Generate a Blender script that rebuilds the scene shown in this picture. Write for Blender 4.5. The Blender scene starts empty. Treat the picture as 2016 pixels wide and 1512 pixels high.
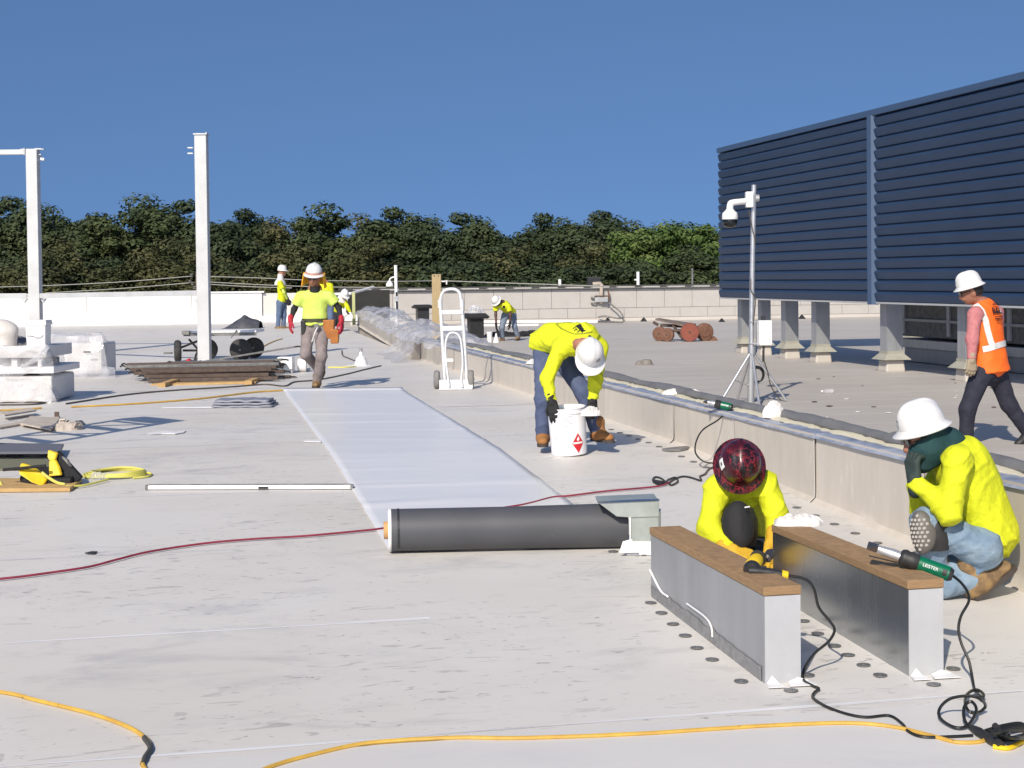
import bpy, bmesh, math, random
import numpy as np
from mathutils import Vector, Matrix, noise

random.seed(7)
R = math.radians
C = bpy.context.scene.collection
SC = bpy.context.scene

# ---------------------------------------------------------------- camera
F = 3000.0            # focal length in pixels of the 2016 px wide photograph (about 53 mm)
CX, CY = 1008.0, 626.6
CAM_H = 1.5
cam_d = bpy.data.cameras.new('camera')
cam_d.sensor_width = 36.0
cam_d.lens = 36.0 * F / 2016.0
cam_d.shift_y = -(756.0 - CY) / 2016.0
cam_d.clip_start = 0.1
cam_d.clip_end = 6000
cam = bpy.data.objects.new('camera', cam_d)
CROT = Matrix.Rotation(R(90 - 1.5), 3, 'X') @ Matrix.Rotation(R(-0.6), 3, 'Z')
cam.matrix_world = Matrix.Translation((0, 0, CAM_H)) @ CROT.to_4x4()
C.objects.link(cam)
SC.camera = cam

# ---------------------------------------------------------------- light
SUN_EL, SH = R(36), Vector((0.33, 0.944, 0)).normalized()     # SH: way the shadows fall
world = bpy.data.worlds.new('World'); SC.world = world
world.use_nodes = True
wn = world.node_tree.nodes; wl = world.node_tree.links
bg = wn['Background']
sky = wn.new('ShaderNodeTexSky'); sky.sky_type = 'NISHITA'; sky.sun_disc = False
sky.sun_elevation = SUN_EL
sky.sun_rotation = math.atan2(-SH.x, -SH.y)
sky.altitude = 0; sky.air_density = 1.0; sky.dust_density = 1.6; sky.ozone_density = 6.0
tcw = wn.new('ShaderNodeTexCoord'); vadd = wn.new('ShaderNodeVectorMath'); vadd.operation = 'ADD'; vadd.inputs[1].default_value = (0, 0, 0.36)
vnr = wn.new('ShaderNodeVectorMath'); vnr.operation = 'NORMALIZE'          # clear dry air: less brightening low down
wl.new(tcw.outputs['Generated'], vadd.inputs[0]); wl.new(vadd.outputs[0], vnr.inputs[0]); wl.new(vnr.outputs[0], sky.inputs[0])
hsw = wn.new('ShaderNodeHueSaturation'); hsw.inputs['Saturation'].default_value = 1.03
wl.new(sky.outputs[0], hsw.inputs['Color']); wl.new(hsw.outputs[0], bg.inputs[0])
bg.inputs[1].default_value = 0.116
sl = bpy.data.lights.new('sun', 'SUN'); sl.energy = 4.1; sl.angle = R(0.55); sl.color = (1.0, 0.905, 0.77)
so = bpy.data.objects.new('sun', sl); C.objects.link(so)
sd = Vector((SH.x * math.cos(SUN_EL), SH.y * math.cos(SUN_EL), -math.sin(SUN_EL)))
so.rotation_euler = sd.to_track_quat('-Z', 'Y').to_euler()
so.location = (-10, -20, 30)
SC.view_settings.view_transform = 'Standard'
SC.view_settings.look = 'None'
SC.view_settings.exposure = 0.24
SC.view_settings.gamma = 1.0
SC.view_settings.use_curve_mapping = False

# ---------------------------------------------------------------- pixels to places
D = Vector((-0.2098, 0.9777, 0)); N = Vector((0.9777, 0.2098, 0)); UP = Vector((0, 0, 1))
def UV(u, v, z=0.0): return D * u + N * v + UP * z
def ray(px, py): return CROT @ Vector(((px - CX) / F, -(py - CY) / F, -1.0))
def at(px, py, Y):                     # the point of that pixel's ray at depth Y
    r = ray(px, py); t = Y / r.y
    return Vector((r.x * t, Y, CAM_H + r.z * t))
ZR = -0.2                              # level of the older roof beyond the curb
def roof_z(x, y):
    u = D.x * x + D.y * y
    if u < 13: return -0.029 * (13 - u)
    if u < 29: return 0.0
    return 0.012 * (min(u, 50) - 29)
def g(px, py, dz=0.0):                 # where the ray meets the new roof
    r = ray(px, py); t = 10.0
    for i in range(30):
        z = roof_z(r.x * t, r.y * t) + dz
        t = 0.4 * t + 0.6 * (z - CAM_H) / r.z
    return Vector((r.x * t, r.y * t, CAM_H + r.z * t))
def gz(px, py, z):                     # where the ray meets a level z
    r = ray(px, py); t = (z - CAM_H) / r.z
    return Vector((r.x * t, r.y * t, z))
def gr(px, py, dz=0.0): return gz(px, py, ZR + dz)
def snap(p, dz=0.0): return Vector((p.x, p.y, roof_z(p.x, p.y) + dz))

# ---------------------------------------------------------------- materials
MATS = {}
def lin(c):
    return tuple((v / 12.92 if v <= 0.04045 else ((v + 0.055) / 1.055) ** 2.4) for v in c)
def mat(name, col, rough=0.6, metal=0.0, col2=None, scale=8.0, amt=0.5, bump=0.0, bscale=40.0, stretch=None,
        spec=0.5, alpha=None, trans=0.0, coat=0.0, col3=None, scale3=3.0, thr=(0.55, 0.62), rvar=0.0, sheen=0.0, rot=0.0):
    if name in MATS: return MATS[name]
    m = bpy.data.materials.new(name); MATS[name] = m; m.use_nodes = True
    nt = m.node_tree; n = nt.nodes; l = nt.links
    b = n['Principled BSDF']
    b.inputs['Base Color'].default_value = (*col, 1)
    b.inputs['Roughness'].default_value = rough
    b.inputs['Metallic'].default_value = metal
    b.inputs['Specular IOR Level'].default_value = spec
    if coat: b.inputs['Coat Weight'].default_value = coat; b.inputs['Coat Roughness'].default_value = 0.12
    if trans: b.inputs['Transmission Weight'].default_value = trans
    if alpha is not None: b.inputs['Alpha'].default_value = alpha
    if sheen: b.inputs['Sheen Weight'].default_value = sheen
    tc = n.new('ShaderNodeTexCoord'); mp = n.new('ShaderNodeMapping')
    geo = n.new('ShaderNodeNewGeometry')
    l.new(geo.outputs['Position'], mp.inputs[0])
    if rot: mp.inputs['Rotation'].default_value = (0, 0, rot)
    if stretch: mp.inputs['Scale'].default_value = stretch
    out = None
    if col2 is not None:
        nz = n.new('ShaderNodeTexNoise'); nz.inputs['Scale'].default_value = scale; nz.inputs['Detail'].default_value = 6; nz.inputs['Roughness'].default_value = 0.62
        l.new(mp.outputs[0], nz.inputs[0])
        rp = n.new('ShaderNodeValToRGB'); rp.color_ramp.elements[0].position = 0.5 - 0.5 * (1 - amt) * 0.6; rp.color_ramp.elements[1].position = 0.5 + 0.5 * (1 - amt) * 0.6 + 0.02
        rp.color_ramp.elements[0].color = (*col, 1); rp.color_ramp.elements[1].color = (*col2, 1)
        l.new(nz.outputs[0], rp.inputs[0]); out = rp.outputs[0]
        if rvar:
            mr = n.new('ShaderNodeMapRange'); mr.inputs[3].default_value = rough - rvar; mr.inputs[4].default_value = rough + rvar
            l.new(nz.outputs[0], mr.inputs[0]); l.new(mr.outputs[0], b.inputs['Roughness'])
    if col3 is not None:
        n3 = n.new('ShaderNodeTexNoise'); n3.inputs['Scale'].default_value = scale3; n3.inputs['Detail'].default_value = 8; n3.inputs['Roughness'].default_value = 0.7
        l.new(mp.outputs[0], n3.inputs[0])
        r3 = n.new('ShaderNodeValToRGB'); r3.color_ramp.elements[0].position = thr[0]; r3.color_ramp.elements[1].position = thr[1]
        l.new(n3.outputs[0], r3.inputs[0])
        mx = n.new('ShaderNodeMix'); mx.data_type = 'RGBA'; l.new(r3.outputs[0], mx.inputs[0])
        if out: l.new(out, mx.inputs[6])
        else: mx.inputs[6].default_value = (*col, 1)
        mx.inputs[7].default_value = (*col3, 1); out = mx.outputs[2]
    if out: l.new(out, b.inputs['Base Color'])
    if bump:
        nb = n.new('ShaderNodeTexNoise'); nb.inputs['Scale'].default_value = bscale; nb.inputs['Detail'].default_value = 5
        l.new(mp.outputs[0], nb.inputs[0])
        bp = n.new('ShaderNodeBump'); bp.inputs['Strength'].default_value = min(1, bump); bp.inputs['Distance'].default_value = 0.01 * max(1, bump)
        l.new(nb.outputs[0], bp.inputs['Height']); l.new(bp.outputs[0], b.inputs['Normal'])
    return m

# ---------------------------------------------------------------- mesh building
BASE = {}
class MB:
    def __init__(s): s.v = []; s.f = []; s.mi = []; s.cur = 0
    def add(s, vs, fs):
        o = len(s.v); s.v += [Vector(v) for v in vs]; s.f += [tuple(i + o for i in f) for f in fs]; s.mi += [s.cur] * len(fs); return s
    def box(s, c, size, rot=None, axes=None):
        c = Vector(c); hx, hy, hz = size[0] / 2, size[1] / 2, size[2] / 2
        A = axes if axes else (Vector((1, 0, 0)), Vector((0, 1, 0)), Vector((0, 0, 1)))
        if rot is not None: A = tuple(rot @ a for a in A)
        vs = [c + A[0] * (hx * i) + A[1] * (hy * j) + A[2] * (hz * k) for k in (-1, 1) for j in (-1, 1) for i in (-1, 1)]
        return s.add(vs, [(0, 2, 3, 1), (4, 5, 7, 6), (0, 1, 5, 4), (2, 6, 7, 3), (0, 4, 6, 2), (1, 3, 7, 5)])
    def hexa(s, b, t):                 # four bottom points, four top points
        return s.add(list(b) + list(t), [(3, 2, 1, 0), (4, 5, 6, 7), (0, 1, 5, 4), (1, 2, 6, 5), (2, 3, 7, 6), (3, 0, 4, 7)])
    def cyl(s, p0, p1, r0, r1=None, n=12, caps=True):
        p0 = Vector(p0); p1 = Vector(p1); r1 = r0 if r1 is None else r1
        a = (p1 - p0).normalized(); x = a.orthogonal().normalized(); y = a.cross(x)
        vs = []
        for p, r in ((p0, r0), (p1, r1)):
            vs += [p + (x * math.cos(2 * math.pi * i / n) + y * math.sin(2 * math.pi * i / n)) * r for i in range(n)]
        fs = [(i, (i + 1) % n, n + (i + 1) % n, n + i) for i in range(n)]
        if caps: fs += [tuple(range(n - 1, -1, -1)), tuple(range(n, 2 * n))]
        return s.add(vs, fs)
    def tube(s, pts, r, n=7, closed=False, caps=True):
        pts = [Vector(p) for p in pts]; m = len(pts); vs = []; fs = []
        nrm = None
        for i, p in enumerate(pts):
            if closed: t = (pts[(i + 1) % m] - pts[i - 1])
            else: t = pts[min(i + 1, m - 1)] - pts[max(i - 1, 0)]
            t = t.normalized() if t.length > 1e-9 else Vector((1, 0, 0))
            if nrm is None: nrm = t.orthogonal().normalized()
            nrm = nrm - t * nrm.dot(t)
            nrm = nrm.normalized() if nrm.length > 1e-6 else t.orthogonal().normalized()
            b = t.cross(nrm); rr = r[i] if isinstance(r, (list, tuple)) else r
            vs += [p + (nrm * math.cos(2 * math.pi * k / n) + b * math.sin(2 * math.pi * k / n)) * rr for k in range(n)]
        for i in range(m if closed else m - 1):
            a = i * n; b2 = ((i + 1) % m) * n
            fs += [(a + k, a + (k + 1) % n, b2 + (k + 1) % n, b2 + k) for k in range(n)]
        if caps and not closed: fs += [tuple(range(n - 1, -1, -1)), tuple(range((m - 1) * n, m * n))]
        return s.add(vs, fs)
    def lathe(s, o, axis, prof, n=24, x=None, sx=1.0, sy=1.0):    # prof: (radius, height)
        o = Vector(o); a = Vector(axis).normalized()
        x = (Vector(x) - a * Vector(x).dot(a)).normalized() if x is not None else a.orthogonal().normalized(); y = a.cross(x)
        vs = []; fs = []
        for r, h in prof:
            vs += [o + a * h + (x * (math.cos(2 * math.pi * i / n) * sx) + y * (math.sin(2 * math.pi * i / n) * sy)) * r for i in range(n)]
        for j in range(len(prof) - 1):
            fs += [(j * n + i, j * n + (i + 1) % n, (j + 1) * n + (i + 1) % n, (j + 1) * n + i) for i in range(n)]
        fs += [tuple(range(n - 1, -1, -1)), tuple(range((len(prof) - 1) * n, len(prof) * n))]
        return s.add(vs, fs)
    def prism(s, poly, vec):
        n = len(poly); vec = Vector(vec); vs = [Vector(p) for p in poly] + [Vector(p) + vec for p in poly]
        return s.add(vs, [tuple(range(n - 1, -1, -1)), tuple(range(n, 2 * n))] + [(i, (i + 1) % n, n + (i + 1) % n, n + i) for i in range(n)])
    def grid(s, fn, nu, nv):           # fn(a, b) with a, b in 0..1
        vs = [fn(i / nu, j / nv) for j in range(nv + 1) for i in range(nu + 1)]
        w = nu + 1
        return s.add(vs, [(j * w + i, j * w + i + 1, (j + 1) * w + i + 1, (j + 1) * w + i) for j in range(nv) for i in range(nu)])
    def build(s, name, mats, parent=None, smooth=False, bevel=0.0, solid=0.0, base=None, recalc=True):
        me = bpy.data.meshes.new(name)
        if parent is not None: b = BASE[parent.name]
        elif base is not None: b = Vector(base)
        else:
            xs = [v.x for v in s.v]; ys = [v.y for v in s.v]
            b = Vector(((min(xs) + max(xs)) / 2, (min(ys) + max(ys)) / 2, min(v.z for v in s.v)))
        me.from_pydata([tuple(v - b) for v in s.v], [], s.f)
        for m in (mats if isinstance(mats, (list, tuple)) else [mats]): me.materials.append(m)
        if any(s.mi): me.polygons.foreach_set('material_index', s.mi)
        if recalc:
            bm = bmesh.new(); bm.from_mesh(me); bmesh.ops.recalc_face_normals(bm, faces=bm.faces)
            if smooth:
                for e in bm.edges:
                    if len(e.link_faces) == 2 and e.calc_face_angle(0) > 0.7: e.smooth = False
            bm.to_mesh(me); bm.free()
        if smooth: me.polygons.foreach_set('use_smooth', [True] * len(me.polygons))
        ob = bpy.data.objects.new(name, me); C.objects.link(ob)
        if parent is not None: ob.parent = parent
        else: ob.location = b
        BASE[ob.name] = b
        if solid:
            md = ob.modifiers.new('thick', 'SOLIDIFY'); md.thickness = solid; md.offset = 0
        if bevel:
            md = ob.modifiers.new('bevel', 'BEVEL'); md.width = bevel; md.segments = 2; md.limit_method = 'ANGLE'; md.angle_limit = R(40)
        return ob
def thing(name, label, cat, base, group=None):
    o = bpy.data.objects.new(name, None); C.objects.link(o); o.location = base; o.empty_display_size = 0.1
    BASE[o.name] = Vector(base); return tag(o, label, cat, group)
def tag(o, label, cat, group=None, kind=None):
    if label: o['label'] = label
    if cat: o['category'] = cat
    if group: o['group'] = group
    if kind: o['kind'] = kind
    return o
def struct(o): o['kind'] = 'structure'; return o
def copy_tree(o, delta, parent=None, label=None):
    c = o.copy(); C.objects.link(c); c.parent = parent
    if parent is None: c.location = o.location + Vector(delta)
    BASE[c.name] = BASE[o.name] + Vector(delta)
    if label: c['label'] = label
    for ch in o.children: copy_tree(ch, delta, c)
    return c
def spline(pts, k=8):                  # Catmull-Rom through the points
    pts = [Vector(p) for p in pts]
    if len(pts) < 3: return pts
    P = [pts[0] * 2 - pts[1]] + pts + [pts[-1] * 2 - pts[-2]]; out = []
    for i in range(1, len(P) - 2):
        for j in range(k):
            t = j / k; a, b, c, d = P[i - 1], P[i], P[i + 1], P[i + 2]
            out.append(0.5 * ((2 * b) + (c - a) * t + (2 * a - 5 * b + 4 * c - d) * t * t + (3 * b - a - 3 * c + d) * t ** 3))
    return out + [pts[-1]]
def cable(name, pts, r, m, label, cat='cord', group=None, k=8, wob=0.0, n=7, parent=None):
    p = spline(pts, k)
    if wob:
        p = [q + Vector((noise.noise(q * 2.3) * wob, noise.noise(q * 2.3 + Vector((9, 3, 1))) * wob, 0)) for q in p]
    o = MB().tube(p, r, n).build(name, m, parent=parent, smooth=True)
    if parent is None: tag(o, label, cat, group)
    return o
def frame(fwd, up=UP):
    y = Vector(fwd).normalized(); x = y.cross(up).normalized(); z = x.cross(y)
    return x, y, z
def crumple(p, amp, sc, seed=0.0):
    q = p * sc + Vector((seed, seed * 1.7, -seed))
    a = noise.ridged_multi_fractal(q, 0.9, 2.1, 4, 1.0, 2.0) - 1.0
    return amp * a
# ---------------------------------------------------------------- colours
M_lime = mat('hivis_lime', (0.56, 0.60, 0.008), 0.8, col2=(0.61, 0.645, 0.012), scale=7, amt=.2, bump=1.2, bscale=20)
M_limep = mat('hivis_lime_faded', (0.52, 0.66, 0.10), 0.8, col2=(0.57, 0.69, 0.15), scale=6, bump=1.3, bscale=16)
M_orange = mat('hivis_orange', (0.95, 0.16, 0.01), 0.7, col2=(0.9, 0.13, 0.01), scale=7, bump=0.3, bscale=25)
M_refl = mat('reflective_tape', (0.72, 0.72, 0.68), 0.35, col2=(0.55, 0.56, 0.54), scale=20)
M_redsh = mat('pink_cotton', (0.42, 0.14, 0.15), 0.85, col2=(0.5, 0.2, 0.2), scale=30, bump=0.4, bscale=30)
M_jean = mat('blue_denim', (0.075, 0.115, 0.20), 0.9, col2=(0.12, 0.17, 0.27), scale=14, bump=1.5, bscale=18)
M_jeanl = mat('faded_denim', (0.13, 0.20, 0.29), 0.9, col2=(0.25, 0.335, 0.41), scale=9, bump=1.8, bscale=16)
M_navy = mat('navy_cotton', (0.014, 0.015, 0.028), 0.85, col2=(0.022, 0.024, 0.042), scale=12, bump=1.5, bscale=12)
M_taupe = mat('taupe_canvas', (0.185, 0.155, 0.15), 0.9, col2=(0.25, 0.21, 0.205), scale=12, bump=1.8, bscale=14)
M_black = mat('black_fabric', (0.012, 0.012, 0.013), 0.8, bump=0.3, bscale=40)
M_rubber = mat('black_rubber', (0.016, 0.016, 0.017), 0.55, col2=(0.03, 0.03, 0.03), scale=30)
M_blackp = mat('black_plastic', (0.018, 0.018, 0.02), 0.4, col2=(0.03, 0.03, 0.03), scale=10)
M_tire = mat('tire_rubber', (0.02, 0.02, 0.021), 0.75, col2=(0.05, 0.048, 0.045), scale=15, bump=0.4, bscale=60)
M_grubber = mat('grey_rubber', (0.17, 0.165, 0.16), 0.8, col2=(0.24, 0.23, 0.22), scale=20)
M_hat = mat('white_helmet', (0.70, 0.70, 0.70), 0.34, col2=(0.64, 0.63, 0.61), scale=14, coat=0.2)
M_white = mat('white_paint', (0.80, 0.80, 0.79), 0.45, col2=(0.74, 0.73, 0.71), scale=12)
M_alum = mat('white_aluminium', (0.74, 0.75, 0.76), 0.35, metal=0.25, col2=(0.66, 0.66, 0.66), scale=15)
M_rag = mat('white_rag', (0.68, 0.67, 0.66), 0.9, col2=(0.58, 0.55, 0.52), scale=9, bump=0.7, bscale=30)
M_skin = mat('skin', (0.33, 0.15, 0.095), 0.55, col2=(0.28, 0.12, 0.075), scale=30)
M_skind = mat('dark_skin', (0.10, 0.05, 0.035), 0.5, col2=(0.08, 0.04, 0.028), scale=30)
M_hair = mat('dark_hair', (0.01, 0.008, 0.007), 0.6, bump=0.5, bscale=120)
M_redglove = mat('red_glove', (0.42, 0.012, 0.03), 0.7, col2=(0.33, 0.01, 0.025), scale=25)
M_yglove = mat('yellow_glove', (0.62, 0.38, 0.02), 0.75, col2=(0.52, 0.30, 0.02), scale=25, bump=0.4, bscale=60)
M_tan = mat('tan_glove', (0.36, 0.29, 0.20), 0.8, col2=(0.29, 0.23, 0.16), scale=25)
M_teal = mat('teal_fabric', (0.006, 0.035, 0.04), 0.85, col2=(0.01, 0.05, 0.055), scale=10, bump=0.6, bscale=18)
M_tealglove = mat('dark_green_glove', (0.02, 0.035, 0.032), 0.75, col2=(0.03, 0.05, 0.045), scale=25)
M_boot = mat('tan_boot', (0.36, 0.165, 0.05), 0.8, col2=(0.26, 0.11, 0.035), scale=18, bump=0.5, bscale=40)
M_boot2 = mat('worn_boot', (0.30, 0.19, 0.08), 0.8, col2=(0.10, 0.065, 0.04), scale=14, bump=0.6, bscale=40)
M_sole = mat('boot_sole', (0.05, 0.04, 0.035), 0.8)
M_leather = mat('orange_leather', (0.42, 0.16, 0.03), 0.6, col2=(0.3, 0.1, 0.02), scale=14)
M_galv = mat('galvanised', (0.42, 0.43, 0.44), 0.42, metal=0.75, col2=(0.56, 0.57, 0.58), scale=7, amt=0.3, bump=0.05, bscale=12, rvar=0.12)
M_galvd = mat('galvanised_matt', (0.34, 0.35, 0.36), 0.5, metal=0.55, col2=(0.46, 0.47, 0.48), scale=5, amt=0.2, stretch=(1, 1, 0.25), rvar=0.1)
M_galvp = mat('galvanised_pale', (0.53, 0.54, 0.55), 0.5, metal=0.3, col2=(0.45, 0.46, 0.47), scale=6, amt=.2, rvar=0.08, col3=(0.62, 0.63, 0.64), scale3=9, thr=(.6, .75))
M_steel = mat('steel_tube', (0.62, 0.63, 0.64), 0.35, metal=0.7, col2=(0.5, 0.51, 0.52), scale=9)
M_postp = mat('galvanised_post', (0.55, 0.56, 0.56), 0.55, metal=0.2, col2=(0.47, 0.48, 0.48), scale=3, col3=(0.36, 0.35, 0.33), scale3=2.2, thr=(0.66, 0.75))
M_wood = mat('weathered_board', (0.36, 0.225, 0.11), 0.85, col2=(0.25, 0.155, 0.08), scale=7, stretch=(3, 3, 30), bump=0.4, bscale=50)
M_ply = mat('plywood_new', (0.50, 0.33, 0.14), 0.8, col2=(0.42, 0.26, 0.10), scale=9)
M_timber = mat('timber_post', (0.42, 0.33, 0.18), 0.85, col2=(0.33, 0.25, 0.13), scale=6, stretch=(6, 6, 0.7))
M_red = mat('red_cord', (0.27, 0.02, 0.045), 0.55, col2=(0.16, 0.012, 0.028), scale=6)
M_yel = mat('yellow_cord', (0.60, 0.38, 0.06), 0.6, col2=(0.46, 0.27, 0.05), scale=9, col3=(0.16, 0.09, 0.03), scale3=24, thr=(0.62, 0.7))
M_yel2 = mat('bright_yellow', (0.80, 0.55, 0.01), 0.5, col2=(0.70, 0.46, 0.01), scale=14)
M_yel3 = mat('pale_yellow_cord', (0.62, 0.58, 0.12), 0.55)
M_cordb = mat('black_cord', (0.012, 0.013, 0.012), 0.4)
M_cordg = mat('dusty_cord', (0.07, 0.06, 0.055), 0.6)
M_green = mat('tool_green', (0.0, 0.12, 0.055), 0.35)
M_toolg = mat('tool_gunmetal', (0.12, 0.105, 0.095), 0.35, metal=0.8, col2=(0.2, 0.18, 0.17), scale=30)
M_rust = mat('rust', (0.13, 0.062, 0.04), 0.85, col2=(0.20, 0.10, 0.065), scale=9, bump=0.4)
M_rustr = mat('red_oxide', (0.24, 0.065, 0.04), 0.75, col2=(0.18, 0.05, 0.035), scale=8)
M_rustd = mat('brown_steel', (0.06, 0.042, 0.035), 0.7, col2=(0.11, 0.075, 0.055), scale=12)
M_greyst = mat('grey_steel', (0.22, 0.22, 0.21), 0.6, metal=0.3, col2=(0.12, 0.12, 0.12), scale=10)
M_navyp = mat('blue_panel', (0.017, 0.038, 0.086), 0.40, metal=0.0, col2=(0.022, 0.046, 0.098), scale=1.2, spec=0.35, rvar=0.08)
M_navyt = mat('blue_trim', (0.045, 0.08, 0.15), 0.4, spec=0.5)
M_film = mat('grey_membrane', (0.135, 0.135, 0.14), 0.6, col2=(0.18, 0.178, 0.18), scale=4, bump=0.3, bscale=9)
M_blued = mat('blue_grey_flashing', (0.16, 0.19, 0.27), 0.35, col2=(0.40, 0.43, 0.50), scale=6, amt=0.45, bump=0.4, bscale=14)
M_foam = mat('cream_foam', (0.62, 0.58, 0.44), 0.95, col2=(0.52, 0.48, 0.36), scale=20, bump=0.8, bscale=40)
M_tarp = mat('grey_tarp', (0.10, 0.10, 0.115), 0.45, col2=(0.15, 0.15, 0.17), scale=8, bump=0.4, bscale=20)
M_rollm = mat('roll_underside', (0.062, 0.064, 0.072), 0.55, col2=(0.075, 0.077, 0.085), scale=3, col3=(0.20, 0.20, 0.20), scale3=7, thr=(0.68, 0.8))
M_scrap = mat('scrap_board', (0.50, 0.44, 0.38), 0.9, col2=(0.38, 0.33, 0.28), scale=10)
M_card = mat('cardboard_core', (0.52, 0.32, 0.14), 0.85, col2=(0.44, 0.26, 0.11), scale=20)
M_glass = mat('dark_dome', (0.006, 0.007, 0.008), 0.06, spec=0.6)
M_lens = mat('dark_glasses', (0.01, 0.01, 0.011), 0.1)
M_red_l = mat('label_red', (0.55, 0.012, 0.02), 0.5)
M_ink = mat('black_ink', (0.01, 0.01, 0.01), 0.7)
M_inkg = mat('grey_ink', (0.35, 0.35, 0.36), 0.7)
M_bark = mat('bark', (0.11, 0.085, 0.065), 0.9, col2=(0.18, 0.15, 0.12), scale=3)
M_grass = mat('meadow', (0.05, 0.075, 0.025), 0.95, col2=(0.08, 0.085, 0.035), scale=0.3)
M_stain = mat('parapet_membrane', (0.76, 0.755, 0.74), 0.55, col2=(0.71, 0.70, 0.68), scale=2)

def film_mat(name, tint, density, gloss=0.18):
    m = bpy.data.materials.new(name); MATS[name] = m; m.use_nodes = True
    nt = m.node_tree; n = nt.nodes; l = nt.links
    b = n['Principled BSDF']; b.inputs['Base Color'].default_value = (*tint, 1); b.inputs['Roughness'].default_value = gloss
    tr = n.new('ShaderNodeBsdfTransparent'); mx = n.new('ShaderNodeMixShader')
    geo = n.new('ShaderNodeNewGeometry'); nz = n.new('ShaderNodeTexNoise'); nz.inputs['Scale'].default_value = 3.5; nz.inputs['Detail'].default_value = 5
    mr = n.new('ShaderNodeMapRange'); mr.inputs[1].default_value = 0.3; mr.inputs[2].default_value = 0.7
    mr.inputs[3].default_value = density - 0.2; mr.inputs[4].default_value = density + 0.2
    bp = n.new('ShaderNodeBump'); bp.inputs['Strength'].default_value = 0.7; bp.inputs['Distance'].default_value = 0.04
    nb = n.new('ShaderNodeTexNoise'); nb.inputs['Scale'].default_value = 4.5; nb.inputs['Detail'].default_value = 2.5; nb.inputs['Distortion'].default_value = 2.0
    l.new(geo.outputs['Position'], nb.inputs[0]); l.new(nb.outputs[0], bp.inputs['Height']); l.new(bp.outputs[0], b.inputs['Normal'])
    l.new(geo.outputs['Position'], nz.inputs[0]); l.new(nz.outputs[0], mr.inputs[0]); l.new(mr.outputs[0], mx.inputs[0])
    l.new(tr.outputs[0], mx.inputs[1]); l.new(b.outputs[0], mx.inputs[2]); l.new(mx.outputs[0], n['Material Output'].inputs[0])
    return m
M_plastic = film_mat('clear_plastic_film', (0.66, 0.67, 0.72), 0.34, 0.12)
M_wrap = film_mat('pallet_wrap', (0.66, 0.66, 0.69), 0.34, 0.06)

# membrane on the new roof: off-white sheet with a beige dust layer, grey scuffs and black scratch marks
def membrane_mat(name, base, dust, scuff, scuff_amt, scratch=True):
    m = bpy.data.materials.new(name); MATS[name] = m; m.use_nodes = True
    nt = m.node_tree; n = nt.nodes; l = nt.links
    b = n['Principled BSDF']; b.inputs['Roughness'].default_value = 0.55; b.inputs['Specular IOR Level'].default_value = 0.35
    geo = n.new('ShaderNodeNewGeometry')
    mp = n.new('ShaderNodeMapping'); mp.inputs['Rotation'].default_value = (0, 0, -0.21); l.new(geo.outputs['Position'], mp.inputs[0])
    def nz(scale, stretch, det=6, ro=0.6, dist=0.0):
        q = n.new('ShaderNodeMapping'); q.inputs['Scale'].default_value = stretch; l.new(mp.outputs[0], q.inputs[0])
        t = n.new('ShaderNodeTexNoise'); t.inputs['Scale'].default_value = scale; t.inputs['Detail'].default_value = det; t.inputs['Roughness'].default_value = ro; t.inputs['Distortion'].default_value = dist
        l.new(q.outputs[0], t.inputs[0]); return t.outputs[0]
    def ramp(src, a, bb):
        r = n.new('ShaderNodeMapRange'); r.inputs[1].default_value = a; r.inputs[2].default_value = bb; l.new(src, r.inputs[0]); return r.outputs[0]
    def mix(fac, ca, cb):
        x = n.new('ShaderNodeMix'); x.data_type = 'RGBA'
        l.new(fac, x.inputs[0])
        for i, c in ((6, ca), (7, cb)):
            if isinstance(c, tuple): x.inputs[i].default_value = (*c, 1)
            else: l.new(c, x.inputs[i])
        return x.outputs[2]
    def mul(a, k):
        x = n.new('ShaderNodeMath'); x.operation = 'MULTIPLY'; l.new(a, x.inputs[0])
        if isinstance(k, float): x.inputs[1].default_value = k
        else: l.new(k, x.inputs[1])
        return x.outputs[0]
    col = mix(ramp(nz(0.28, (1, 1, 1), 5), 0.38, 0.62), base, dust)
    big = ramp(nz(0.5, (1, 1, 1), 4), 0.40, 0.60)
    big2 = ramp(nz(0.8, (1, 1, 1), 3), 0.36, 0.52)
    col = mix(mul(mul(ramp(nz(2.6, (0.55, 1.2, 1), 9, 0.72, 0.4), 0.5, 0.68), big), scuff_amt), col, scuff)
    if scratch:
        s1 = mul(ramp(nz(7.5, (0.45, 1.3, 1), 3, 0.5, 2.2), 0.62, 0.68), big2)
        col = mix(mul(s1, 0.36), col, (0.16, 0.16, 0.17))
        s2 = mul(ramp(nz(24, (0.5, 1.2, 1), 2, 0.5, 1.0), 0.665, 0.72), big2)
        col = mix(mul(s2, 0.5), col, (0.10, 0.10, 0.11))
    l.new(col, b.inputs['Base Color'])
    bp = n.new('ShaderNodeBump'); bp.inputs['Strength'].default_value = 0.35; bp.inputs['Distance'].default_value = 0.012
    l.new(nz(1.6, (0.5, 1.6, 1), 4), bp.inputs['Height']); l.new(bp.outputs[0], b.inputs['Normal'])
    return m
M_memb = membrane_mat('roof_membrane', (0.64, 0.62, 0.59), (0.595, 0.562, 0.515), (0.38, 0.38, 0.385), 0.8)
M_memb_new = membrane_mat('new_white_membrane', (0.625, 0.612, 0.595), (0.595, 0.575, 0.55), (0.5, 0.5, 0.52), 0.5, scratch=False)
M_memb_clean = membrane_mat('clean_white_membrane', (0.74, 0.74, 0.745), (0.70, 0.70, 0.705), (0.55, 0.55, 0.56), 0.5, scratch=False)
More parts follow.
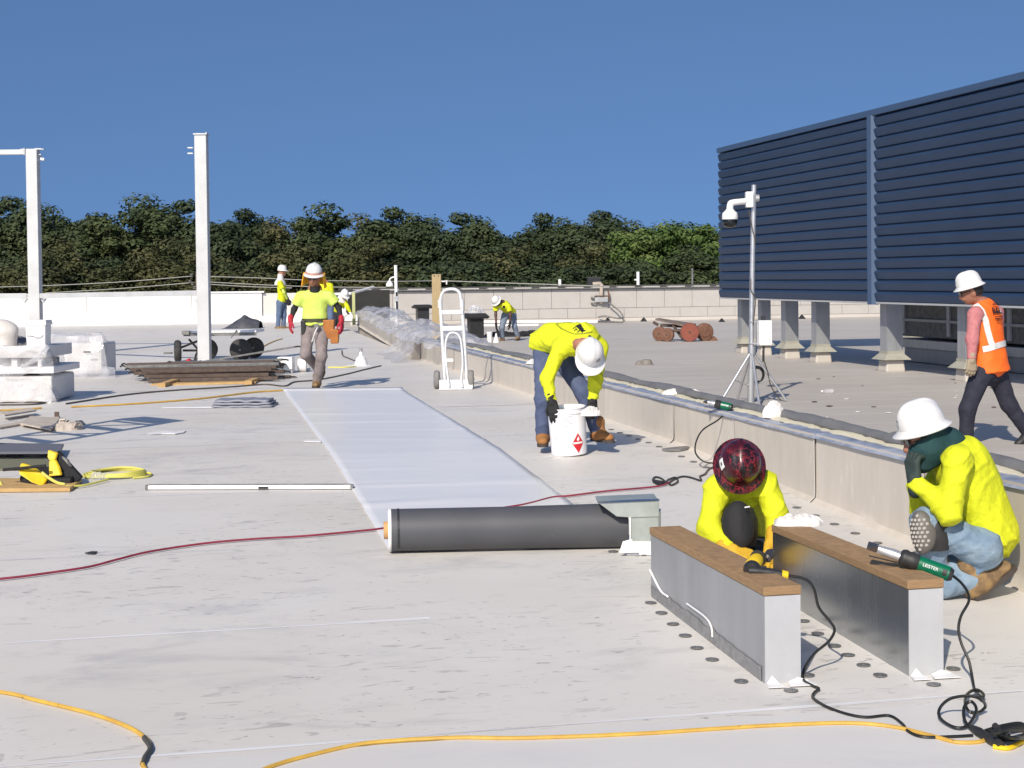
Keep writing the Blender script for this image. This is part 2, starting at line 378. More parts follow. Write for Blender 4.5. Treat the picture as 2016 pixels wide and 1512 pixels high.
M_curb = mat('curb_membrane', (0.58, 0.53, 0.465), 0.65, col2=(0.52, 0.475, 0.41), scale=3.0, stretch=(2, 2, 0.5), col3=(0.66, 0.62, 0.56), scale3=5, thr=(0.58, 0.72), bump=0.15, bscale=6)
M_curb2 = mat('curb_membrane_dark', (0.53, 0.485, 0.42), 0.65, col2=(0.475, 0.435, 0.37), scale=3.0, stretch=(2, 2, 0.5), col3=(0.62, 0.58, 0.52), scale3=5, thr=(0.6, 0.72), bump=0.15, bscale=6)
M_oldroof = membrane_mat('old_roof_membrane', (0.50, 0.465, 0.42), (0.455, 0.42, 0.375), (0.37, 0.345, 0.315), 0.6, scratch=False)
M_block = mat('grey_block', (0.455, 0.435, 0.41), 0.8, col2=(0.42, 0.40, 0.375), scale=2.5)
M_joint = mat('block_joint', (0.31, 0.30, 0.28), 0.9)
# ================================================================ SETTING
mb = MB(); mb.add([(-1500, -400, -7), (1500, -400, -7), (1500, 3000, -7), (-1500, 3000, -7)], [(0, 1, 2, 3)])
struct(mb.build('ground', M_grass))
# new roof: falls towards the camera in front, level in the middle, rises slightly at the back
mb = MB()
us = [-6] + list(np.linspace(0, 13, 14)) + [17, 21, 25, 29, 33, 37, 41, 45, 47.6, 50]
vl, vr = -22.0, 4.36
def rz(u): return -0.029 * (13 - u) if u < 13 else (0.0 if u < 29 else 0.012 * (min(u, 50) - 29))
rows = [[UV(u, v, rz(u)) for v in (vl, -8, -2, vr)] for u in us]
vs = [p for r_ in rows for p in r_]
fs = [(i * 4 + j, i * 4 + j + 1, (i + 1) * 4 + j + 1, (i + 1) * 4 + j) for i in range(len(us) - 1) for j in range(3)]
k = len(vs); vs += [UV(-6, vl, -7), UV(-6, vr, -7), UV(50, vr, -7), UV(50, vl, -7)]
e = (len(us) - 1) * 4
fs += [(0, k, k + 1, 3, 2, 1), (e, e + 1, e + 2, e + 3, k + 2, k + 3)]
fs += [tuple([k, k + 3] + [i * 4 for i in range(len(us) - 1, -1, -1)]), tuple([k + 1, k + 2] + [i * 4 + 3 for i in range(len(us) - 1, -1, -1)])]
mb.add(vs, fs)
main_roof = struct(mb.build('main_roof', M_memb, base=(0, 0, 0)))

# older, lower roof beyond the curb; low ribs of its lapped membrane
mb = MB()
b4 = [UV(-6, 4.40, -7), UV(57.5, 4.40, -7), UV(57.5, 45, -7), UV(-6, 45, -7)]
mb.hexa([b4[3], b4[2], b4[1], b4[0]], [Vector((p.x, p.y, ZR)) for p in (b4[3], b4[2], b4[1], b4[0])])
old_roof = struct(mb.build('old_roof', M_oldroof, base=(0, 0, 0)))
u = 9.0; i = 0
while u < 56:
    mb = MB(); w = 0.05
    mb.hexa([UV(u, 4.7, ZR), UV(u, 36, ZR), UV(u + w, 36, ZR), UV(u + w, 4.7, ZR)],
            [UV(u + .006, 4.7, ZR + .0018), UV(u + .006, 36, ZR + .0018), UV(u + w - .02, 36, ZR + .0012), UV(u + w - .02, 4.7, ZR + .0012)])
    o = mb.build('membrane_lap', M_oldroof, parent=old_roof); u += 1.02 + 0.12 * math.sin(i * 2.1); i += 1

# lapped seams of the sheets on the new roof (thin strips lying on it)
def roof_strip(name, u0, u1, v0, v1, dz, m, n=10, parent=None, wob=0.0):
    mb = MB()
    def fn(a, b):
        u = u0 + (u1 - u0) * b + wob * noise.noise(Vector((a * 9, b * 3, u0)))
        p = UV(u, v0 + (v1 - v0) * a); return Vector((p.x, p.y, roof_z(p.x, p.y) + dz))
    mb.grid(fn, n, 6); return mb.build(name, m, parent=parent)
for (u0, v0, v1) in ((5.62, -6, 4.3), (7.35, -6, 1.15), (9.25, -8, 0.3), (11.3, -8, 4.3), (14.2, -9, 4.3), (17.6, -10, 4.3), (21.5, -12, 4.3), (25.5, -14, 4.3)):
    roof_strip('membrane_seam', u0, u0 + 0.022, v0, v1, 0.0012, M_memb_clean, parent=main_roof, wob=0.02)
# a cleaner sheet across the very front and one round the steel curbs
roof_strip('foreground_sheet', 3.2, 5.55, -6, 4.2, 0.0035, M_memb_new, n=12, parent=main_roof)

# ================================================================ TREES
def leaf_mat(name, c1, c2, c3):
    m = bpy.data.materials.new(name); MATS[name] = m; m.use_nodes = True
    nt = m.node_tree; n = nt.nodes; l = nt.links; b = n['Principled BSDF']
    b.inputs['Roughness'].default_value = 0.65; b.inputs['Specular IOR Level'].default_value = 0.25
    geo = n.new('ShaderNodeNewGeometry'); nz = n.new('ShaderNodeTexNoise'); nz.inputs['Scale'].default_value = 0.33; nz.inputs['Detail'].default_value = 4
    l.new(geo.outputs['Position'], nz.inputs[0])
    rp = n.new('ShaderNodeValToRGB'); rp.color_ramp.elements[0].position = 0.36; rp.color_ramp.elements[1].position = 0.68
    rp.color_ramp.elements[0].color = (*c1, 1); rp.color_ramp.elements[1].color = (*c3, 1)
    e = rp.color_ramp.elements.new(0.52); e.color = (*c2, 1)
    l.new(nz.outputs[0], rp.inputs[0])
    hs = n.new('ShaderNodeHueSaturation'); mr = n.new('ShaderNodeMapRange'); mr.inputs[3].default_value = 0.9; mr.inputs[4].default_value = 1.25
    l.new(geo.outputs['Random Per Island'], mr.inputs[0]); l.new(mr.outputs[0], hs.inputs['Value']); l.new(rp.outputs[0], hs.inputs['Color'])
    l.new(hs.outputs[0], b.inputs['Base Color'])
    return m
LEAF = [leaf_mat('foliage_dark', (0.027, 0.040, 0.018), (0.038, 0.054, 0.022), (0.054, 0.070, 0.028)),
        leaf_mat('foliage_mid', (0.033, 0.048, 0.019), (0.050, 0.068, 0.025), (0.074, 0.088, 0.034)),
        leaf_mat('foliage_olive', (0.042, 0.047, 0.018), (0.064, 0.067, 0.025), (0.092, 0.086, 0.035)),
        leaf_mat('foliage_light', (0.045, 0.078, 0.018), (0.075, 0.120, 0.028), (0.12, 0.15, 0.05))]
def tree_variant(seed, leafm, bushy):
    rng = random.Random(seed); npr = np.random.default_rng(seed)
    root = bpy.data.objects.new('broadleaf_tree', None); C.objects.link(root); BASE[root.name] = Vector((0, 0, 0))
    tb = MB(); H = 15.0
    pts = [Vector((0, 0, 0))]; x = y = 0.0
    for i in range(1, 7):
        x += rng.uniform(-.3, .3); y += rng.uniform(-.3, .3); pts.append(Vector((x, y, H * 0.78 * i / 6)))
    tb.tube(pts, [0.34 - 0.045 * i for i in range(7)], 8)
    clumps = []
    for i in range(14):
        a = rng.uniform(0, 6.28); z0 = rng.uniform(0.22, 0.7) * H; ln = rng.uniform(2.0, 4.0) * (1.1 - 0.4 * z0 / H)
        p0 = Vector((x * z0 / H, y * z0 / H, z0)); e = p0 + Vector((math.cos(a) * ln, math.sin(a) * ln, rng.uniform(0.8, 2.6)))
        mid = (p0 + e) / 2 + Vector((rng.uniform(-.3, .3), rng.uniform(-.3, .3), -0.25)); tb.tube([p0, mid, e], [0.13, 0.09, 0.03], 6); clumps.append(e)
    tr = tb.build('trunk', M_bark, parent=root, smooth=True)
    # crown: leaf clumps through an uneven volume
    for i in range(190 if not bushy else 200):
        a = rng.uniform(0, 6.28); zz = rng.uniform(-0.98, 1.0); rr = math.sqrt(max(0, 1 - zz * zz)); q = rng.uniform(0.30, 1.0) ** .6 * .94
        ctr = Vector((math.cos(a) * rr, math.sin(a) * rr, zz)); n1 = 1 + 0.26 * noise.noise(ctr * 1.7 + Vector((seed, 0, 0)))
        cz = H * (0.56 if not bushy else 0.48)
        clumps.append(Vector((ctr.x * 4.9 * q * n1, ctr.y * 4.9 * q * n1, cz + ctr.z * H * (0.43 if not bushy else 0.47) * q * n1)))
    V = []; nl = 270
    for c in clumps:
        rad = rng.uniform(0.75, 1.45)
        d = npr.normal(size=(nl, 3)); d /= np.linalg.norm(d, axis=1)[:, None]
        ctrs = np.array(c) + d * (rad * npr.uniform(0.5, 1.0, (nl, 1))) * np.array([1, 1, 0.75])
        nrm = d + npr.normal(size=(nl, 3)) * 0.38 + np.array([0, 0, 0.35]); nrm /= np.linalg.norm(nrm, axis=1)[:, None]
        t = np.cross(nrm, npr.normal(size=(nl, 3))); t /= np.linalg.norm(t, axis=1)[:, None]; b = np.cross(nrm, t)
        s = npr.uniform(0.075, 0.15, (nl, 1)); 
        V.append(np.stack([ctrs - t * s * 1.35, ctrs - b * s * .8, ctrs + t * s * 1.35, ctrs + b * s * .8], 1).reshape(-1, 3))
    V = np.concatenate(V); nf = len(V) // 4
    me = bpy.data.meshes.new('crown'); me.vertices.add(len(V)); me.vertices.foreach_set('co', V.ravel())
    me.loops.add(nf * 4); me.loops.foreach_set('vertex_index', np.arange(nf * 4)); me.polygons.add(nf)
    me.polygons.foreach_set('loop_start', np.arange(nf) * 4); me.polygons.foreach_set('loop_total', np.full(nf, 4)); me.update(calc_edges=True)
    me.materials.append(leafm); cr = bpy.data.objects.new('crown', me); C.objects.link(cr); cr.parent = root; BASE[cr.name] = Vector((0, 0, 0))
    return root
TV = [tree_variant(11, LEAF[0], False), tree_variant(23, LEAF[1], False), tree_variant(37, LEAF[2], True), tree_variant(41, LEAF[0], True), tree_variant(53, LEAF[3], False)]
TN = {0: 'dark green broad tree', 1: 'mid green oak-like tree', 2: 'olive tinted bushy tree', 3: 'dense dark bushy tree', 4: 'pale yellow-green leafy tree'}
# (pixel x of the crown, pixel y of its top, distance, width factor, kind)
trees = [(-40, 410, 128, 1.05, 0), (45, 400, 124, 1.0, 0), (118, 424, 130, .9, 1), (175, 437, 138, .9, 0), (258, 405, 122, 1.1, 1), (335, 408, 126, 1.05, 0), (415, 404, 121, 1.0, 3),
         (490, 424, 150, 1.1, 0), (545, 436, 134, .9, 2), (612, 444, 140, .9, 2), (676, 420, 126, 1.0, 1), (735, 430, 131, .9, 2), (795, 422, 127, 1.0, 0), (865, 446, 136, .9, 1), (930, 430, 125, 1.0, 0),
         (995, 434, 129, .95, 3), (1050, 458, 140, .9, 1), (1095, 432, 128, .9, 0), (1150, 438, 133, .9, 2), (1195, 426, 127, 1.0, 0), (1255, 450, 137, .95, 1), (1300, 432, 122, .95, 4), (1372, 445, 130, .9, 4), (1440, 440, 126, 1.0, 4), (1520, 450, 130, 1.0, 1),
         (20, 470, 112, .9, 3), (95, 478, 110, .9, 2), (190, 480, 113, .95, 3), (300, 478, 111, 1.0, 2), (395, 486, 109, .95, 2), (470, 480, 112, .95, 3), (560, 490, 110, .95, 2), (640, 486, 112, .95, 3),
         (720, 480, 109, .95, 2), (815, 484, 112, .95, 3), (900, 488, 110, .95, 3), (985, 490, 111, .95, 2), (1075, 492, 110, .95, 3), (1165, 486, 112, .95, 2), (1240, 492, 110, .9, 3), (1320, 500, 112, .9, 1), (1400, 512, 110, .9, 1), (1480, 480, 112, 1.0, 3)]
REFS = ['cut by the left photo edge', 'behind the left frame post', 'just right of the left frame post', 'between the frame posts, left of middle', 'between the frame posts, right of middle', 'just left of the tall steel post', 'just behind the tall steel post', 'right of the tall steel post', 'above the hooded standing man', 'above the walking man\'s helmet', 'above the stooping man by the rail', 'left of the slim camera pole', 'right of the slim camera pole', 'above the timber post', 'above the hand truck', 'above the far stooping man', 'right of the far stooping man', 'left of the wall bracket', 'above the bucket man\'s helmet', 'above the wall bracket', 'above the white vent pipe', 'left of the pale trees', 'left of the dome camera', 'touching the blue screen edge', 'behind the blue screen']
REFX = [-40, 45, 118, 175, 258, 335, 415, 490, 545, 612, 676, 735, 795, 865, 930, 995, 1050, 1095, 1150, 1195, 1255, 1305, 1372, 1440, 1520]
TL = []
for i, (px, py, Y, w, kind) in enumerate(trees):
    k_ = min(range(25), key=lambda j: abs(REFX[j] - px))
    TL.append(TN[kind] + (' on the skyline ' if i < 25 else ' in the lower front row ') + REFS[k_])
first = {}
for i, (px, py, Y, w, kind) in enumerate(trees):
    top = at(px, py, Y); src = TV[kind]
    t = src if kind not in first else copy_tree(src, (0, 0, 0)); first[kind] = 1
    hgt = top.z + 7
    t.location = (top.x, Y, -7); t.scale = (w * 1.22, w * 1.22, hgt / 14.9); t.rotation_euler = (0, 0, (i * 2.399) % 6.28)
    tag(t, TL[i], 'tree', 'trees along the skyline')

# ================================================================ CURB WALL between the two roofs
WV = 4.30; WT = 0.385; WD = 0.34     # front face, top level, thickness
pA = g(1990, 1165)
wall_base = UV(13, WV, 0)
curb = thing('curb_wall', 'long low beige membrane-covered curb wall between the new and old roofs', 'wall', wall_base)
def wv(u):
    return WV if u < 30 else WV + 0.045 * (u - 30)
ends = [-4, 6.2, 8.35, 9.95, 11.55, 13.1, 15.4, 18.2, 21.4, 24.6, 28.2]
mb = MB()
uu = [-4, 6, 13, 20, 28.2, 30, 36, 44.8]
for a, b in zip(uu[:-1], uu[1:]):
    za, zb = (WT if a < 30 else WT + .014 * (a - 30)) - .01, (WT if b < 30 else WT + .014 * (b - 30)) - .01
    mb.hexa([UV(a, wv(a) + .012, rz(a) - .25), UV(a, wv(a) + WD, -.6), UV(b, wv(b) + WD, -.6), UV(b, wv(b) + .012, rz(b) - .25)],
            [UV(a, wv(a) + .012, za), UV(a, wv(a) + WD, za), UV(b, wv(b) + WD, zb), UV(b, wv(b) + .012, zb)])
mb.build('core', M_curb2, parent=curb)
cols = [M_curb, M_curb2, M_curb, M_curb2, M_curb, M_curb, M_curb2, M_curb, M_curb, M_curb2, M_curb, M_curb2, M_curb, M_curb]
ends2 = ends + [30.2, 34, 38, 44.8]
for i, (a, b) in enumerate(zip(ends2[:-1], ends2[1:])):
    mb = MB()
    def fn(s_, t_):
        u = a + (b - a) * s_; zt = WT if u < 30 else WT + .014 * (u - 30); z0 = rz(u) - .01
        z = z0 + (zt + 0.004 - z0) * t_
        foot = 0.05 * max(0, 1 - t_ / 0.12) ** 2
        v = wv(u) - foot - 0.008 * noise.noise(Vector((u * 1.3, z * 2, i))) - 0.004 * (i % 2)
        return UV(u + (0.012 if s_ == 0 else 0), v, z)
    mb.grid(fn, 14, 12)
    mb.build('facing_sheet', cols[i], parent=curb, smooth=True)
# white welded seam strips between the sheets
for u in (9.95, 11.55, 13.1, 8.35):
    mb = MB(); mb.grid(lambda s_, t_: UV(u + .018 * s_ - .004 + .03 * math.sin(u) * (0.5 - t_), wv(u) - .0105 - 0.047 * max(0, 1 - t_ / .12) ** 2, rz(u) + (WT - rz(u) - .02) * t_), 1, 12)
    mb.build('seam_strip', mat('seam_white', (0.64, 0.60, 0.54), 0.6), parent=curb)
# blue-grey flashing on the top, ragged cream foam, and the rolled grey membrane edge
mb = MB()
def fl(s_, t_):
    u = 3.5 + 25 * s_
    return UV(u, WV - .022 + 0.16 * t_, WT + .006 + 0.012 * noise.noise(Vector((u * 3, t_ * 2, 0))) * (0.3 + t_) - (.03 if t_ == 0 else 0))
mb.grid(fl, 160, 4); mb.build('top_flashing', M_blued, parent=curb, smooth=True)
mb = MB()
def fo(s_, t_):
    u = 6 + 18.5 * s_; e_ = 0.5 + 0.5 * noise.noise(Vector((u * 2.1, 0, 3)))
    return UV(u, WV + .115 + 0.12 * t_ + .03 * noise.noise(Vector((u * 6, t_, 1))), WT + .004 + .035 * math.sin(math.pi * t_) * e_ + .012 * noise.noise(Vector((u * 13, t_ * 5, 2))))
mb.grid(fo, 260, 5); mb.build('foam_strip', M_foam, parent=curb, smooth=True)
mb = MB()
us_ = np.linspace(6.4, 26.5, 120)
def rl(s_, t_):
    u = 7.4 + 20 * s_; r_ = .045 + .02 * noise.noise(Vector((u * 0.9, 0, 8))) + .008 * noise.noise(Vector((u * 5, t_ * 4, 8)))
    if 9.0 < u < 9.25: r_ *= 1.5
    a_ = math.pi * (1.08 - 1.22 * t_)
    return UV(u, WV + .255 + .03 * noise.noise(Vector((u * .8, 1, 0))) + math.cos(a_) * r_ * 1.35, WT + .015 + math.sin(a_) * r_ + .01)
mb.grid(rl, 220, 10); mb.build('membrane_edge', M_film, parent=curb, smooth=True, solid=0.004)
mb = MB()   # torn flap near the front
p0 = UV(8.35, WV + .25, WT + .03)
mb.add([p0, p0 + D * .42 + N * -.04, p0 + D * .36 + UP * .10 + N * .03, p0 + D * .05 + UP * .035 + N * .10, p0 + D * .2 + N * .2 + UP * -.02], [(0, 1, 2, 3), (3, 2, 4)])
mb.build('torn_flap', M_film, parent=curb, solid=0.004)
# standing end of the sheet, coloured dark for the shadow at the joint
mb = MB(); mb.grid(lambda s_, t_: UV(28.1 + .1 * s_, WV - .03 - .16 * s_ * (1 - .6 * t_), -.005 + (WT + .05) * t_), 2, 6)
mb.build('loose_sheet_end', mat('joint_shade', (0.20, 0.18, 0.165), 0.8), parent=curb, solid=0.006)

# ================================================================ WHITE PARAPET on the left
PU = 47.6
par = thing('parapet_wall', 'bright white membrane parapet wall along the far left roof edge', 'wall', UV(PU, -6, rz(PU)))
vseg = [-20, -14, -9.5, -6.2, -2.9, 0.2, 2.33]
for i, (a, b) in enumerate(zip(vseg[:-1], vseg[1:])):
    mb = MB(); z0 = rz(PU)
    prof = [(0, -.05), (0, .93), (.35, .93), (.35, -.05)]
    mb.hexa([UV(PU, a + .001, z0 - .05), UV(PU + .35, a + .001, z0 - .05), UV(PU + .35, b - .001, z0 - .05), UV(PU, b - .001, z0 - .05)],
            [UV(PU, a + .006, z0 + .92), UV(PU + .35, a + .006, z0 + .92), UV(PU + .35, b - .006, z0 + .92), UV(PU, b - .006, z0 + .92)])
    mb.build('parapet_sheet', M_stain, parent=par, bevel=0.003)
mb = MB(); mb.box(UV(PU + .17, -8.8, rz(PU) + .94), (22.4, .43, .05), axes=(N, D, UP)); mb.build('coping', M_white, parent=par, bevel=0.01)
mb = MB(); mb.hexa([UV(PU - .3, -20, rz(PU) - .02), UV(PU, -20, rz(PU) - .02), UV(PU, 2.3, rz(PU) - .02), UV(PU - .3, 2.3, rz(PU) - .02)],
                   [UV(PU - .28, -20, rz(PU) + .012), UV(PU, -20, rz(PU) + .06), UV(PU, 2.3, rz(PU) + .06), UV(PU - .28, 2.3, rz(PU) + .012)])
mb.build('base_flashing', M_memb_clean, parent=par)
mb = MB(); mb.box(UV(PU + .25, 3.0, rz(PU) + .42), (1.32, .35, .95), axes=(N, D, UP)); mb.build('return_panel', mat('cream_panel', (0.62, 0.60, 0.55), 0.7, col2=(0.58, 0.56, 0.52), scale=3), parent=par, bevel=.01)
mb = MB(); mb.box(UV(PU - .02, 4.0, rz(PU) + .10), (3.4, .3, .2), axes=(N, D, UP)); mb.build('low_upstand', M_white, parent=par, bevel=.01)
# added black panel standing in for the shade in the opening
dk = MB(); dk.box(UV(PU + 1.2, 5.0, rz(PU) + .45), (2.9, .06, 1.0), axes=(N, D, UP))
tag(dk.build('gap_shade_panel', mat('gap_shade', (0.016, 0.017, 0.015), 0.8, col2=(0.03, 0.03, 0.027), scale=3)), 'added black panel standing for the shade in the gap behind the walking man', 'shade_panel')
# guard rail by the gap
gb = g(697, 640)
rail = thing('guard_rail', 'yellow-green upright and white handrail at the far end of the curb wall', 'railing', gb)
MB().box(gb + UP * .48, (.085, .085, .96)).build('post', mat('rail_lime', (0.45, 0.47, 0.22), 0.6), parent=rail)
e0 = at(585, 582, gb.y); e1 = at(690, 578, gb.y); e2 = at(735, 565, gb.y + 1.5)
MB().tube([e0, e1, e2], .04, 8).build('top_rail', M_white, parent=rail)
MB().tube([at(597, 590, gb.y), at(594, 640, gb.y)], .035, 8).build('baluster', M_white, parent=rail)
MB().tube([at(607, 582, gb.y + .4), at(607, 640, gb.y + .4)], .03, 8).build('baluster', M_white, parent=rail)
MB().tube([at(684, 580, gb.y), at(680, 610, gb.y), at(674, 640, gb.y), at(664, 645, gb.y)], .035, 8).build('bent_leg', M_white, parent=rail)

# ================================================================ BLOCK WALL at the back of the old roof
BU = 56.7
bw = thing('block_wall', 'long grey wall of large blocks at the back of the old roof', 'wall', UV(BU, 18, ZR))
mb = MB(); mb.box(UV(BU + .2, 19, ZR + .64), (26.6, .3, 1.28), axes=(N, D, UP)); mb.build('backing', M_joint, parent=bw)
def blocks(v0, v1, w, z0, z1, off, mm):
    v = v0 - off
    while v < v1:
        a, b = max(v, v0), min(v + w, v1); v += w
        if b - a < .1: continue
        m_ = MB(); m_.box(UV(BU + .03, (a + b) / 2, (z0 + z1) / 2), (b - a - .014, .06, z1 - z0 - .014), axes=(N, D, UP)); m_.build('block', mm, parent=bw)
blocks(9.2, 32, 1.13, ZR + .52, ZR + 1.25, 0, M_block)
blocks(9.2, 32, 1.13, ZR + .14, ZR + .52, .5, M_block)
blocks(6.0, 9.2, 1.6, ZR + .4, ZR + 1.25, 0, M_block)
blocks(6.0, 9.2, 1.6, ZR + .14, ZR + .4, .6, M_block)
mb = MB(); mb.hexa([UV(BU - .12, 6, ZR + .005), UV(BU, 6, ZR + .005), UV(BU, 32, ZR + .005), UV(BU - .12, 32, ZR + .005)], [UV(BU - .02, 6, ZR + .135), UV(BU + .05, 6, ZR + .135), UV(BU + .05, 32, ZR + .135), UV(BU - .02, 32, ZR + .135)])
mb.build('cant_strip', M_oldroof, parent=bw)
mb = MB(); mb.box(UV(BU + .12, 19, ZR + 1.285), (26.8, .5, .035), axes=(N, D, UP)); mb.build('ledge', M_greyst, parent=bw)
v = 6.1
while v < 32:
    MB().box(UV(BU + .02, v + .37, ZR + 1.325), (.66, .3, .045), axes=(N, D, UP)).build('coping_board', M_block, parent=bw, bevel=.006)
    v += 1.02
mb = MB(); mb.box(UV(BU + .25, 19, ZR + 1.35), (26.8, .2, .1), axes=(N, D, UP)); mb.build('rear_coping', mat('dark_coping', (0.06, 0.06, 0.058), 0.7), parent=bw)

# ================================================================ BLUE LOUVRE SCREEN
SV, SB, ST = 11.7, 1.03, 4.24
scr = thing('louvre_screen', 'tall navy blue ribbed metal equipment screen raised on posts', 'screen', UV(24.5, SV + .3, ZR))
ms = [32.3, 24.5, 16.7]
NS = 17; pit = (ST - SB) / NS
def slat(u0, u1, z0, mm, vdir=None):
    # one rib: recessed flute below, proud pan above with a sloped upper lip
    prof = [(.0, 0), (-.020, .016), (-.046, pit - .056), (-.040, pit - .046), (-.010, pit - .016), (.0, pit - .010)]
    mb = MB(); n = len(prof)
    if vdir is None: P = lambda u, o, z: UV(u, SV + o, z)
    else: P = lambda t, o, z: UV(vdir - o if vdir > 25 else vdir + o, t, z)
    vs = [P(u0, o, z0 + z) for o, z in prof] + [P(u1, o, z0 + z) for o, z in prof]
    fs = [(i, i + 1, n + i + 1, n + i) for i in range(n - 1)] + [tuple(range(n)), tuple(range(2 * n - 1, n - 1, -1)), (n - 1, 0, n, 2 * n - 1)]
    mb.add(vs, fs); return mb.build('slat', mm, parent=scr)
for a, b in zip(ms[:-1], ms[1:]):
    for i in range(NS): slat(a - .002, b + .11, SB + i * pit, M_navyp)
for i in range(NS): slat(SV + .05, SV + 4.74, SB + i * pit, M_navyp, vdir=32.3)
mb = MB(); mb.box(UV(24.5, SV + .05, (SB + ST) / 2), (15.6, .03, ST - SB), axes=(D, N, UP)); mb.build('backing_sheet', M_navyp, parent=scr)
mb = MB(); mb.box(UV(24.5, SV + 4.78, (SB + ST) / 2), (15.6, .05, ST - SB), axes=(D, N, UP)); mb.build('rear_panel', M_navyp, parent=scr)
mb = MB(); mb.box(UV(24.47, SV + .01, ST + .055), (15.7, .15, .11), axes=(D, N, UP)); mb.build('top_cap', M_navyt, parent=scr, bevel=.008)
mb = MB(); mb.box(UV(24.47, SV + .03, SB - .018), (15.66, .1, .03), axes=(D, N, UP)); mb.build('bottom_trim', M_galvp, parent=scr)
for u in ms[1:]:
    mb = MB(); mb.prism([UV(u + .16, SV + .02, SB - .05), UV(u + .10, SV - .10, SB - .05), UV(u - .03, SV - .085, SB - .05), UV(u - .09, SV + .02, SB - .05)], UP * (ST - SB + .06)); mb.build('mullion', M_navyt, parent=scr)
M_skirt = mat('post_flashing', (0.30, 0.29, 0.24), 0.6, col2=(0.36, 0.35, 0.29), scale=6)
def screen_post(u, v, w, top=SB + .3):
    mb = MB(); t = .018
    mb.box(UV(u - w / 2, v, (top + ZR) / 2 + .1), (w, t, top - ZR - .2), axes=(N, D, UP))
    mb.box(UV(u + w / 2, v, (top + ZR) / 2 + .1), (w, t, top - ZR - .2), axes=(N, D, UP))
    mb.box(UV(u, v + w * .5, (top + ZR) / 2 + .1), (t, w, top - ZR - .2), axes=(N, D, UP))
    mb.box(UV(u, v - w * .5, (top + ZR) / 2 + .1), (t, w - .03, top - ZR - .2), axes=(N, D, UP))
    p = mb.build('post', M_galvd, parent=scr)
    mb = MB(); a, b = w * .56, w * .92
    def ring(q, z): return [UV(u - q, v - q, z), UV(u - q, v + q, z), UV(u + q, v + q, z), UV(u + q, v - q, z)]
    mb.hexa(ring(a, ZR + .31), ring(a, ZR + .36)); mb.hexa(ring(b, ZR + .21), ring(a + .004, ZR + .312))
    mb.build('flashing_skirt', M_skirt, parent=p)
    mb = MB(); mb.hexa(ring(w * .66, ZR - .01), ring(w * .58, ZR + .212)); mb.build('plinth', M_oldroof, parent=p, bevel=.03)
for (u, w) in ((31.85, .27), (30.75, .2), (29.35, .26), (27.8, .26), (24.75, .28), (22.0, .28), (19.2, .28)):
    screen_post(u, SV + .42, w)
for (u, v) in ((24.2, SV + 1.7), (31.8, SV + 4.4)):
    screen_post(u, v, .22)
# air-handling unit standing inside the screen
un = thing('air_handling_unit', 'dark metal rooftop unit on galvanised base behind the blue screen posts', 'rooftop unit', UV(24, SV + 3.2, ZR))
mb = MB(); mb.box(UV(24.0, SV + 3.3, 1.35), (7.2, 2.6, 2.1), axes=(D, N, UP)); mb.build('casing', M_greyst, parent=un, bevel=.02)
mb = MB(); mb.box(UV(24.0, SV + 3.3, .17), (7.3, 2.75, .17), axes=(D, N, UP)); mb.build('base_rail', M_galv, parent=un, bevel=.01)
mb = MB(); mb.box(UV(24.0, SV + 3.3, -.05), (7.0, 2.5, .27), axes=(D, N, UP)); mb.build('roof_curb', M_galvd, parent=un)
for z in (.62, .93): MB().box(UV(24.0, SV + 1.97, z), (7.2, .05, .05), axes=(D, N, UP)).build('panel_rail', M_galvd, parent=un)
for u in (27.4, 25.6, 23.5, 21.5): MB().box(UV(u, SV + 1.975, 1.3), (.1, .04, 1.9), axes=(D, N, UP)).build('stile', M_galvp, parent=un)
# ================================================================ PEOPLE: smooth bodies from blended limbs
def nets(Fv, org, h):
    S = Fv < 0
    nx, ny, nz = S.shape
    c = [S[i:nx - 1 + i, j:ny - 1 + j, k:nz - 1 + k] for i in (0, 1) for j in (0, 1) for k in (0, 1)]
    cnt = sum(a.astype(np.int8) for a in c); act = (cnt > 0) & (cnt < 8)
    ids = -np.ones(act.shape, np.int64); I = np.argwhere(act); ids[act] = np.arange(len(I))
    val = np.stack([Fv[I[:, 0] + i, I[:, 1] + j, I[:, 2] + k] for i in (0, 1) for j in (0, 1) for k in (0, 1)], 1)
    offs = np.array([(i, j, k) for i in (0, 1) for j in (0, 1) for k in (0, 1)], float)
    acc = np.zeros((len(I), 3)); n = np.zeros(len(I))
    for a in range(8):
        for b in range(a + 1, 8):
            if abs(offs[a] - offs[b]).sum() != 1: continue
            va, vb = val[:, a], val[:, b]; m = (va < 0) != (vb < 0)
            t = np.where(m, va / np.where(m, va - vb, 1), 0)
            acc += np.where(m[:, None], offs[a] + (offs[b] - offs[a]) * t[:, None], 0); n += m
    V = org + (I + acc / n[:, None]) * h
    Q = []
    for ax in range(3):
        sl0 = [slice(None)] * 3; sl1 = [slice(None)] * 3; sl0[ax] = slice(0, -1); sl1[ax] = slice(1, None)
        A, B = S[tuple(sl0)], S[tuple(sl1)]; E = np.argwhere(A != B)
        o1, o2 = [(1, 2), (2, 0), (0, 1)][ax]
        ok = (E[:, o1] > 0) & (E[:, o2] > 0) & (E[:, o1] < S.shape[o1] - 1) & (E[:, o2] < S.shape[o2] - 1); E = E[ok]
        def cid(d1, d2):
            q = E.copy(); q[:, o1] -= d1; q[:, o2] -= d2; return ids[q[:, 0], q[:, 1], q[:, 2]]
        q = np.stack([cid(1, 1), cid(0, 1), cid(0, 0), cid(1, 0)], 1)
        fl = ~A[E[:, 0], E[:, 1], E[:, 2]]; q[fl] = q[fl][:, ::-1]; Q.append(q)
    Q = np.concatenate(Q); Q = Q[(Q >= 0).all(1)]
    return V, Q
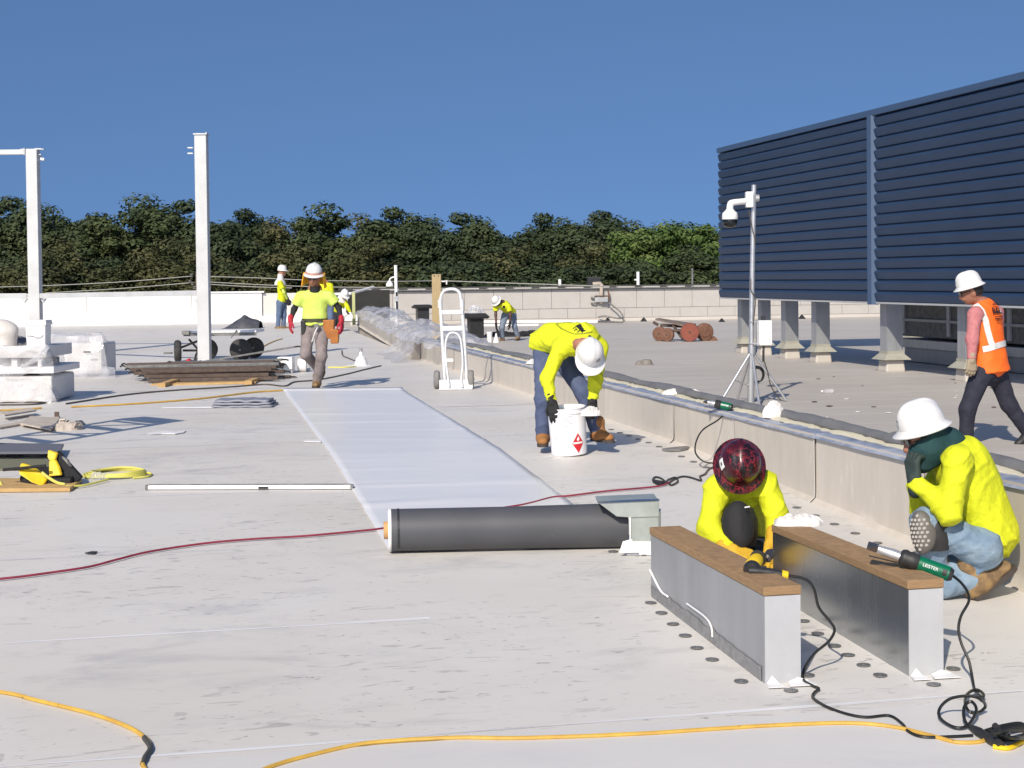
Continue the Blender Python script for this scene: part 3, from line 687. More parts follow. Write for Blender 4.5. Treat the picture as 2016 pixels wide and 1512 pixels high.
def cap(a, b, ra, rb, flat=False, w=None, q=1.0): return ('c', np.array(a, float), np.array(b, float), ra, rb, flat, None if w is None else np.array(w, float), q)
def ell(c, r, ax): return ('e', np.array(c, float), np.array(r, float), np.array([list(v) for v in ax], float))
def sdf(name, prims, h, k, mats, parent, wr=0.0, wf=26.0, seed=0.0, mfun=None):
    lo = np.min([np.minimum(p[1] - max(p[3], p[4]), p[2] - max(p[3], p[4])) if p[0] == 'c' else p[1] - p[2].max() for p in prims], 0) - 4 * h - .01
    hi = np.max([np.maximum(p[1] + max(p[3], p[4]), p[2] + max(p[3], p[4])) if p[0] == 'c' else p[1] + p[2].max() for p in prims], 0) + 4 * h + .01
    n = np.ceil((hi - lo) / h).astype(int) + 1
    G = [lo[i] + np.arange(n[i]) * h for i in range(3)]
    Fv = np.full(n, 0.5, np.float32)
    for p in prims:
        if p[0] == 'c':
            r = max(p[3], p[4]); a0 = np.minimum(p[1], p[2]) - r; a1 = np.maximum(p[1], p[2]) + r
        else: a0 = p[1] - p[2].max(); a1 = p[1] + p[2].max()
        m = k + 3 * h
        i0 = np.clip(((a0 - m - lo) / h).astype(int), 0, n); i1 = np.clip(((a1 + m - lo) / h).astype(int) + 2, 0, n)
        sl = tuple(slice(i0[i], i1[i]) for i in range(3))
        X = G[0][sl[0]][:, None, None]; Y = G[1][sl[1]][None, :, None]; Z = G[2][sl[2]][None, None, :]
        if p[0] == 'c':
            _, a, b, ra, rb, flat, w, q = p
            x, y, z = X - a[0], Y - a[1], Z - a[2]
            if w is not None:
                s = (x * w[0] + y * w[1] + z * w[2]) * (1 / q - 1); x = x + s * w[0]; y = y + s * w[1]; z = z + s * w[2]
            ba = b - a; L2 = max(ba @ ba, 1e-9)
            t0 = (x * ba[0] + y * ba[1] + z * ba[2]) / L2; t = np.clip(t0, 0, 1)
            d = np.sqrt((x - t * ba[0]) ** 2 + (y - t * ba[1]) ** 2 + (z - t * ba[2]) ** 2) - (ra + (rb - ra) * t)
            if flat: d = np.maximum(d, (t0 - 1) * math.sqrt(L2))
        else:
            _, c_, r, A = p
            x, y, z = X - c_[0], Y - c_[1], Z - c_[2]
            e = [(x * A[i][0] + y * A[i][1] + z * A[i][2]) / r[i] for i in range(3)]
            d = (np.sqrt(e[0] ** 2 + e[1] ** 2 + e[2] ** 2) - 1) * r.min()
        sub = Fv[sl]; hh = np.maximum(k - np.abs(sub - d), 0) / k
        Fv[sl] = np.minimum(sub, d) - hh * hh * k * .25
    if wr:
        X = G[0][:, None, None]; Y = G[1][None, :, None]; Z = G[2][None, None, :]
        a = wf
        m1 = np.sin(X * a * .35 + 1.3 * np.sin(Z * a * .3 + seed) + Y * a * .25 + seed) * .5 + .5
        p1 = Z * a * 1.05 + X * a * .55 + 2.4 * np.sin(X * a * .38 + seed) + 1.8 * np.sin(Y * a * .45 + Z * a * .2 + seed * 2)
        p2 = Z * a * .8 - X * a * .9 + 2.0 * np.sin(Z * a * .4 + seed * 3) + 1.5 * np.sin(Y * a * .5)
        w1 = np.exp(-(np.sin(p1) / .38) ** 2) * m1; w2 = np.exp(-(np.sin(p2) / .42) ** 2) * (1 - m1)
        Fv = (Fv - wr * 1.25 * (w1 + .8 * w2 - .35)).astype(np.float32)
    V, Q = nets(Fv, lo, h)
    me = bpy.data.meshes.new(name); b = np.array(BASE[parent.name])
    me.vertices.add(len(V)); me.vertices.foreach_set('co', (V - b).ravel())
    me.loops.add(len(Q) * 4); me.loops.foreach_set('vertex_index', Q.ravel()); me.polygons.add(len(Q))
    me.polygons.foreach_set('loop_start', np.arange(len(Q)) * 4); me.polygons.foreach_set('loop_total', np.full(len(Q), 4))
    me.polygons.foreach_set('use_smooth', np.ones(len(Q), bool))
    for m in (mats if isinstance(mats, (list, tuple)) else [mats]): me.materials.append(m)
    if mfun is not None:
        cen = V[Q].mean(1); me.polygons.foreach_set('material_index', mfun(cen).astype(np.int32))
    me.update(calc_edges=True)
    o = bpy.data.objects.new(name, me); C.objects.link(o); o.parent = parent; BASE[o.name] = BASE[parent.name]
    return o

def hard_hat(c, fwd, up, m, parent, style='full', scale=1.0, name='hard_hat', band=None, stickers=()):
    up = Vector(up).normalized(); fwd = (Vector(fwd) - up * Vector(fwd).dot(up)).normalized(); rt = fwd.cross(up)
    c = Vector(c); rx, ry, H = .113 * scale, .126 * scale, .146 * scale
    def P(th, r, z, ex=0.0):
        return c + rt * (math.sin(th) * (rx * r + ex)) + fwd * (math.cos(th) * (ry * r + ex)) + up * z
    nth = 40; vs = []; fs = []
    def ring(r, z, exf, ridge=0.0):
        for i in range(nth):
            th = 2 * math.pi * i / nth; lx = math.sin(th) * rx * r
            rd = ridge * math.exp(-(lx / .022) ** 4)
            vs.append(P(th, r + rd * .5, z + rd * .12 * (1 if z > H * .5 else .4), exf(th)))
    full = lambda th: (.027 + .009 * max(0, math.cos(th))) * scale
    visor = lambda th: (.006 + .062 * max(0, math.cos(th)) ** 1.3) * scale
    br = full if style == 'full' else visor
    zero = lambda th: 0.0
    ring(.93, -.012 * scale, zero)                                   # inner mouth
    ring(1.0, -.014 * scale, br)                                     # brim edge, under
    ring(1.0, -.009 * scale, lambda th: br(th) + .002)
    ring(1.0, .004 * scale, lambda th: br(th) * .45)
    ring(1.0, .018 * scale, zero)
    for ph in (12, 24, 36, 48, 58, 67, 75, 82, 87):
        a = R(ph); ring(math.cos(a) ** .72, .018 * scale + (H - .018 * scale) * math.sin(a), zero, .07 if ph > 30 else .03)
    nr = len(vs) // nth
    for j in range(nr - 1): fs += [(j * nth + i, j * nth + (i + 1) % nth, (j + 1) * nth + (i + 1) % nth, (j + 1) * nth + i) for i in range(nth)]
    fs.append(tuple(range((nr - 1) * nth, nr * nth)))
    # closed inner shell so that no light leaks through
    o = len(vs)
    for ph in (0, 30, 60, 80):
        a = R(ph)
        for i in range(nth): vs.append(P(2 * math.pi * i / nth, .93 * math.cos(a) ** .72, -.012 * scale + (H - .02 * scale) * math.sin(a)))
    for j in range(3): fs += [(o + j * nth + i, o + (j + 1) * nth + i, o + (j + 1) * nth + (i + 1) % nth, o + j * nth + (i + 1) % nth) for i in range(nth)]
    fs.append(tuple(range(o + 3 * nth, o + 4 * nth))[::-1]); fs += [(i, o + i, o + (i + 1) % nth, (i + 1) % nth) for i in range(nth)]
    mb = MB(); mb.add(vs, fs); hat = mb.build(name, m, parent=parent, smooth=True)
    if band is not None:
        mb = MB(); mb.grid(lambda a, b: P(2 * math.pi * a, 1.018 - .02 * b, (.012 + .032 * b) * scale, 0.003), 40, 2); mb.build('band', band, parent=hat, smooth=True)
    for (th, ph, size, mm) in stickers:
        def sp(a, b):
            t2 = th + (a - .5) * size / rx; p2 = ph + (b - .5) * size / H; q = math.cos(p2)
            return P(t2, max(q, .05) ** .72 * 1.012 + .004, .018 * scale + (H - .016 * scale) * math.sin(p2))
        mb = MB(); mb.grid(sp, 5, 5); mb.build('hat_sticker', mm, parent=hat)
    return hat

def hand(name, wrist, dirv, back, side, m, parent, h=.005, curl=.35, spread=.22, sc=1.06, cuff=.05, cm=None, thumb=.55):
    w = Vector(wrist); d = Vector(dirv).normalized(); bk = (Vector(back) - d * Vector(back).dot(d)).normalized(); s = d.cross(bk) * side   # s: towards the thumb
    P = []
    P.append(cap(w - d * cuff, w + d * .01, .036 * sc, .034 * sc))
    lens = [.072, .082, .076, .058]
    for i in range(4):
        off = (.031 - .021 * i) * sc
        kn = w + d * (.092 - .004 * abs(i - 1)) * sc + s * off
        P.append(cap(w + d * .015 + s * off * .75, kn, .020 * sc, .0165 * sc))
        L = lens[i] * sc; ang = 0.0; p = kn; fd = (d + s * (spread * (1.5 - i) / 1.5)).normalized()
        for j, fr in enumerate((.45, .30, .25)):
            ang += curl * (0.8 if j == 0 else 1.0); dd = fd * math.cos(ang) - bk * math.sin(ang)
            q = p + dd * L * fr * 1.05; P.append(cap(p, q, (.0125 - .001 * j) * sc, (.0115 - .001 * j) * sc)); p = q
    t0 = w + d * .028 * sc + s * .026 * sc - bk * .008; t1 = t0 + (d * .55 + s * thumb - bk * .25).normalized() * .048 * sc; t2 = t1 + (d * .9 + s * .2 - bk * .35).normalized() * .042 * sc
    P += [cap(t0, t1, .018 * sc, .0135 * sc), cap(t1, t2, .0135 * sc, .011 * sc)]
    return sdf(name, P, h, .010, m, parent)

def boot(ankle, toe, m, parent, h=.008, sc=1.0, up=UP, sole=None):
    a = Vector(ankle); t = Vector(toe); up = Vector(up).normalized()
    f = (t - a); f = (f - up * f.dot(up)).normalized(); s = f.cross(up)
    base = a - up * .075 * sc                                          # sole level
    heel = base - f * .055 * sc; tip = base + f * .185 * sc
    P = [cap(a + up * .09 * sc, a - up * .01, .058 * sc, .055 * sc), cap(a - up * .01, base + f * .06 * sc + up * .05 * sc, .053 * sc, .05 * sc),
         cap(heel + up * .045 * sc, base + up * .045 * sc, .044 * sc, .046 * sc), cap(base + up * .048 * sc, tip - f * .04 * sc + up * .038 * sc, .05 * sc, .043 * sc, w=up, q=.85)]
    o = sdf('boot', P, h, .03, m, parent, wr=.0015, wf=60)
    out = [(-.085, 0, .0), (-.075, .03, 0), (-.02, .038, 0), (.06, .044, 0), (.12, .05, 0), (.17, .042, 0), (.2, .02, 0), (.205, 0, 0)]
    poly = [base + f * x * sc + s * y * sc - up * .004 for x, y, _ in out] + [base + f * x * sc - s * y * sc - up * .004 for x, y, _ in out[-2:0:-1]]
    mb = MB(); mb.prism(poly, up * .026 * sc); mb.build('sole', sole or M_sole, parent=o)
    return o

def person(label, base, J, h=.011, shirt=M_lime, pants=M_jean, glove=(M_black, M_black), bootm=M_boot, skin=M_skin, hatm=M_hat, hat='full', long=True, hatc=.055, sleeve=None, band=None, stick=(),
           arm=None, hh=.005, curl=(.35, .35), hands=True, torso=1.0, boots=True, hatscale=1.0, wr=.005, back=None, thumbs=(.55, .55), pw=1.0):
    T = thing('person', label, 'person', base)
    V = lambda k_: Vector(J[k_])
    pel, ch, hd = V('pel'), V('ch'), V('hd'); hf = V('hf').normalized(); hu = V('hu').normalized(); hf = (hf - hu * hf.dot(hu)).normalized(); hr_ = hf.cross(hu)
    sp = (ch - pel).normalized(); sw = (V('sr') - V('sl')); dep = sw.cross(sp).normalized()
    hl = J.get('hpl'); hr = J.get('hpr'); hw = dep.cross(sp).normalized()
    if hl is None:
        sx = sw.normalized(); hl = pel - sx * .09 - UP * .03; hr = pel + sx * .09 - UP * .03
    hl, hr = Vector(hl), Vector(hr)
    # body: one continuous skin under the clothes
    A = (hr_, hf, hu); chin = hd - hu * .085 + hf * .055
    P = [ell(hd + hu * .02, (.078, .098, .105), A), ell(hd - hu * .035 + hf * .02, (.064, .08, .085), A), cap(hd - hu * .06 + hf * .03, chin, .052, .03),
         cap(hd + hu * .01 + hf * .095, hd - hu * .028 + hf * .118, .010, .015), ell(hd - hu * .058 + hf * .094, (.026, .012, .009), A), cap(hd + hu * .026 - hr_ * .045 + hf * .085, hd + hu * .026 + hr_ * .045 + hf * .085, .012, .012)]
    for s_ in (-1, 1): P.append(ell(hd + hr_ * s_ * .08 - hu * .01 - hf * .005, (.012, .02, .034), A))
    nk = ch + sp * .01
    P += [cap(hd - hu * .06 - hf * .015, nk, .058, .062), cap(nk, pel, .10, .10, w=dep, q=.75), cap(V('sl'), V('sr'), .045, .045)]
    for s_ in ('l', 'r'):
        P += [cap(V('s' + s_), V('e' + s_), .045, .040), cap(V('e' + s_), V('w' + s_), .040, .028)]
        hp = hl if s_ == 'l' else hr
        P += [cap(hp, V('k' + s_), .07, .05), cap(V('k' + s_), V('a' + s_), .048, .035)]
    amat = [skin] if arm is None else [skin, arm]
    def bm_(c):
        d = np.full(len(c), 9.0)
        for s_ in ('l', 'r'):
            for a, b in ((V('s' + s_), V('e' + s_)), (V('e' + s_), V('w' + s_))):
                a = np.array(a); b = np.array(b) - a; t = np.clip(((c - a) @ b) / (b @ b), 0, 1); d = np.minimum(d, np.linalg.norm(c - a - t[:, None] * b, axis=1))
        return (d < .065).astype(int)
    sdf('body', P, h * (.75 if h < .015 else 1), .025, amat, T, mfun=(bm_ if arm is not None else None))
    # shirt
    tq = .66; pl = pel - sp * .06
    P = [cap(ch - sp * .14, pel, .175 * torso, .165 * torso, w=dep, q=tq), cap(pel, pl, .165 * torso, .172 * torso, True, w=dep, q=.74), cap(V('sl') * .86 + V('sr') * .14, V('sr') * .86 + V('sl') * .14, .075, .075), cap(ch - sp * .05, ch + sp * .015, .095, .068)]
    if back is not None: P.append(cap(back[0], back[1], back[2], back[3]))
    for s_ in ('l', 'r'):
        S_, E_, W_ = V('s' + s_), V('e' + s_), V('w' + s_)
        if long:
            P += [cap(S_, E_, .074, .058), cap(E_, W_, .058, .043, True)]
        else:
            P += [cap(S_, S_.lerp(E_, .62), .076, .078, True)]
    sdf('shirt', P, h, .045, shirt, T, wr=wr, wf=24, seed=base[0])
    # trousers
    P = [cap(hl.lerp(hr, .2), hr.lerp(hl, .2), .115, .115), cap(pel, (hl + hr) / 2, .125 * torso, .12, w=dep, q=.8)]
    for s_ in ('l', 'r'):
        hp = hl if s_ == 'l' else hr; K, A_ = V('k' + s_), V('a' + s_)
        P += [cap(hp, K, .102 * pw, .074 * pw), cap(K, A_, .074 * pw, .064 * pw, True)]
    sdf('trousers', P, h, .04, pants, T, wr=wr * .9, wf=22, seed=base[1])
    if boots:
        for s_ in ('l', 'r'): boot(V('a' + s_), V('t' + s_), bootm, T, h=min(h, .012), up=V('u' + s_) if ('u' + s_) in J else UP)
    if hands:
        for i, s_ in enumerate(('l', 'r')):
            hand('glove' if glove[i] not in (M_skin, M_skind) else 'hand', V('w' + s_), V('h' + s_), V('b' + s_) if ('b' + s_) in J else dep, J.get('th' + s_, 1), glove[i], T, h=hh, curl=curl[i], thumb=thumbs[i])
    if hatm is not None: hard_hat(hd + hu * hatc, hf, hu, hatm, T, hat, hatscale, band=band, stickers=stick)
    return T, (hd, hf, hu, hr_), dep, sp
# ---------------------------------------------------------------- the crew
def glasses(H, T, m=M_lens):
    hd, hf, hu, hr_ = H; mb = MB()
    for s_ in (-1, 1): mb.box(hd + hu * .012 + hf * .108 + hr_ * s_ * .034, (.052, .012, .034), axes=(hr_, hf, hu)); mb.box(hd + hu * .018 + hf * .05 + hr_ * s_ * .083, (.005, .11, .008), axes=(hr_, hf, hu))
    mb.build('glasses', m, parent=T, bevel=.004)
def text(body, size, origin, right, up, m, parent, name='lettering', bold=0.0, xs=1.0):
    cu = bpy.data.curves.new(name, 'FONT'); cu.body = body; cu.size = size; cu.align_x = 'CENTER'; cu.align_y = 'CENTER'; cu.extrude = .0008; cu.offset = bold; cu.resolution_u = 2
    ob = bpy.data.objects.new(name, cu); C.objects.link(ob); dg = bpy.context.evaluated_depsgraph_get(); dg.update()
    me = bpy.data.meshes.new_from_object(ob.evaluated_get(dg)); C.objects.unlink(ob); bpy.data.objects.remove(ob)
    right = Vector(right).normalized(); up = Vector(up).normalized(); nn = right.cross(up); b = BASE[parent.name]
    for v in me.vertices: v.co = Vector(origin) + right * v.co.x * xs + up * v.co.y + nn * v.co.z - b
    me.materials.append(m); o = bpy.data.objects.new(name, me); C.objects.link(o); o.parent = parent; BASE[o.name] = b; return o

# 1 walking man in the middle distance
Y = 21.0; q = lambda x, y, d=0.0: at(x, y, Y + d)
J = dict(pel=q(620, 628, .02), ch=q(620, 572, 0), hd=q(618, 546, -.06), hf=(-.1, -1, -.35), hu=(.06, -.3, 1), sl=q(592, 584), sr=q(649, 584), el=q(579, 609, .05), er=q(667, 606, .02), wl=q(572, 631, -.05), wr=q(672, 632, -.06),
         hl=(-.05, -.12, -1), hr=(.06, -.15, -1), bl=(-1, -.3, 0), br=(1, -.3, 0), thl=-1, thr=1, hpl=q(607, 643, .03), hpr=q(633, 643, .0), kl=q(602, 697, -.12), kr=q(633, 701, -.16), al=q(632, 731, .42), ar=q(624, 752, -.02),
         tl=q(630, 742, .3), tr=q(619, 765, -.22), ul=(0, .75, .65))
T, H, dep, sp = person('man in lime T-shirt and tool belt walking towards the camera', snap(q(622, 766)), J, h=.014, shirt=M_limep, pants=M_taupe, glove=(M_redglove, M_redglove), bootm=M_boot2, long=False, arm=M_black,
                       band=mat('hat_band', (0.5, 0.27, 0.2), 0.6), hatc=.05, hh=.007, curl=(.3, .25), torso=1.0)
glasses(H, T)
hd, hf, hu, hr_ = H
mb = MB()   # neck shade hanging from the hat
def ns(a, b):
    th = R(75 + 210 * a); return hd + hu * (.06 - .2 * b) + hr_ * math.sin(th) * (.135 + .03 * b + .012 * math.sin(a * 31)) + hf * math.cos(th) * (.15 + .03 * b)
mb.grid(ns, 30, 6); mb.build('neck_shade', mat('neck_shade_mesh', (0.78, 0.50, 0.02), 0.7, col2=(0.85, 0.28, 0.01), scale=9), parent=T, smooth=True, solid=.003)
mb = MB(); mb.cyl(q(620, 573, -.03), q(620, 563, -.05), .078, .066, 18); mb.build('neck_gaiter', M_black, parent=T, smooth=True)
c = q(620, 631, .02)
mb = MB(); mb.lathe(c - UP * .02, (0, 0, 1), [(.178, 0), (.185, .003), (.185, .045), (.178, .048)], 24, x=(1, 0, 0), sx=1, sy=.74)
mb.build('tool_belt', mat('belt_web', (0.05, 0.055, 0.025), 0.8), parent=T)
for (x, y, sx_, sy_, mm, nm) in ((648, 648, .16, .26, M_leather, 'tool_pouch'), (659, 662, .13, .2, M_leather, 'tool_pouch'), (598, 645, .07, .2, M_rubber, 'tool_holster')):
    p = q(x, y, -.05); mb = MB(); mb.hexa([p + Vector((-sx_ * .4, -.05, -sy_ / 2)), p + Vector((sx_ * .4, -.05, -sy_ / 2)), p + Vector((sx_ * .4, .05, -sy_ / 2)), p + Vector((-sx_ * .4, .05, -sy_ / 2))],
        [p + Vector((-sx_ / 2, -.075, sy_ / 2)), p + Vector((sx_ / 2, -.075, sy_ / 2)), p + Vector((sx_ / 2, .075, sy_ / 2)), p + Vector((-sx_ / 2, .075, sy_ / 2))]); mb.build(nm, mm, parent=T, bevel=.012)
mb = MB(); mb.grid(lambda a, b: q(600 + 40 * a, 634.5 + 5 * b + 2.5 * math.sin(a * 6.28) ** 2, -.135 + .05 * (2 * a - 1) ** 2 - .012 * math.sin(b * 3.1)), 20, 4); mb.build('shirt_tail', M_limep, parent=T, smooth=True, solid=.004)
mb = MB(); mb.lathe(q(624, 643, -.16), (0, -1, 0), [(.03, 0), (.04, .01), (.04, .022), (.03, .03)], 16); mb.build('tape_measure', M_greyst, parent=T)
mb = MB(); mb.tube(spline([q(625, 645, -.19), q(620, 655, -.2), q(617, 664, -.19), q(614, 673, -.18)], 4), .009, 6); mb.build('cord_end', M_rag, parent=T)

# 2 standing man at the back, white hood
Y = 42.6; q = lambda x, y, d=0.0: at(x, y, Y + d)
J = dict(pel=q(555, 590), ch=q(553, 551), hd=q(555, 536), hf=(1, .25, -.15), hu=(.1, 0, 1), sl=q(551, 558, -.2), sr=q(556, 558, .2), el=q(559, 576, -.24), er=q(561, 575, .22), wl=q(566, 590, -.1), wr=q(567, 590, .18), hl=(.3, 0, -1), hr=(.3, 0, -1),
         bl=(0, -1, 0), br=(0, 1, 0), kl=q(549, 620, -.06), kr=q(559, 620, .08), al=q(547, 644, -.05), ar=q(558, 644, .05), tl=q(560, 650, -.1), tr=q(572, 650, .1))
J['hpl'] = q(551, 596, -.08); J['hpr'] = q(558, 596, .08)
T, H, dep, sp = person('man in jeans with white hood under his helmet, standing at the white parapet end', snap(q(553, 652)), J, h=.022, shirt=M_lime, pants=M_jean, glove=(M_black, M_black), long=False, arm=M_limep, hat='cap', hh=.012, wr=.006, bootm=M_boot2)
mb = MB(); hd, hf, hu, hr_ = H
mb.lathe(q(551.5, 561), (0.06, 0, 1), [(.21, 0), (.19, .09), (.115, .17), (.105, .27), (.10, .31)], 20, x=(1, 0, 0), sx=.78, sy=1.0); mb.build('hood', M_rag, parent=T, smooth=True)

# 3 man mostly hidden behind the walking man, 4 man bending at the gap
Y = 40.0; q = lambda x, y, d=0.0: at(x, y, Y + d)
J = dict(pel=q(644, 594), ch=q(640, 558), hd=q(629, 547), hf=(-.6, .7, -.2), hu=(-.1, 0, 1), sl=q(628, 562), sr=q(651, 563), el=q(628, 580), er=q(654, 581), wl=q(628, 592), wr=q(655, 594), hl=(0, 0, -1), hr=(0, 0, -1), bl=(-1, 0, 0), br=(1, 0, 0),
         kl=q(640, 622), kr=q(651, 622), al=q(640, 650), ar=q(652, 650), tl=q(632, 656, .1), tr=q(645, 656, .1))
person('lime-shirted man standing directly behind the walking man, mostly hidden', snap(q(646, 660)), J, h=.024, glove=(M_black, M_black), hh=.012, pants=M_jean, bootm=M_boot2)
Y = 43.5; q = lambda x, y, d=0.0: at(x, y, Y + d)
J = dict(pel=q(663, 612, .3), ch=q(670, 591, 0), hd=q(677, 582, -.12), hf=(.5, -.6, -.8), hu=(.35, -.5, .7), sl=q(662, 592, 0), sr=q(679, 594, -.05), el=q(668, 606, -.1), er=q(684, 605, -.1), wl=q(676, 612, -.2), wr=q(690, 616, -.1), hl=(.5, -.3, -.8), hr=(.6, 0, -.8), bl=(0, -1, 0), br=(1, -.2, 0),
         kl=q(660, 630, .1), kr=q(672, 630, .1), al=q(660, 646, .25), ar=q(673, 646, .25), tl=q(668, 652, .1), tr=q(681, 652, .1))
T, H, dep, sp = person('white-helmeted man stooping by the guard rail beyond the walking man', snap(q(666, 652, .2)), J, h=.024, glove=(M_white, M_white), hh=.012, pants=M_navy, hat='cap', bootm=M_boot2)
mb = MB(); mb.lathe(q(672, 592, -.02), (.3, -.3, 1), [(.17, 0), (.12, .1), (.1, .2)], 16); mb.build('hood', M_rag, parent=T, smooth=True)

# 5 stooping man on the old roof
Y = 41.5; q = lambda x, y, d=0.0: at(x, y, Y + d)
J = dict(pel=q(1003, 613, .25), ch=q(988, 596, -.15), hd=q(979, 594, -.28), hf=(-.45, -.45, -1), hu=(-.45, -.55, .45), sl=q(976, 601, -.2), sr=q(1001, 603, -.2), el=q(976, 620, -.22), er=q(1005, 620, -.22), wl=q(977, 641, -.25), wr=q(1004, 637, -.2), hl=(.1, -.1, -1), hr=(-.1, 0, -1),
         bl=(-1, -.4, 0), br=(1, -.4, 0), kl=q(988, 645, -.02), kr=q(1013, 643, .05), al=q(989, 667, .1), ar=q(1020, 664, .15), tl=q(980, 675, -.1), tr=q(1014, 672, -.1), hpl=q(994, 621, .2), hpr=q(1010, 620, .25))
T, H, dep, sp = person('man in lime T-shirt and jeans stooping on the old roof beside the black vent', Vector((q(1004, 670).x, Y, ZR)), J, h=.022, skin=M_skind, glove=(M_black, M_black), long=False, hh=.012, bootm=M_boot2, pants=mat('grey_denim', (0.13, 0.17, 0.24), 0.9, col2=(0.19, 0.23, 0.29), scale=10), hatc=.05)
p = q(992, 604, -.36); mb = MB(); mb.box(p, (.07, .01, .07), rot=Matrix.Rotation(.4, 3, 'X')); mb.build('shirt_print', M_ink, parent=T, bevel=.01)

# 6 man with the bucket
Y = 13.1; q = lambda x, y, d=0.0: at(x, y, Y + d)
J = dict(pel=q(1078, 672, .26), ch=q(1146, 677, -.16), hd=q(1160, 700, -.27), hf=(.04, -.42, -1), hu=(.1, -.93, .42), sl=q(1104, 684, -.12), sr=q(1181, 681, -.06), el=q(1077, 744, -.16), er=q(1172, 752, -.10), wl=q(1086, 790, -.23), wr=q(1167, 787, -.12),
         hl=(.22, -.15, -1), hr=(-.12, -.35, -1), bl=(-.3, -1, .1), br=(.5, -.9, .1), thl=1, thr=-1, hpl=q(1072, 693, .24), hpr=q(1104, 700, .30), kl=q(1070, 786, .02), kr=q(1148, 772, .10), al=q(1069, 858, .1), ar=q(1178, 851, .06), tl=q(1068, 898, -.16), tr=q(1210, 888, -.12), ur=(0, 0, 1))
J['tl'] = q(1068, 893, -.18)
back = (q(1084, 662, .2), q(1150, 664, -.1), .125, .13)
T, H, dep, sp = person('stooping man in long-sleeved lime shirt and jeans tilting a white bucket', snap(q(1130, 895)), J, h=.0095, glove=(M_black, M_black), hat='cap', hatc=.045, curl=(.18, .45), back=back, torso=.93, wr=.0085,
                        pants=mat('indigo_denim', (0.055, 0.075, 0.15), 0.9, col2=(0.085, 0.11, 0.19), scale=10, bump=0.5, bscale=26), stick=((-.55, .55, .045, mat('logo_grey', (0.12, 0.13, 0.13), 0.6, col2=(0.5, 0.5, 0.5), scale=90)),))
# print on the back of the shirt: outline, bar and letters
def shirt_of(T): return [c for c in T.children if c.name.startswith('shirt')][0]
def ribbon(ob, line, wdt, m, name='shirt_print', off=.004, parent=None):
    bpy.context.view_layer.update(); b = BASE[ob.name]; pts = []
    for (x0, y0), (x1, y1) in zip(line[:-1], line[1:]):
        for i in range(6):
            ok, loc, nrm, _ = ob.ray_cast(Vector((0, 0, CAM_H)) - b, ray(x0 + (x1 - x0) * i / 5, y0 + (y1 - y0) * i / 5).normalized())
            if ok: pts.append((loc + b + nrm * off, nrm))
    if len(pts) < 3: return
    L, Rr = [], []
    for i, (p, nrm) in enumerate(pts):
        t = pts[min(i + 1, len(pts) - 1)][0] - pts[max(i - 1, 0)][0]; t = t.normalized() if t.length > 1e-6 else Vector((1, 0, 0)); s_ = t.cross(nrm).normalized(); L.append(p - s_ * wdt / 2); Rr.append(p + s_ * wdt / 2)
    n = len(pts); MB().add(L + Rr, [(i, i + 1, n + i + 1, n + i) for i in range(n - 1)]).build(name, m, parent=parent or ob, recalc=False)
so_ = shirt_of(T); M_pr = mat('print_olive', (0.16, 0.19, 0.01), 0.8)
ribbon(so_, [(1095, 638), (1104, 646), (1119, 654), (1130, 658), (1150, 657), (1166, 653)], .008, M_pr)
ribbon(so_, [(1095, 638), (1110, 635), (1128, 636)], .006, M_pr)
ribbon(so_, [(1138, 640), (1143, 646), (1149, 653)], .045, M_ink)
for ln in ([(1128, 648), (1136, 642)], [(1131, 652), (1135, 647), (1137, 651)], [(1137, 655), (1142, 650)], [(1160, 660), (1157, 668), (1166, 665), (1160, 660)], [(1156, 671), (1163, 669), (1167, 672)]): ribbon(so_, ln, .009, M_ink)
# 7 kneeling man in the red and black helmet
Y = 8.25; q = lambda x, y, d=0.0: at(x, y, Y + d)
M_flame = bpy.data.materials.new('red_flame_helmet'); M_flame.use_nodes = True
nt = M_flame.node_tree; n_ = nt.nodes; l_ = nt.links; b_ = n_['Principled BSDF']; b_.inputs['Roughness'].default_value = .28; b_.inputs['Coat Weight'].default_value = .15
ge = n_.new('ShaderNodeNewGeometry'); vo = n_.new('ShaderNodeTexVoronoi'); vo.feature = 'DISTANCE_TO_EDGE'; vo.inputs['Scale'].default_value = 17; vo.inputs['Randomness'].default_value = 1.0
nz = n_.new('ShaderNodeTexNoise'); nz.inputs['Scale'].default_value = 12; nz.inputs['Detail'].default_value = 3
mx = n_.new('ShaderNodeMix'); mx.data_type = 'VECTOR'; mx.inputs[0].default_value = .12
l_.new(ge.outputs['Position'], mx.inputs[4]); l_.new(nz.outputs['Color'], mx.inputs[5]); l_.new(mx.outputs[1], vo.inputs['Vector'])
rp = n_.new('ShaderNodeValToRGB'); rp.color_ramp.elements[0].position = .02; rp.color_ramp.elements[1].position = .075
rp.color_ramp.elements[0].color = (.24, .016, .026, 1); rp.color_ramp.elements[1].color = (.010, .005, .006, 1); l_.new(vo.outputs['Distance'], rp.inputs[0])
n2 = n_.new('ShaderNodeTexNoise'); n2.inputs['Scale'].default_value = 9; l_.new(ge.outputs['Position'], n2.inputs[0])
r2 = n_.new('ShaderNodeValToRGB'); r2.color_ramp.elements[0].position = .56; r2.color_ramp.elements[1].position = .60; l_.new(n2.outputs[0], r2.inputs[0])
m2 = n_.new('ShaderNodeMix'); m2.data_type = 'RGBA'; l_.new(r2.outputs[0], m2.inputs[0]); l_.new(rp.outputs[0], m2.inputs[6]); m2.inputs[7].default_value = (.045, .004, .010, 1); l_.new(m2.outputs[2], b_.inputs['Base Color'])
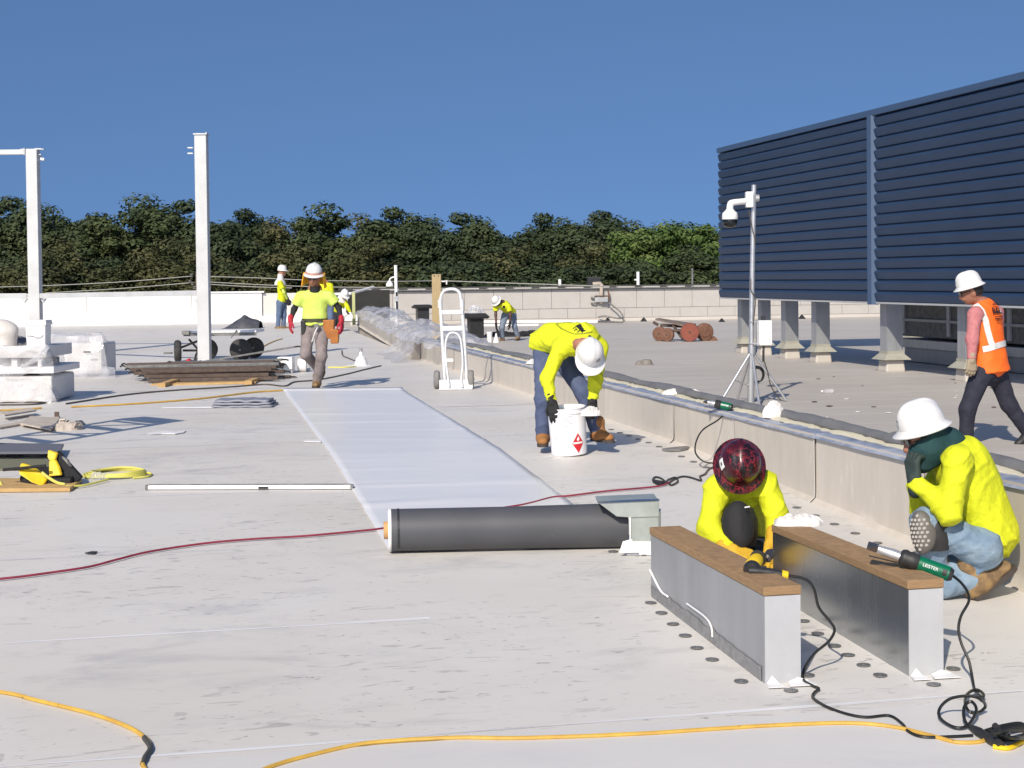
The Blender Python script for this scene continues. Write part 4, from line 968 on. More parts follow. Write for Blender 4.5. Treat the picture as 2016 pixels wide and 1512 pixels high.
J = dict(pel=q(1455, 1058, .42), ch=q(1455, 958, .02), hd=q(1454, 921, -.07), hf=(-.05, -.5, -1), hu=(-.03, -.90, .46), sl=q(1411, 962, -.02), sr=q(1506, 952, -.02), el=q(1396, 1038, -.16), er=q(1528, 1010, -.12), wl=q(1440, 1082, -.32), wr=q(1521, 1066, -.22),
         hl=(.8, -.4, -.25), hr=(-.12, -.3, -1), bl=(-.2, -.3, 1), br=(.3, -1, .3), thl=-1, thr=-1, hpl=q(1432, 1080, .36), hpr=q(1478, 1080, .36), kl=q(1454, 1022, -.20), kr=q(1488, 1120, -.02), al=q(1452, 1112, -.08), ar=q(1490, 1126, .36), tl=q(1448, 1150, -.3), tr=q(1490, 1140, .55))
J['kr'] = snap(q(1492, 1120, -.02), .085); J['ar'] = snap(q(1492, 1126, .38), .10); J['tr'] = J['ar'] + Vector((0, .2, -.06))
base = snap(q(1455, 1140))
back = (q(1440, 1010, .3), q(1455, 975, .1), .15, .14)
T, H, dep, sp = person('kneeling man in lime shirt wearing a red and black patterned helmet', base, J, h=.0085, pants=M_navy, glove=(M_yglove, M_yglove), hatm=M_flame, hatc=.05, curl=(.5, .3), back=back, hatscale=1.0, wr=.008, torso=1.0,
                        stick=((1.35, .45, .055, M_white), (1.35, .45, .018, M_ink)))
def knee_pad(c, nrm, up, m, parent, a=.085, b=.115, t=.03, name='knee_pad', tex=None):
    nrm = Vector(nrm).normalized(); up = (Vector(up) - nrm * Vector(up).dot(nrm)).normalized(); s = up.cross(nrm); mb = MB(); c = Vector(c)
    prof = [(1.0, -.03), (1.02, 0), (.92, .5 * t), (.7, .85 * t), (.35, t), (.0, t * 1.05)]
    vs = []; n = 24
    for r, hh_ in prof:
        for i in range(n):
            th = 2 * math.pi * i / n; vs.append(c + s * math.cos(th) * a * r + up * math.sin(th) * b * r + nrm * hh_ - nrm * .03 * (math.cos(th) * r) ** 2)
    fs = [(j * n + i, j * n + (i + 1) % n, (j + 1) * n + (i + 1) % n, (j + 1) * n + i) for j in range(len(prof) - 1) for i in range(n)]
    mb.add(vs, fs); o = mb.build(name, m, parent=parent, smooth=True)
    if tex is not None:
        for iy in range(-4, 5):
            for ix in range(-3, 4):
                x = (ix + .5 * (iy % 2)) * .021; y = iy * .021
                r2 = (x / a) ** 2 + (y / b) ** 2
                if r2 > .62: continue
                hgt = t * (1 - r2 * .55) - .03 * (x / a) ** 2
                mb = MB(); p = c + s * x + up * y + nrm * (hgt - .004); mb.cyl(p, p + nrm * .009, .0098, .0075, 6); mb.build('pad_stud', tex, parent=o)
    return o
kp = knee_pad(q(1456, 1032, -.285), (.05, -.85, .35), (0, .3, 1), M_black, T, a=.085, b=.125)
mb = MB(); kc = q(1455, 1035, -.19)
mb.lathe(q(1455, 1000, -.17), Vector((0, -.05, -1)), [(.075, 0), (.098, .06), (.098, .14), (.085, .2)], 20, x=(1, 0, 0)); mb.build('knee_pad_sleeve', M_black, parent=T, smooth=True)
mb = MB(); mb.box(q(1471, 998, -.315), (.028, .004, .006), rot=Matrix.Rotation(-.15, 3, 'Y')); mb.build('pad_tag', M_white, parent=T)

# 8 squatting man on the right, hand at his mouth
Y = 7.85; q = lambda x, y, d=0.0: at(x, y, Y + d)
J = dict(pel=q(1938, 1040, .06), ch=q(1872, 888, .02), hd=q(1822, 862, -.02), hf=(-1, -.12, -.28), hu=(-.3, -.04, 1), sl=q(1886, 905, -.19), sr=q(1868, 905, .21), el=q(1868, 1010, -.24), er=q(1815, 1005, .18), wl=q(1800, 945, -.10), wr=q(1800, 950, .12),
         hl=(-.1, .1, 1), hr=(-.2, -.1, 1), bl=(-1, -.5, 0), br=(-1, .4, 0), thl=-1, thr=1, hpl=q(1930, 1080, -.10), hpr=q(1925, 1075, .14), kl=q(1822, 1030, -.14), kr=q(1862, 1150, .2), al=q(1846, 1130, -.08), ar=q(1930, 1152, -.02), tl=q(1790, 1165, -.1), tr=q(1985, 1170, -.05))
J['kr'] = snap(q(1858, 1150, -.06), .085); J['ar'] = snap(q(1925, 1155, -.08), .105); J['tr'] = J['ar'] + Vector((.2, .02, -.07))
J['ur'] = (-.55, 0, .8)
J['al'] = snap(q(1846, 1130, -.05), .10); J['tl'] = J['al'] + Vector((-.2, -.02, -.06))
base = snap(q(1900, 1165))
T, H, dep, sp = person('squatting man in lime shirt and faded jeans holding a gloved hand to his mouth', base, J, h=.0085, pants=M_jeanl, glove=(M_tealglove, M_tealglove), bootm=M_boot2, hatc=.055, hatscale=.98, curl=(.75, .75), wr=.0085, torso=1.02,
                        back=(q(1895, 915, .03), q(1945, 1045, .08), .15, .16), stick=((.15, .32, .05, mat('logo_small', (0.6, 0.6, 0.6), 0.6, col2=(0.03, 0.05, 0.05), scale=70, amt=.7)),))
hd, hf, hu, hr_ = H
P = [cap(hd - hu * .05 + hf * .035, hd - hu * .105 + hf * .05, .082, .07), cap(hd - hu * .06 - hf * .02, Vector(J['ch']) + Vector((-.02, 0, .03)), .092, .10), cap(hd + hu * .03 - hf * .02, hd - hu * .05, .095, .095, w=hf, q=1.0)]
sdf('neck_gaiter', P, .009, .03, M_teal, T, wr=.004, wf=34)
glasses(H, T)
knee_pad(q(1812, 1048, -.2), (-.62, -.72, .05), (-.15, 0, 1), mat('pad_shell', (0.12, 0.11, 0.10), 0.6), T, a=.066, b=.108, t=.028, tex=mat('pad_studs', (0.42, 0.40, 0.36), 0.6))
mb = MB(); mb.lathe(q(1838, 1015, -.13), Vector((.02, .0, -1)), [(.078, 0), (.09, .04), (.09, .13), (.075, .17)], 18, x=(1, 0, 0)); mb.build('knee_pad_sleeve', M_rubber, parent=T, smooth=True)

# 9 man in the orange vest
Y = 15.0; q = lambda x, y, d=0.0: at(x, y, Y + d)
J = dict(pel=q(1948, 712, .02), ch=q(1938, 606, .02), hd=q(1912, 574, 0), hf=(-1, .12, -.3), hu=(-.3, 0, 1), sl=q(1919, 619, -.14), sr=q(1962, 616, .17), el=q(1914, 668, -.20), er=q(1964, 668, .32), wl=q(1913, 708, -.24), wr=q(1948, 705, .42), hl=(-.05, .0, -1), hr=(-.2, 0, -1), bl=(.2, -1, 0), br=(0, 1, 0), thl=-1, thr=1,
         hpl=q(1932, 735, -.07), hpr=q(1962, 735, .10), kl=q(1905, 806, -.12), kr=q(1986, 796, .10), al=q(1902, 870, -.1), ar=q(2026, 852, .12), tl=q(1872, 886, -.12), tr=q(1996, 880, .12), ur=(-.5, 0, .85))
base = Vector((q(1930, 885).x, Y, ZR)); J['al'].z = ZR + .085; J['tl'].z = ZR + .02
T, H, dep, sp = person('man in orange safety vest and navy trousers walking left below the blue screen', base, J, h=.011, shirt=M_redsh, pants=M_navy, glove=(M_tan, M_tan), bootm=M_rubber, hatc=.055, hatscale=1.0, curl=(.45, .3), torso=.97, wr=.0045, stick=((.12, .35, .05, mat('logo_small', (0, 0, 0))),), pw=1.06)
glasses(H, T)
hd, hf, hu, hr_ = H
mb = MB(); mb.lathe(hd - hu * .03 - hf * .03, hu, [(.075, -.02), (.09, .02), (.09, .07)], 16, x=hf); mb.build('hair', M_hair, parent=T, smooth=True)
pel, ch = Vector(J['pel']), Vector(J['ch'])
low = pel - sp * .10
P = [cap(ch - sp * .12, pel, .197, .205, w=dep, q=.74), cap(pel, low, .205, .232, True, w=dep, q=.78), cap(ch - sp * .05, ch - sp * .12, .15, .18, w=dep, q=.72)]
P += [cap(Vector(J['sl']).lerp(Vector(J['sr']), .22), Vector(J['sr']).lerp(Vector(J['sl']), .22), .082, .082)]
vest = sdf('vest', P, .011, .04, M_orange, T, wr=.004, wf=20, seed=3)
# reflective bands, cut from the same shape just proud of it
def band_on(pts, wdt, name='reflective_band'):
    mb = MB(); L, Rr = [], []
    for i, (p, nrm) in enumerate(pts):
        t = (pts[min(i + 1, len(pts) - 1)][0] - pts[max(i - 1, 0)][0]).normalized(); s = t.cross(nrm).normalized(); L.append(p - s * wdt / 2); Rr.append(p + s * wdt / 2)
    n = len(pts); mb.add(L + Rr, [(i, i + 1, n + i + 1, n + i) for i in range(n - 1)]); mb.build(name, M_refl, parent=vest, solid=.004)
dg = bpy.context.evaluated_depsgraph_get(); dg.update()
def hit(x, y):
    r = ray(x, y); o = Vector((0, 0, CAM_H)); b = BASE['%s' % vest.name]
    ok, loc, nrm, _ = vest.ray_cast(o - b, r.normalized())
    return (loc + b + nrm * .006, nrm) if ok else None
for line in ([(1921, 600), (1932, 612), (1940, 630), (1944, 650), (1950, 672), (1954, 680)], [(1935, 688), (1945, 686), (1958, 682), (1970, 678), (1981, 675), (1987, 673)], [(1966, 610), (1973, 618), (1976, 632), (1976, 640)], [(1891, 680), (1895, 688), (1899, 695)]):
    pts = [];
    for (x0, y0), (x1, y1) in zip(line[:-1], line[1:]):
        for i in range(5):
            h_ = hit(x0 + (x1 - x0) * i / 5, y0 + (y1 - y0) * i / 5)
            if h_: pts.append(h_)
    if len(pts) > 2: band_on(pts, .058)
h0 = hit(1960, 613)
if h0:
    nn = h0[1].normalized(); rt = Vector((nn.y * -1, nn.x, 0)).normalized(); rt = rt if rt.x > 0 else -rt; up_ = nn.cross(rt); up_ = up_ if up_.z > 0 else -up_
    text('B&L', .085, h0[0] + nn * .012, rt, up_, M_ink, vest, bold=.002, xs=.95)
    for k_, (dy_, w_) in enumerate(((.065, .10), (.078, .07), (-.06, .11), (-.076, .11), (-.092, .08))):
        mb = MB(); mb.box(h0[0] + nn * .014 + up_ * dy_, (w_, .007, .003), axes=(rt, up_, nn)); mb.build('small_print', M_ink, parent=vest)
# ================================================================ NEAR OBJECTS
def uvof(p): return (D.x * p.x + D.y * p.y, N.x * p.x + N.y * p.y)
# ---- two galvanised equipment curbs with boards on top
def steel_curb(nl, far_u, ztop, w, label, side_m):
    u0, v0 = uvof(nl); zb = lambda u: rz(u)
    T = thing('equipment_curb', label, 'curb', UV(u0, v0, zb(u0)))
    t = .006
    def plate(name, ua, va, ub, vb, m, off=0.0, nn=16):
        mb = MB()
        def fn(a, b):
            u = ua + (ub - ua) * a; v = va + (vb - va) * a; z0 = zb(u) - .004
            return UV(u, v, z0 + (ztop - z0) * b)
        mb.grid(fn, nn, 6); return mb.build(name, m, parent=T, solid=t)
    plate('side_panel', u0, v0, far_u, v0, side_m)
    plate('side_panel', u0, v0 + w, far_u, v0 + w, M_galv)
    plate('end_panel', u0 - .004, v0 - .003, u0 - .004, v0 + w + .003, M_galvp, nn=4)
    plate('end_panel', far_u, v0, far_u, v0 + w, M_galvd, nn=4)
    mb = MB(); mb.box(UV((u0 + far_u) / 2, v0 + w / 2, ztop + .021), (far_u - u0 + .012, w + .016, .038), axes=(D, N, UP)); mb.build('board', M_wood, parent=T, bevel=.004)
    # turned-up white membrane at the near foot
    mb = MB(); z0 = zb(u0)
    for a, b, hgt in ((0, .35, .035), (.62, 1.25, .022)):
        mb.add([UV(u0 - .012, v0 + w * a, z0 + .004), UV(u0 - .012, v0 + w * b, z0 + .004), UV(u0 - .01, v0 + w * (a + b) / 2, z0 + hgt), UV(u0 - .09, v0 + w * b, z0 + .006), UV(u0 - .085, v0 + w * a - .02, z0 + .006)], [(0, 1, 2), (0, 4, 3, 1)])
    mb.build('turned_up_membrane', M_memb_clean, parent=T, solid=.003)
    return T, u0, v0
nl = g(1507, 1346); z1 = at(1506, 1174, nl.y).z; fu = uvof(gz(1296, 1052, z1))[0]
C1, c1u, c1v = steel_curb(nl, fu, z1, .152, 'nearer dull galvanised steel curb with a board on top and yellow drill', M_galvd)
# old grey adhesive strip and torn white edge along its left foot
mb = MB(); mb.grid(lambda a, b: UV(c1u + .03 + (fu - c1u - .04) * a, c1v - .006 - .002 * b, rz(c1u + (fu - c1u) * a) + (.065 + .018 * noise.noise(Vector((a * 14, 0, 1)))) * b), 40, 1); mb.build('adhesive_strip', mat('adhesive_grey', (0.19, 0.19, 0.19), 0.8, col2=(0.28, 0.28, 0.28), scale=26), parent=C1)
mb = MB(); mb.tube(spline([UV(c1u + .62, c1v - .012, rz(c1u) + .055), UV(c1u + .63, c1v - .014, rz(c1u) + .10), UV(c1u + .72, c1v - .012, rz(c1u + .7) + .105), UV(c1u + .98, c1v - .012, rz(c1u + 1) + .105)], 6), .0045, 6); mb.build('torn_edge', M_memb_clean, parent=C1)
mb = MB(); mb.tube(spline([UV(c1u + 1.28, c1v - .012, rz(c1u + 1.3) + .07), UV(c1u + 1.4, c1v - .012, rz(c1u + 1.4) + .075), UV(fu - .01, c1v - .012, rz(fu) + .14)], 6), .006, 6); mb.build('torn_edge', M_memb_clean, parent=C1)
nl2 = g(1790, 1331); z2 = at(1794, 1161, nl2.y).z; fu2 = uvof(gz(1534, 1047, z2))[0]
M_galvs = mat('galvanised_shiny', (0.36, 0.38, 0.40), 0.27, metal=0.9, col2=(0.47, 0.49, 0.50), scale=3.5, amt=.2, stretch=(1, 1, .22), rvar=.08)
C2, c2u, c2v = steel_curb(nl2, fu2, z2, .152, 'shinier galvanised steel curb nearer the wall, green heat gun on its board', M_galvs)

# ---- fastener plates
M_plate = mat('fastener_plate', (0.20, 0.20, 0.20), 0.45, metal=.6, col2=(0.28, 0.28, 0.28), scale=60)
src = None
def plate_at(p, label, grp):
    global src
    if src is None:
        mb = MB(); mb.lathe(Vector((0, 0, 0)), (0, 0, 1), [(.030, 0), (.030, .0025), (.024, .004), (.020, .0025), (.010, .003), (.006, .006)], 20); src = mb.build('fastener_plate', M_plate, base=(0, 0, 0), smooth=False); o = src
    else: o = src.copy(); C.objects.link(o)
    o.location = snap(p, .0042); o.rotation_euler = (R(1.66) if p.y < 13 else 0, 0, random.uniform(0, 6)); tag(o, label, 'fastener plate', grp)
for x, y in ((1281, 1188), (1302, 1208), (1325, 1230), (1349, 1253), (1372, 1277), (1402, 1300), (1459, 1343)): plate_at(g(x, y), 'round grey fastener plate left of the nearer steel curb', 'fastener plates left of the near curb')
for x, y in ((1557, 1361), (1590, 1331)): plate_at(g(x, y), 'round grey fastener plate by the near end of the nearer steel curb', 'fastener plates at the near curb end')
for x, y in ((1582, 1224), (1610, 1249), (1643, 1273), (1670, 1291), (1700, 1311), (1733, 1331)): plate_at(g(x, y), 'round grey fastener plate between the two steel curbs', 'fastener plates between the curbs')
for x, y in ((1877, 1318), (1838, 1349)): plate_at(g(x, y), 'round grey fastener plate by the near end of the shinier steel curb', 'fastener plates at the second curb end')
for x, y in ((1207, 1087), (1267, 1093)): plate_at(g(x, y), 'round grey fastener plate at the foot of the galvanised hood', 'fastener plates by the hood')
u = 7.6
while u < 14.5:
    plate_at(UV(u, WV - .22), 'round grey fastener plate in the row along the curb wall foot', 'fastener plates along the curb wall'); u += .31

# ---- membrane roll and the sheet it leaves
ra = g(766, 1090); rb = g(1236, 1079); ax = (rb - ra); ax.z = 0; L = ax.length; ax = ax.normalized(); RR = .125
back_d = UP.cross(ax); back_d = back_d if back_d.y > 0 else -back_d
ra = ra + back_d * .03; zc = lambda p: Vector((p.x, p.y, roof_z(p.x, p.y) + RR + .008))
A0 = zc(ra); A1 = zc(ra + ax * L); axt = (A1 - A0).normalized()
roll = thing('membrane_roll', 'dark grey roll of roofing membrane being unrolled into a white sheet', 'membrane roll', snap(ra))
mb = MB(); mb.lathe(A0, axt, [(RR, .012), (RR, L * .5), (RR + .008, L - .01)], 40); mb.build('roll', M_rollm, parent=roll, smooth=True)
mb = MB(); mb.lathe(A0, axt, [(.052, -.002), (RR - .006, -.004), (RR + .001, .004), (RR + .001, .014), (.052, .013)], 40); mb.build('white_roll_edge', M_white, parent=roll, smooth=True)
mb = MB(); mb.lathe(A0, axt, [(.036, -.028), (.05, -.03), (.052, -.028), (.052, .02), (.036, .02)], 24); mb.build('cardboard_core', M_card, parent=roll, smooth=True)
mb = MB(); mb.lathe(A0, axt, [(.034, -.020), (.0355, -.020)], 20); mb.build('core_hole', mat('core_shade', (0.12, 0.075, 0.04), 0.9), parent=roll)
mb = MB()   # overlapped end of the underside with its straight edge
mb.grid(lambda a, b: A0 + axt * (.05 + a * .012) + (back_d * -math.cos(b * 2.6 - .9) + UP * math.sin(b * 2.6 - .9)) * (RR + .003), 1, 14); mb.build('edge_line', M_blackp, parent=roll)
f0, f1 = g(557, 770), g(793, 768); n0 = snap(A0 + back_d * .0); n1 = snap(A1 + back_d * .0)
M_sheet = mat('sheet_white', (0.695, 0.70, 0.715), 0.36, col2=(0.66, 0.665, 0.685), scale=1.2, stretch=(.6, 2.2, 1), bump=.4, bscale=2.2, spec=.5)
mb = MB()
def shf(a, b):
    p = (n0 * (1 - a) + n1 * a) * (1 - b) + (f0 * (1 - a) + f1 * a) * b
    w = .010 * max(0, noise.noise(Vector((p.x * .8, p.y * 2.2, 3)))) + .012 * math.exp(-((b - .13 - .03 * a) / .008) ** 2) * (1 - a) + sum(.009 * (.4 + .6 * math.sin(3.1 * a + k_)) * math.exp(-((b - c_ - .012 * a * math.sin(k_)) / .004) ** 2) for k_, c_ in enumerate((.07, .2, .27, .36, .44, .53, .6, .68, .74, .81, .88)))
    if b > .985: w += (b - .985) / .015 * .03
    return Vector((p.x, p.y, roof_z(p.x, p.y) + .008 + w))
mb.grid(shf, 24, 200); mb.build('unrolled_sheet', M_sheet, parent=roll, smooth=True, solid=.002)

# ---- galvanised hood on a post
hb = g(1268, 1090); Yh = hb.y; q = lambda x, y, d=0.0: at(x, y, Yh + d)
hood = thing('metal_hood', 'small galvanised sheet-metal hood on a square post at the roll end', 'hood', hb)
M_hoodm = mat('hood_metal', (0.40, 0.44, 0.41), 0.4, metal=.55, col2=(0.48, 0.52, 0.49), scale=9, rvar=.1)
mb = MB(); mb.prism([q(1242, 1010), q(1297, 1010), q(1297, 1074), q(1242, 1074)], Vector((.03, .17, 0))); mb.build('post', M_hoodm, parent=hood, bevel=.003)
mb = MB(); mb.prism([q(1178, 990, -.01), q(1297, 985, -.01), q(1298, 1017, -.01), q(1242, 1019, -.01), q(1214, 1017, -.01)], Vector((-.01, .2, .012))); mb.build('hood_box', M_hoodm, parent=hood, bevel=.003)
mb = MB(); mb.add([q(1173, 981, .19), q(1288, 978, .19), q(1299, 984.5, -.02), q(1177, 990, -.02)], [(0, 1, 2, 3)]); mb.build('lid', mat('lid_metal', (0.10, 0.13, 0.21), 0.25, metal=.7), parent=hood, solid=.004)
mb = MB(); mb.box(q(1240.5, 1048, -.004), (.007, .012, .2)); mb.build('seam_flange', M_white, parent=hood)
mb = MB(); mb.hexa([snap(q(1232, 1090, -.07), .004), snap(q(1302, 1090, -.07), .004), snap(q(1302, 1090, .26), .004), snap(q(1232, 1090, .26), .004)], [q(1240, 1066, -.012), q(1299, 1066, -.012), q(1299, 1066, .20), q(1240, 1066, .20)]); mb.build('base_flashing', M_memb_clean, parent=hood, bevel=.006)
mb = MB(); P0 = q(1234, 1088, -.09); mb.add([P0, P0 + Vector((.07, .0, .0)), P0 + Vector((.03, .02, .075)), P0 + Vector((-.02, .03, .06)), P0 + Vector((-.045, .0, -.002))], [(0, 1, 2), (0, 2, 3), (0, 3, 4)]); mb.build('loose_corner', M_memb_clean, parent=hood, solid=.003)

# ---- yellow drill lying on the nearer curb
dz_ = z1 + .04; dp = gz(1492, 1124, dz_); q = lambda x, y, d=0.0: at(x, y, dp.y + d)
drill = thing('power_drill', 'yellow and black corded drill lying on the nearer curb board', 'drill', dp)
mb = MB(); a0 = q(1470, 1117, .02); 
mb.lathe(q(1478, 1121, -.03), (q(1492, 1099, .10) - q(1478, 1121, -.03)), [(.024, 0), (.034, .012), (.036, .06), (.033, .11), (.026, .135), (.02, .15)], 20); mb.build('motor_housing', M_yel2, parent=drill, smooth=True)
mb = MB(); mb.lathe(q(1479, 1123, -.034), (q(1492, 1099, .10) - q(1478, 1121, -.03)), [(.028, -.006), (.037, .004), (.0385, .014), (.0385, .026)], 20); mb.build('end_cap', M_blackp, parent=drill, smooth=True)
mb = MB(); mb.lathe(q(1492, 1100, .085), (q(1492, 1099, .10) - q(1478, 1121, -.03)), [(.0375, 0), (.0375, .012)], 20); mb.build('black_band', M_blackp, parent=drill, smooth=True)
mb = MB(); mb.lathe(q(1508, 1102, .12), Vector((.35, .5, .3)), [(.012, 0), (.022, .01), (.022, .05), (.012, .07), (.005, .075)], 16); mb.build('chuck', M_toolg, parent=drill, smooth=True)
mb = MB(); mb.tube(spline([q(1474, 1124, -.035), q(1500, 1126, -.04), q(1525, 1129, -.045), q(1541, 1132, -.048)], 4), [.022] * 4 + [.021] * 4 + [.0195] * 4 + [.020], 14); mb.build('handle', M_blackp, parent=drill, smooth=True)
mb = MB(); mb.cyl(q(1539, 1132, -.048), q(1551, 1133.5, -.05), .0225, .019, 14); mb.build('handle_end', M_yel2, parent=drill, smooth=True)
mb = MB(); mb.box(q(1500, 1117, -.01), (.04, .02, .012)); mb.build('trigger', M_rubber, parent=drill, bevel=.003)
drill_end = q(1552, 1133.5, -.05)

# ---- heat guns
def heat_gun(tip, end, side_up, label, s=1.0):
    d = (Vector(end) - Vector(tip)); Lg = d.length; d.normalize(); up = (Vector(side_up) - d * Vector(side_up).dot(d)).normalized(); rt = d.cross(up); P = lambda t, a=0.0, b=0.0: Vector(tip) + d * (t * Lg) + up * a * s + rt * b * s
    T = thing('heat_gun', label, 'heat gun', P(.5, -.04))
    mb = MB(); mb.hexa([P(0, -.006, -.045), P(0, -.006, .045), P(.12, -.014, .02), P(.12, -.014, -.02)], [P(0, .004, -.045), P(0, .004, .045), P(.12, .014, .02), P(.12, .014, -.02)]); mb.build('nozzle', M_toolg, parent=T)
    mb = MB(); mb.lathe(P(.11), d, [(.015 * s, 0), (.017 * s, .03 * Lg), (.021 * s, .14 * Lg), (.023 * s, .16 * Lg), (.023 * s, .31 * Lg)], 18); mb.build('barrel', M_steel, parent=T, smooth=True)
    mb = MB(); mb.lathe(P(.38), d, [(.026 * s, 0), (.036 * s, .02 * Lg), (.04 * s, .06 * Lg), (.036 * s, .10 * Lg), (.04 * s, .13 * Lg), (.036 * s, .2 * Lg), (.028 * s, .24 * Lg)], 18); mb.build('collar', M_rubber, parent=T, smooth=True)
    mb = MB(); mb.lathe(P(.58), d, [(.029 * s, 0), (.032 * s, .05 * Lg), (.030 * s, .3 * Lg), (.032 * s, .38 * Lg), (.024 * s, .42 * Lg)], 18); mb.build('handle', M_blackp, parent=T, smooth=True)
    mb = MB(); a, b = .60, .95
    def gf(x, y):
        th = (y - .5) * 2.4; return P(a + (b - a) * x, math.sin(th + .35) * .0345, math.cos(th + .35) * .0345)
    mb.grid(gf, 8, 8); mb.build('green_shell', M_green, parent=T, smooth=True)
    mb = MB(); mb.grid(lambda x, y: P(.875 + .05 * x, math.sin((y - .5) * .8 + .3) * .0358, math.cos((y - .5) * .8 + .3) * .0358), 2, 4); mb.build('switch', M_rubber, parent=T)
    mb = MB(); mb.cyl(P(.05, -.045, 0), P(.38, -.03, 0), .0035 * s, None, 6); mb.build('rest_rod', M_blackp, parent=T)
    text('LEISTER', .020 * s, P(.735, .012, .0345), d, (up * .94 - rt * .34), M_white, T) if s > .9 else None
    return T, P(1.0)
hz = z2 + .04; Yg = gz(1800, 1120, hz).y
hg1, e1 = heat_gun(at(1708, 1073, Yg + .05) , at(1876, 1133, Yg - .05), (.35, -.25, 1), 'green-handled hot-air welder lying on the shinier steel curb')
wp = gz(1412, 795, WT + .06)
hg2, e2 = heat_gun(at(1386, 790, wp.y + .02), at(1442, 803, wp.y - .04), (.2, -.1, 1), 'green hot-air welder lying on top of the beige curb wall', s=.98)

# ---- white rags
def rag(c, sx, sy, sz, seed, label, m=M_rag, n=40, cat='rag', rotz=0.0, name='rag', group=None):
    mb = MB(); c = Vector(c); rm = Matrix.Rotation(rotz, 3, 'Z'); sv = Vector((seed * 1.3, seed * .7, seed))
    def fn2(a, b):
        x0, y0 = 2 * a - 1, 2 * b - 1; x = x0 * math.sqrt(1 - y0 * y0 / 2); y = y0 * math.sqrt(1 - x0 * x0 / 2); r2 = min(1, x * x + y * y)
        k = 1 + .28 * noise.noise(Vector((x * 1.5, y * 1.5, 0)) + sv) + .07 * noise.noise(Vector((x * 5, y * 5, 2)) + sv)
        dome = math.sqrt(max(0, 1 - r2 ** 1.5)); rg = (1 - abs(noise.noise(Vector((x * 2.3 + .6 * noise.noise(Vector((x * 2, y * 2, 5)) + sv), y * 3.2, 3)) + sv)) * 2.2)
        z = sz * dome * (.45 + .5 * rg + .4 * noise.noise(Vector((x * 1.2, y * 1.2, 7)) + sv)) + sz * .18 * abs(noise.noise(Vector((x * 3.1, y * 3.7, 1)) + sv)) * dome
        p = rm @ Vector((x * sx / 2 * k, y * sy / 2 * k, 0)); return c + Vector((p.x, p.y, max(.002, z) if r2 < .97 else 0))
    mb.grid(fn2, n, n); o = mb.build(name, m, smooth=True); tag(o, label, cat, group); return o
rag(gz(1573, 1032, z2 + .042), .27, .17, .055, 2.0, 'crumpled white cloth on the far end of the shinier curb board')
rag(gz(1340, 776, WT + .01), .34, .2, .05, 5.0, 'flat crumpled white cloth on the curb wall left of the welder')
rag(gz(1522, 822, WT + .012), .17, .12, .12, 8.0, 'peaked white cloth on the curb wall right of the welder')
rag(gz(1052, 716, WT + .012), .22, .2, .06, 9.0, 'small white cloth on the curb wall behind the stooping bucket man')

# ---- white bucket with flame label
bb = g(1122, 899); bb = bb + Vector((0, .12, 0)); tilt = Vector((-.06, -.05, 1)).normalized(); s = bb.y / 3000
Tb = thing('bucket', 'white plastic bucket with red flammable diamond held by the stooping man', 'bucket', bb)
hgt = 92 * s; r0, r1 = 35 * s, 37.5 * s
mb = MB(); mb.lathe(bb + UP * .012, tilt, [(r0 * .95, 0), (r0, .008), (r1, hgt), (r1 + .004, hgt), (r1 + .004, hgt + .006), (r1 - .006, hgt + .006), (r0 - .006, .02)], 36); mb.build('pail', mat('bucket_white', (0.80, 0.80, 0.81), 0.4, col2=(0.76, 0.76, 0.77), scale=9), parent=Tb, smooth=True)
mb = MB(); mb.lathe(bb + UP * .012 + tilt * hgt * .90, tilt, [(r1 - .002, 0), (r1 + .007, .002), (r1 + .007, .010), (r1, .012)], 36); mb.build('rim', M_white, parent=Tb, smooth=True)
xb = Vector((1, 0, 0)); xb = (xb - tilt * xb.dot(tilt)).normalized(); yb = tilt.cross(xb)
def onb(px_ang, hfrac, off=.0015):
    r_ = r0 + (r1 - r0) * hfrac + off; return bb + UP * .012 + tilt * hgt * hfrac + xb * math.sin(px_ang) * r_ - yb * math.cos(px_ang) * r_
dh = .30; da = .36; ca, chh = .52, .27
def dia(sc, off, m, nm):
    mb = MB(); n = 8
    def fn(a, b):
        uu_, vv_ = (a + b - 1), (b - a); return onb(ca + uu_ * da * sc, chh + vv_ * .215 * sc, off)
    mb.grid(fn, n, n); mb.build(nm, m, parent=Tb)
dia(1.06, .0012, M_white, 'label_border'); dia(1.0, .0018, M_red_l, 'flammable_label')
mb = MB(); mb.grid(lambda a, b: onb(ca - .3 + .6 * a, chh - .005 - .04 * b + .03, .0026), 8, 1); mb.build('label_bar', M_white, parent=Tb)
mb = MB(); fl_ = [(-.05, .05), (.05, .05), (.08, .085), (.05, .12), (.015, .15), (-.02, .12), (-.06, .10), (-.08, .075)]; mb.add([onb(ca + x, chh + y, .0028) for x, y in fl_], [tuple(range(8))]); mb.build('label_flame', M_white, parent=Tb)
for k_ in range(5):
    mb = MB(); mb.grid(lambda a, b: onb(-.25 + (.5 - .06 * (k_ % 3)) * a, .86 - .05 * k_ - .012 * b, .0015), 8, 1); mb.build('label_line', M_inkg, parent=Tb)
mb = MB(); mb.grid(lambda a, b: onb(-.3 + .35 * a, .52 - .07 * b, .0015), 6, 1); mb.build('label_block', mat('pale_print', (0.62, 0.62, 0.63), 0.6), parent=Tb)
for k_ in range(3):
    mb = MB(); mb.grid(lambda a, b: onb(-.85 + .25 * a, .45 - .04 * k_ - .012 * b, .0015), 4, 1); mb.build('label_line', M_inkg, parent=Tb)
rag(at(1163, 818, 12.78) , .17, .12, .08, 12.0, 'white cloth clutched by the bucket man at the pail rim')
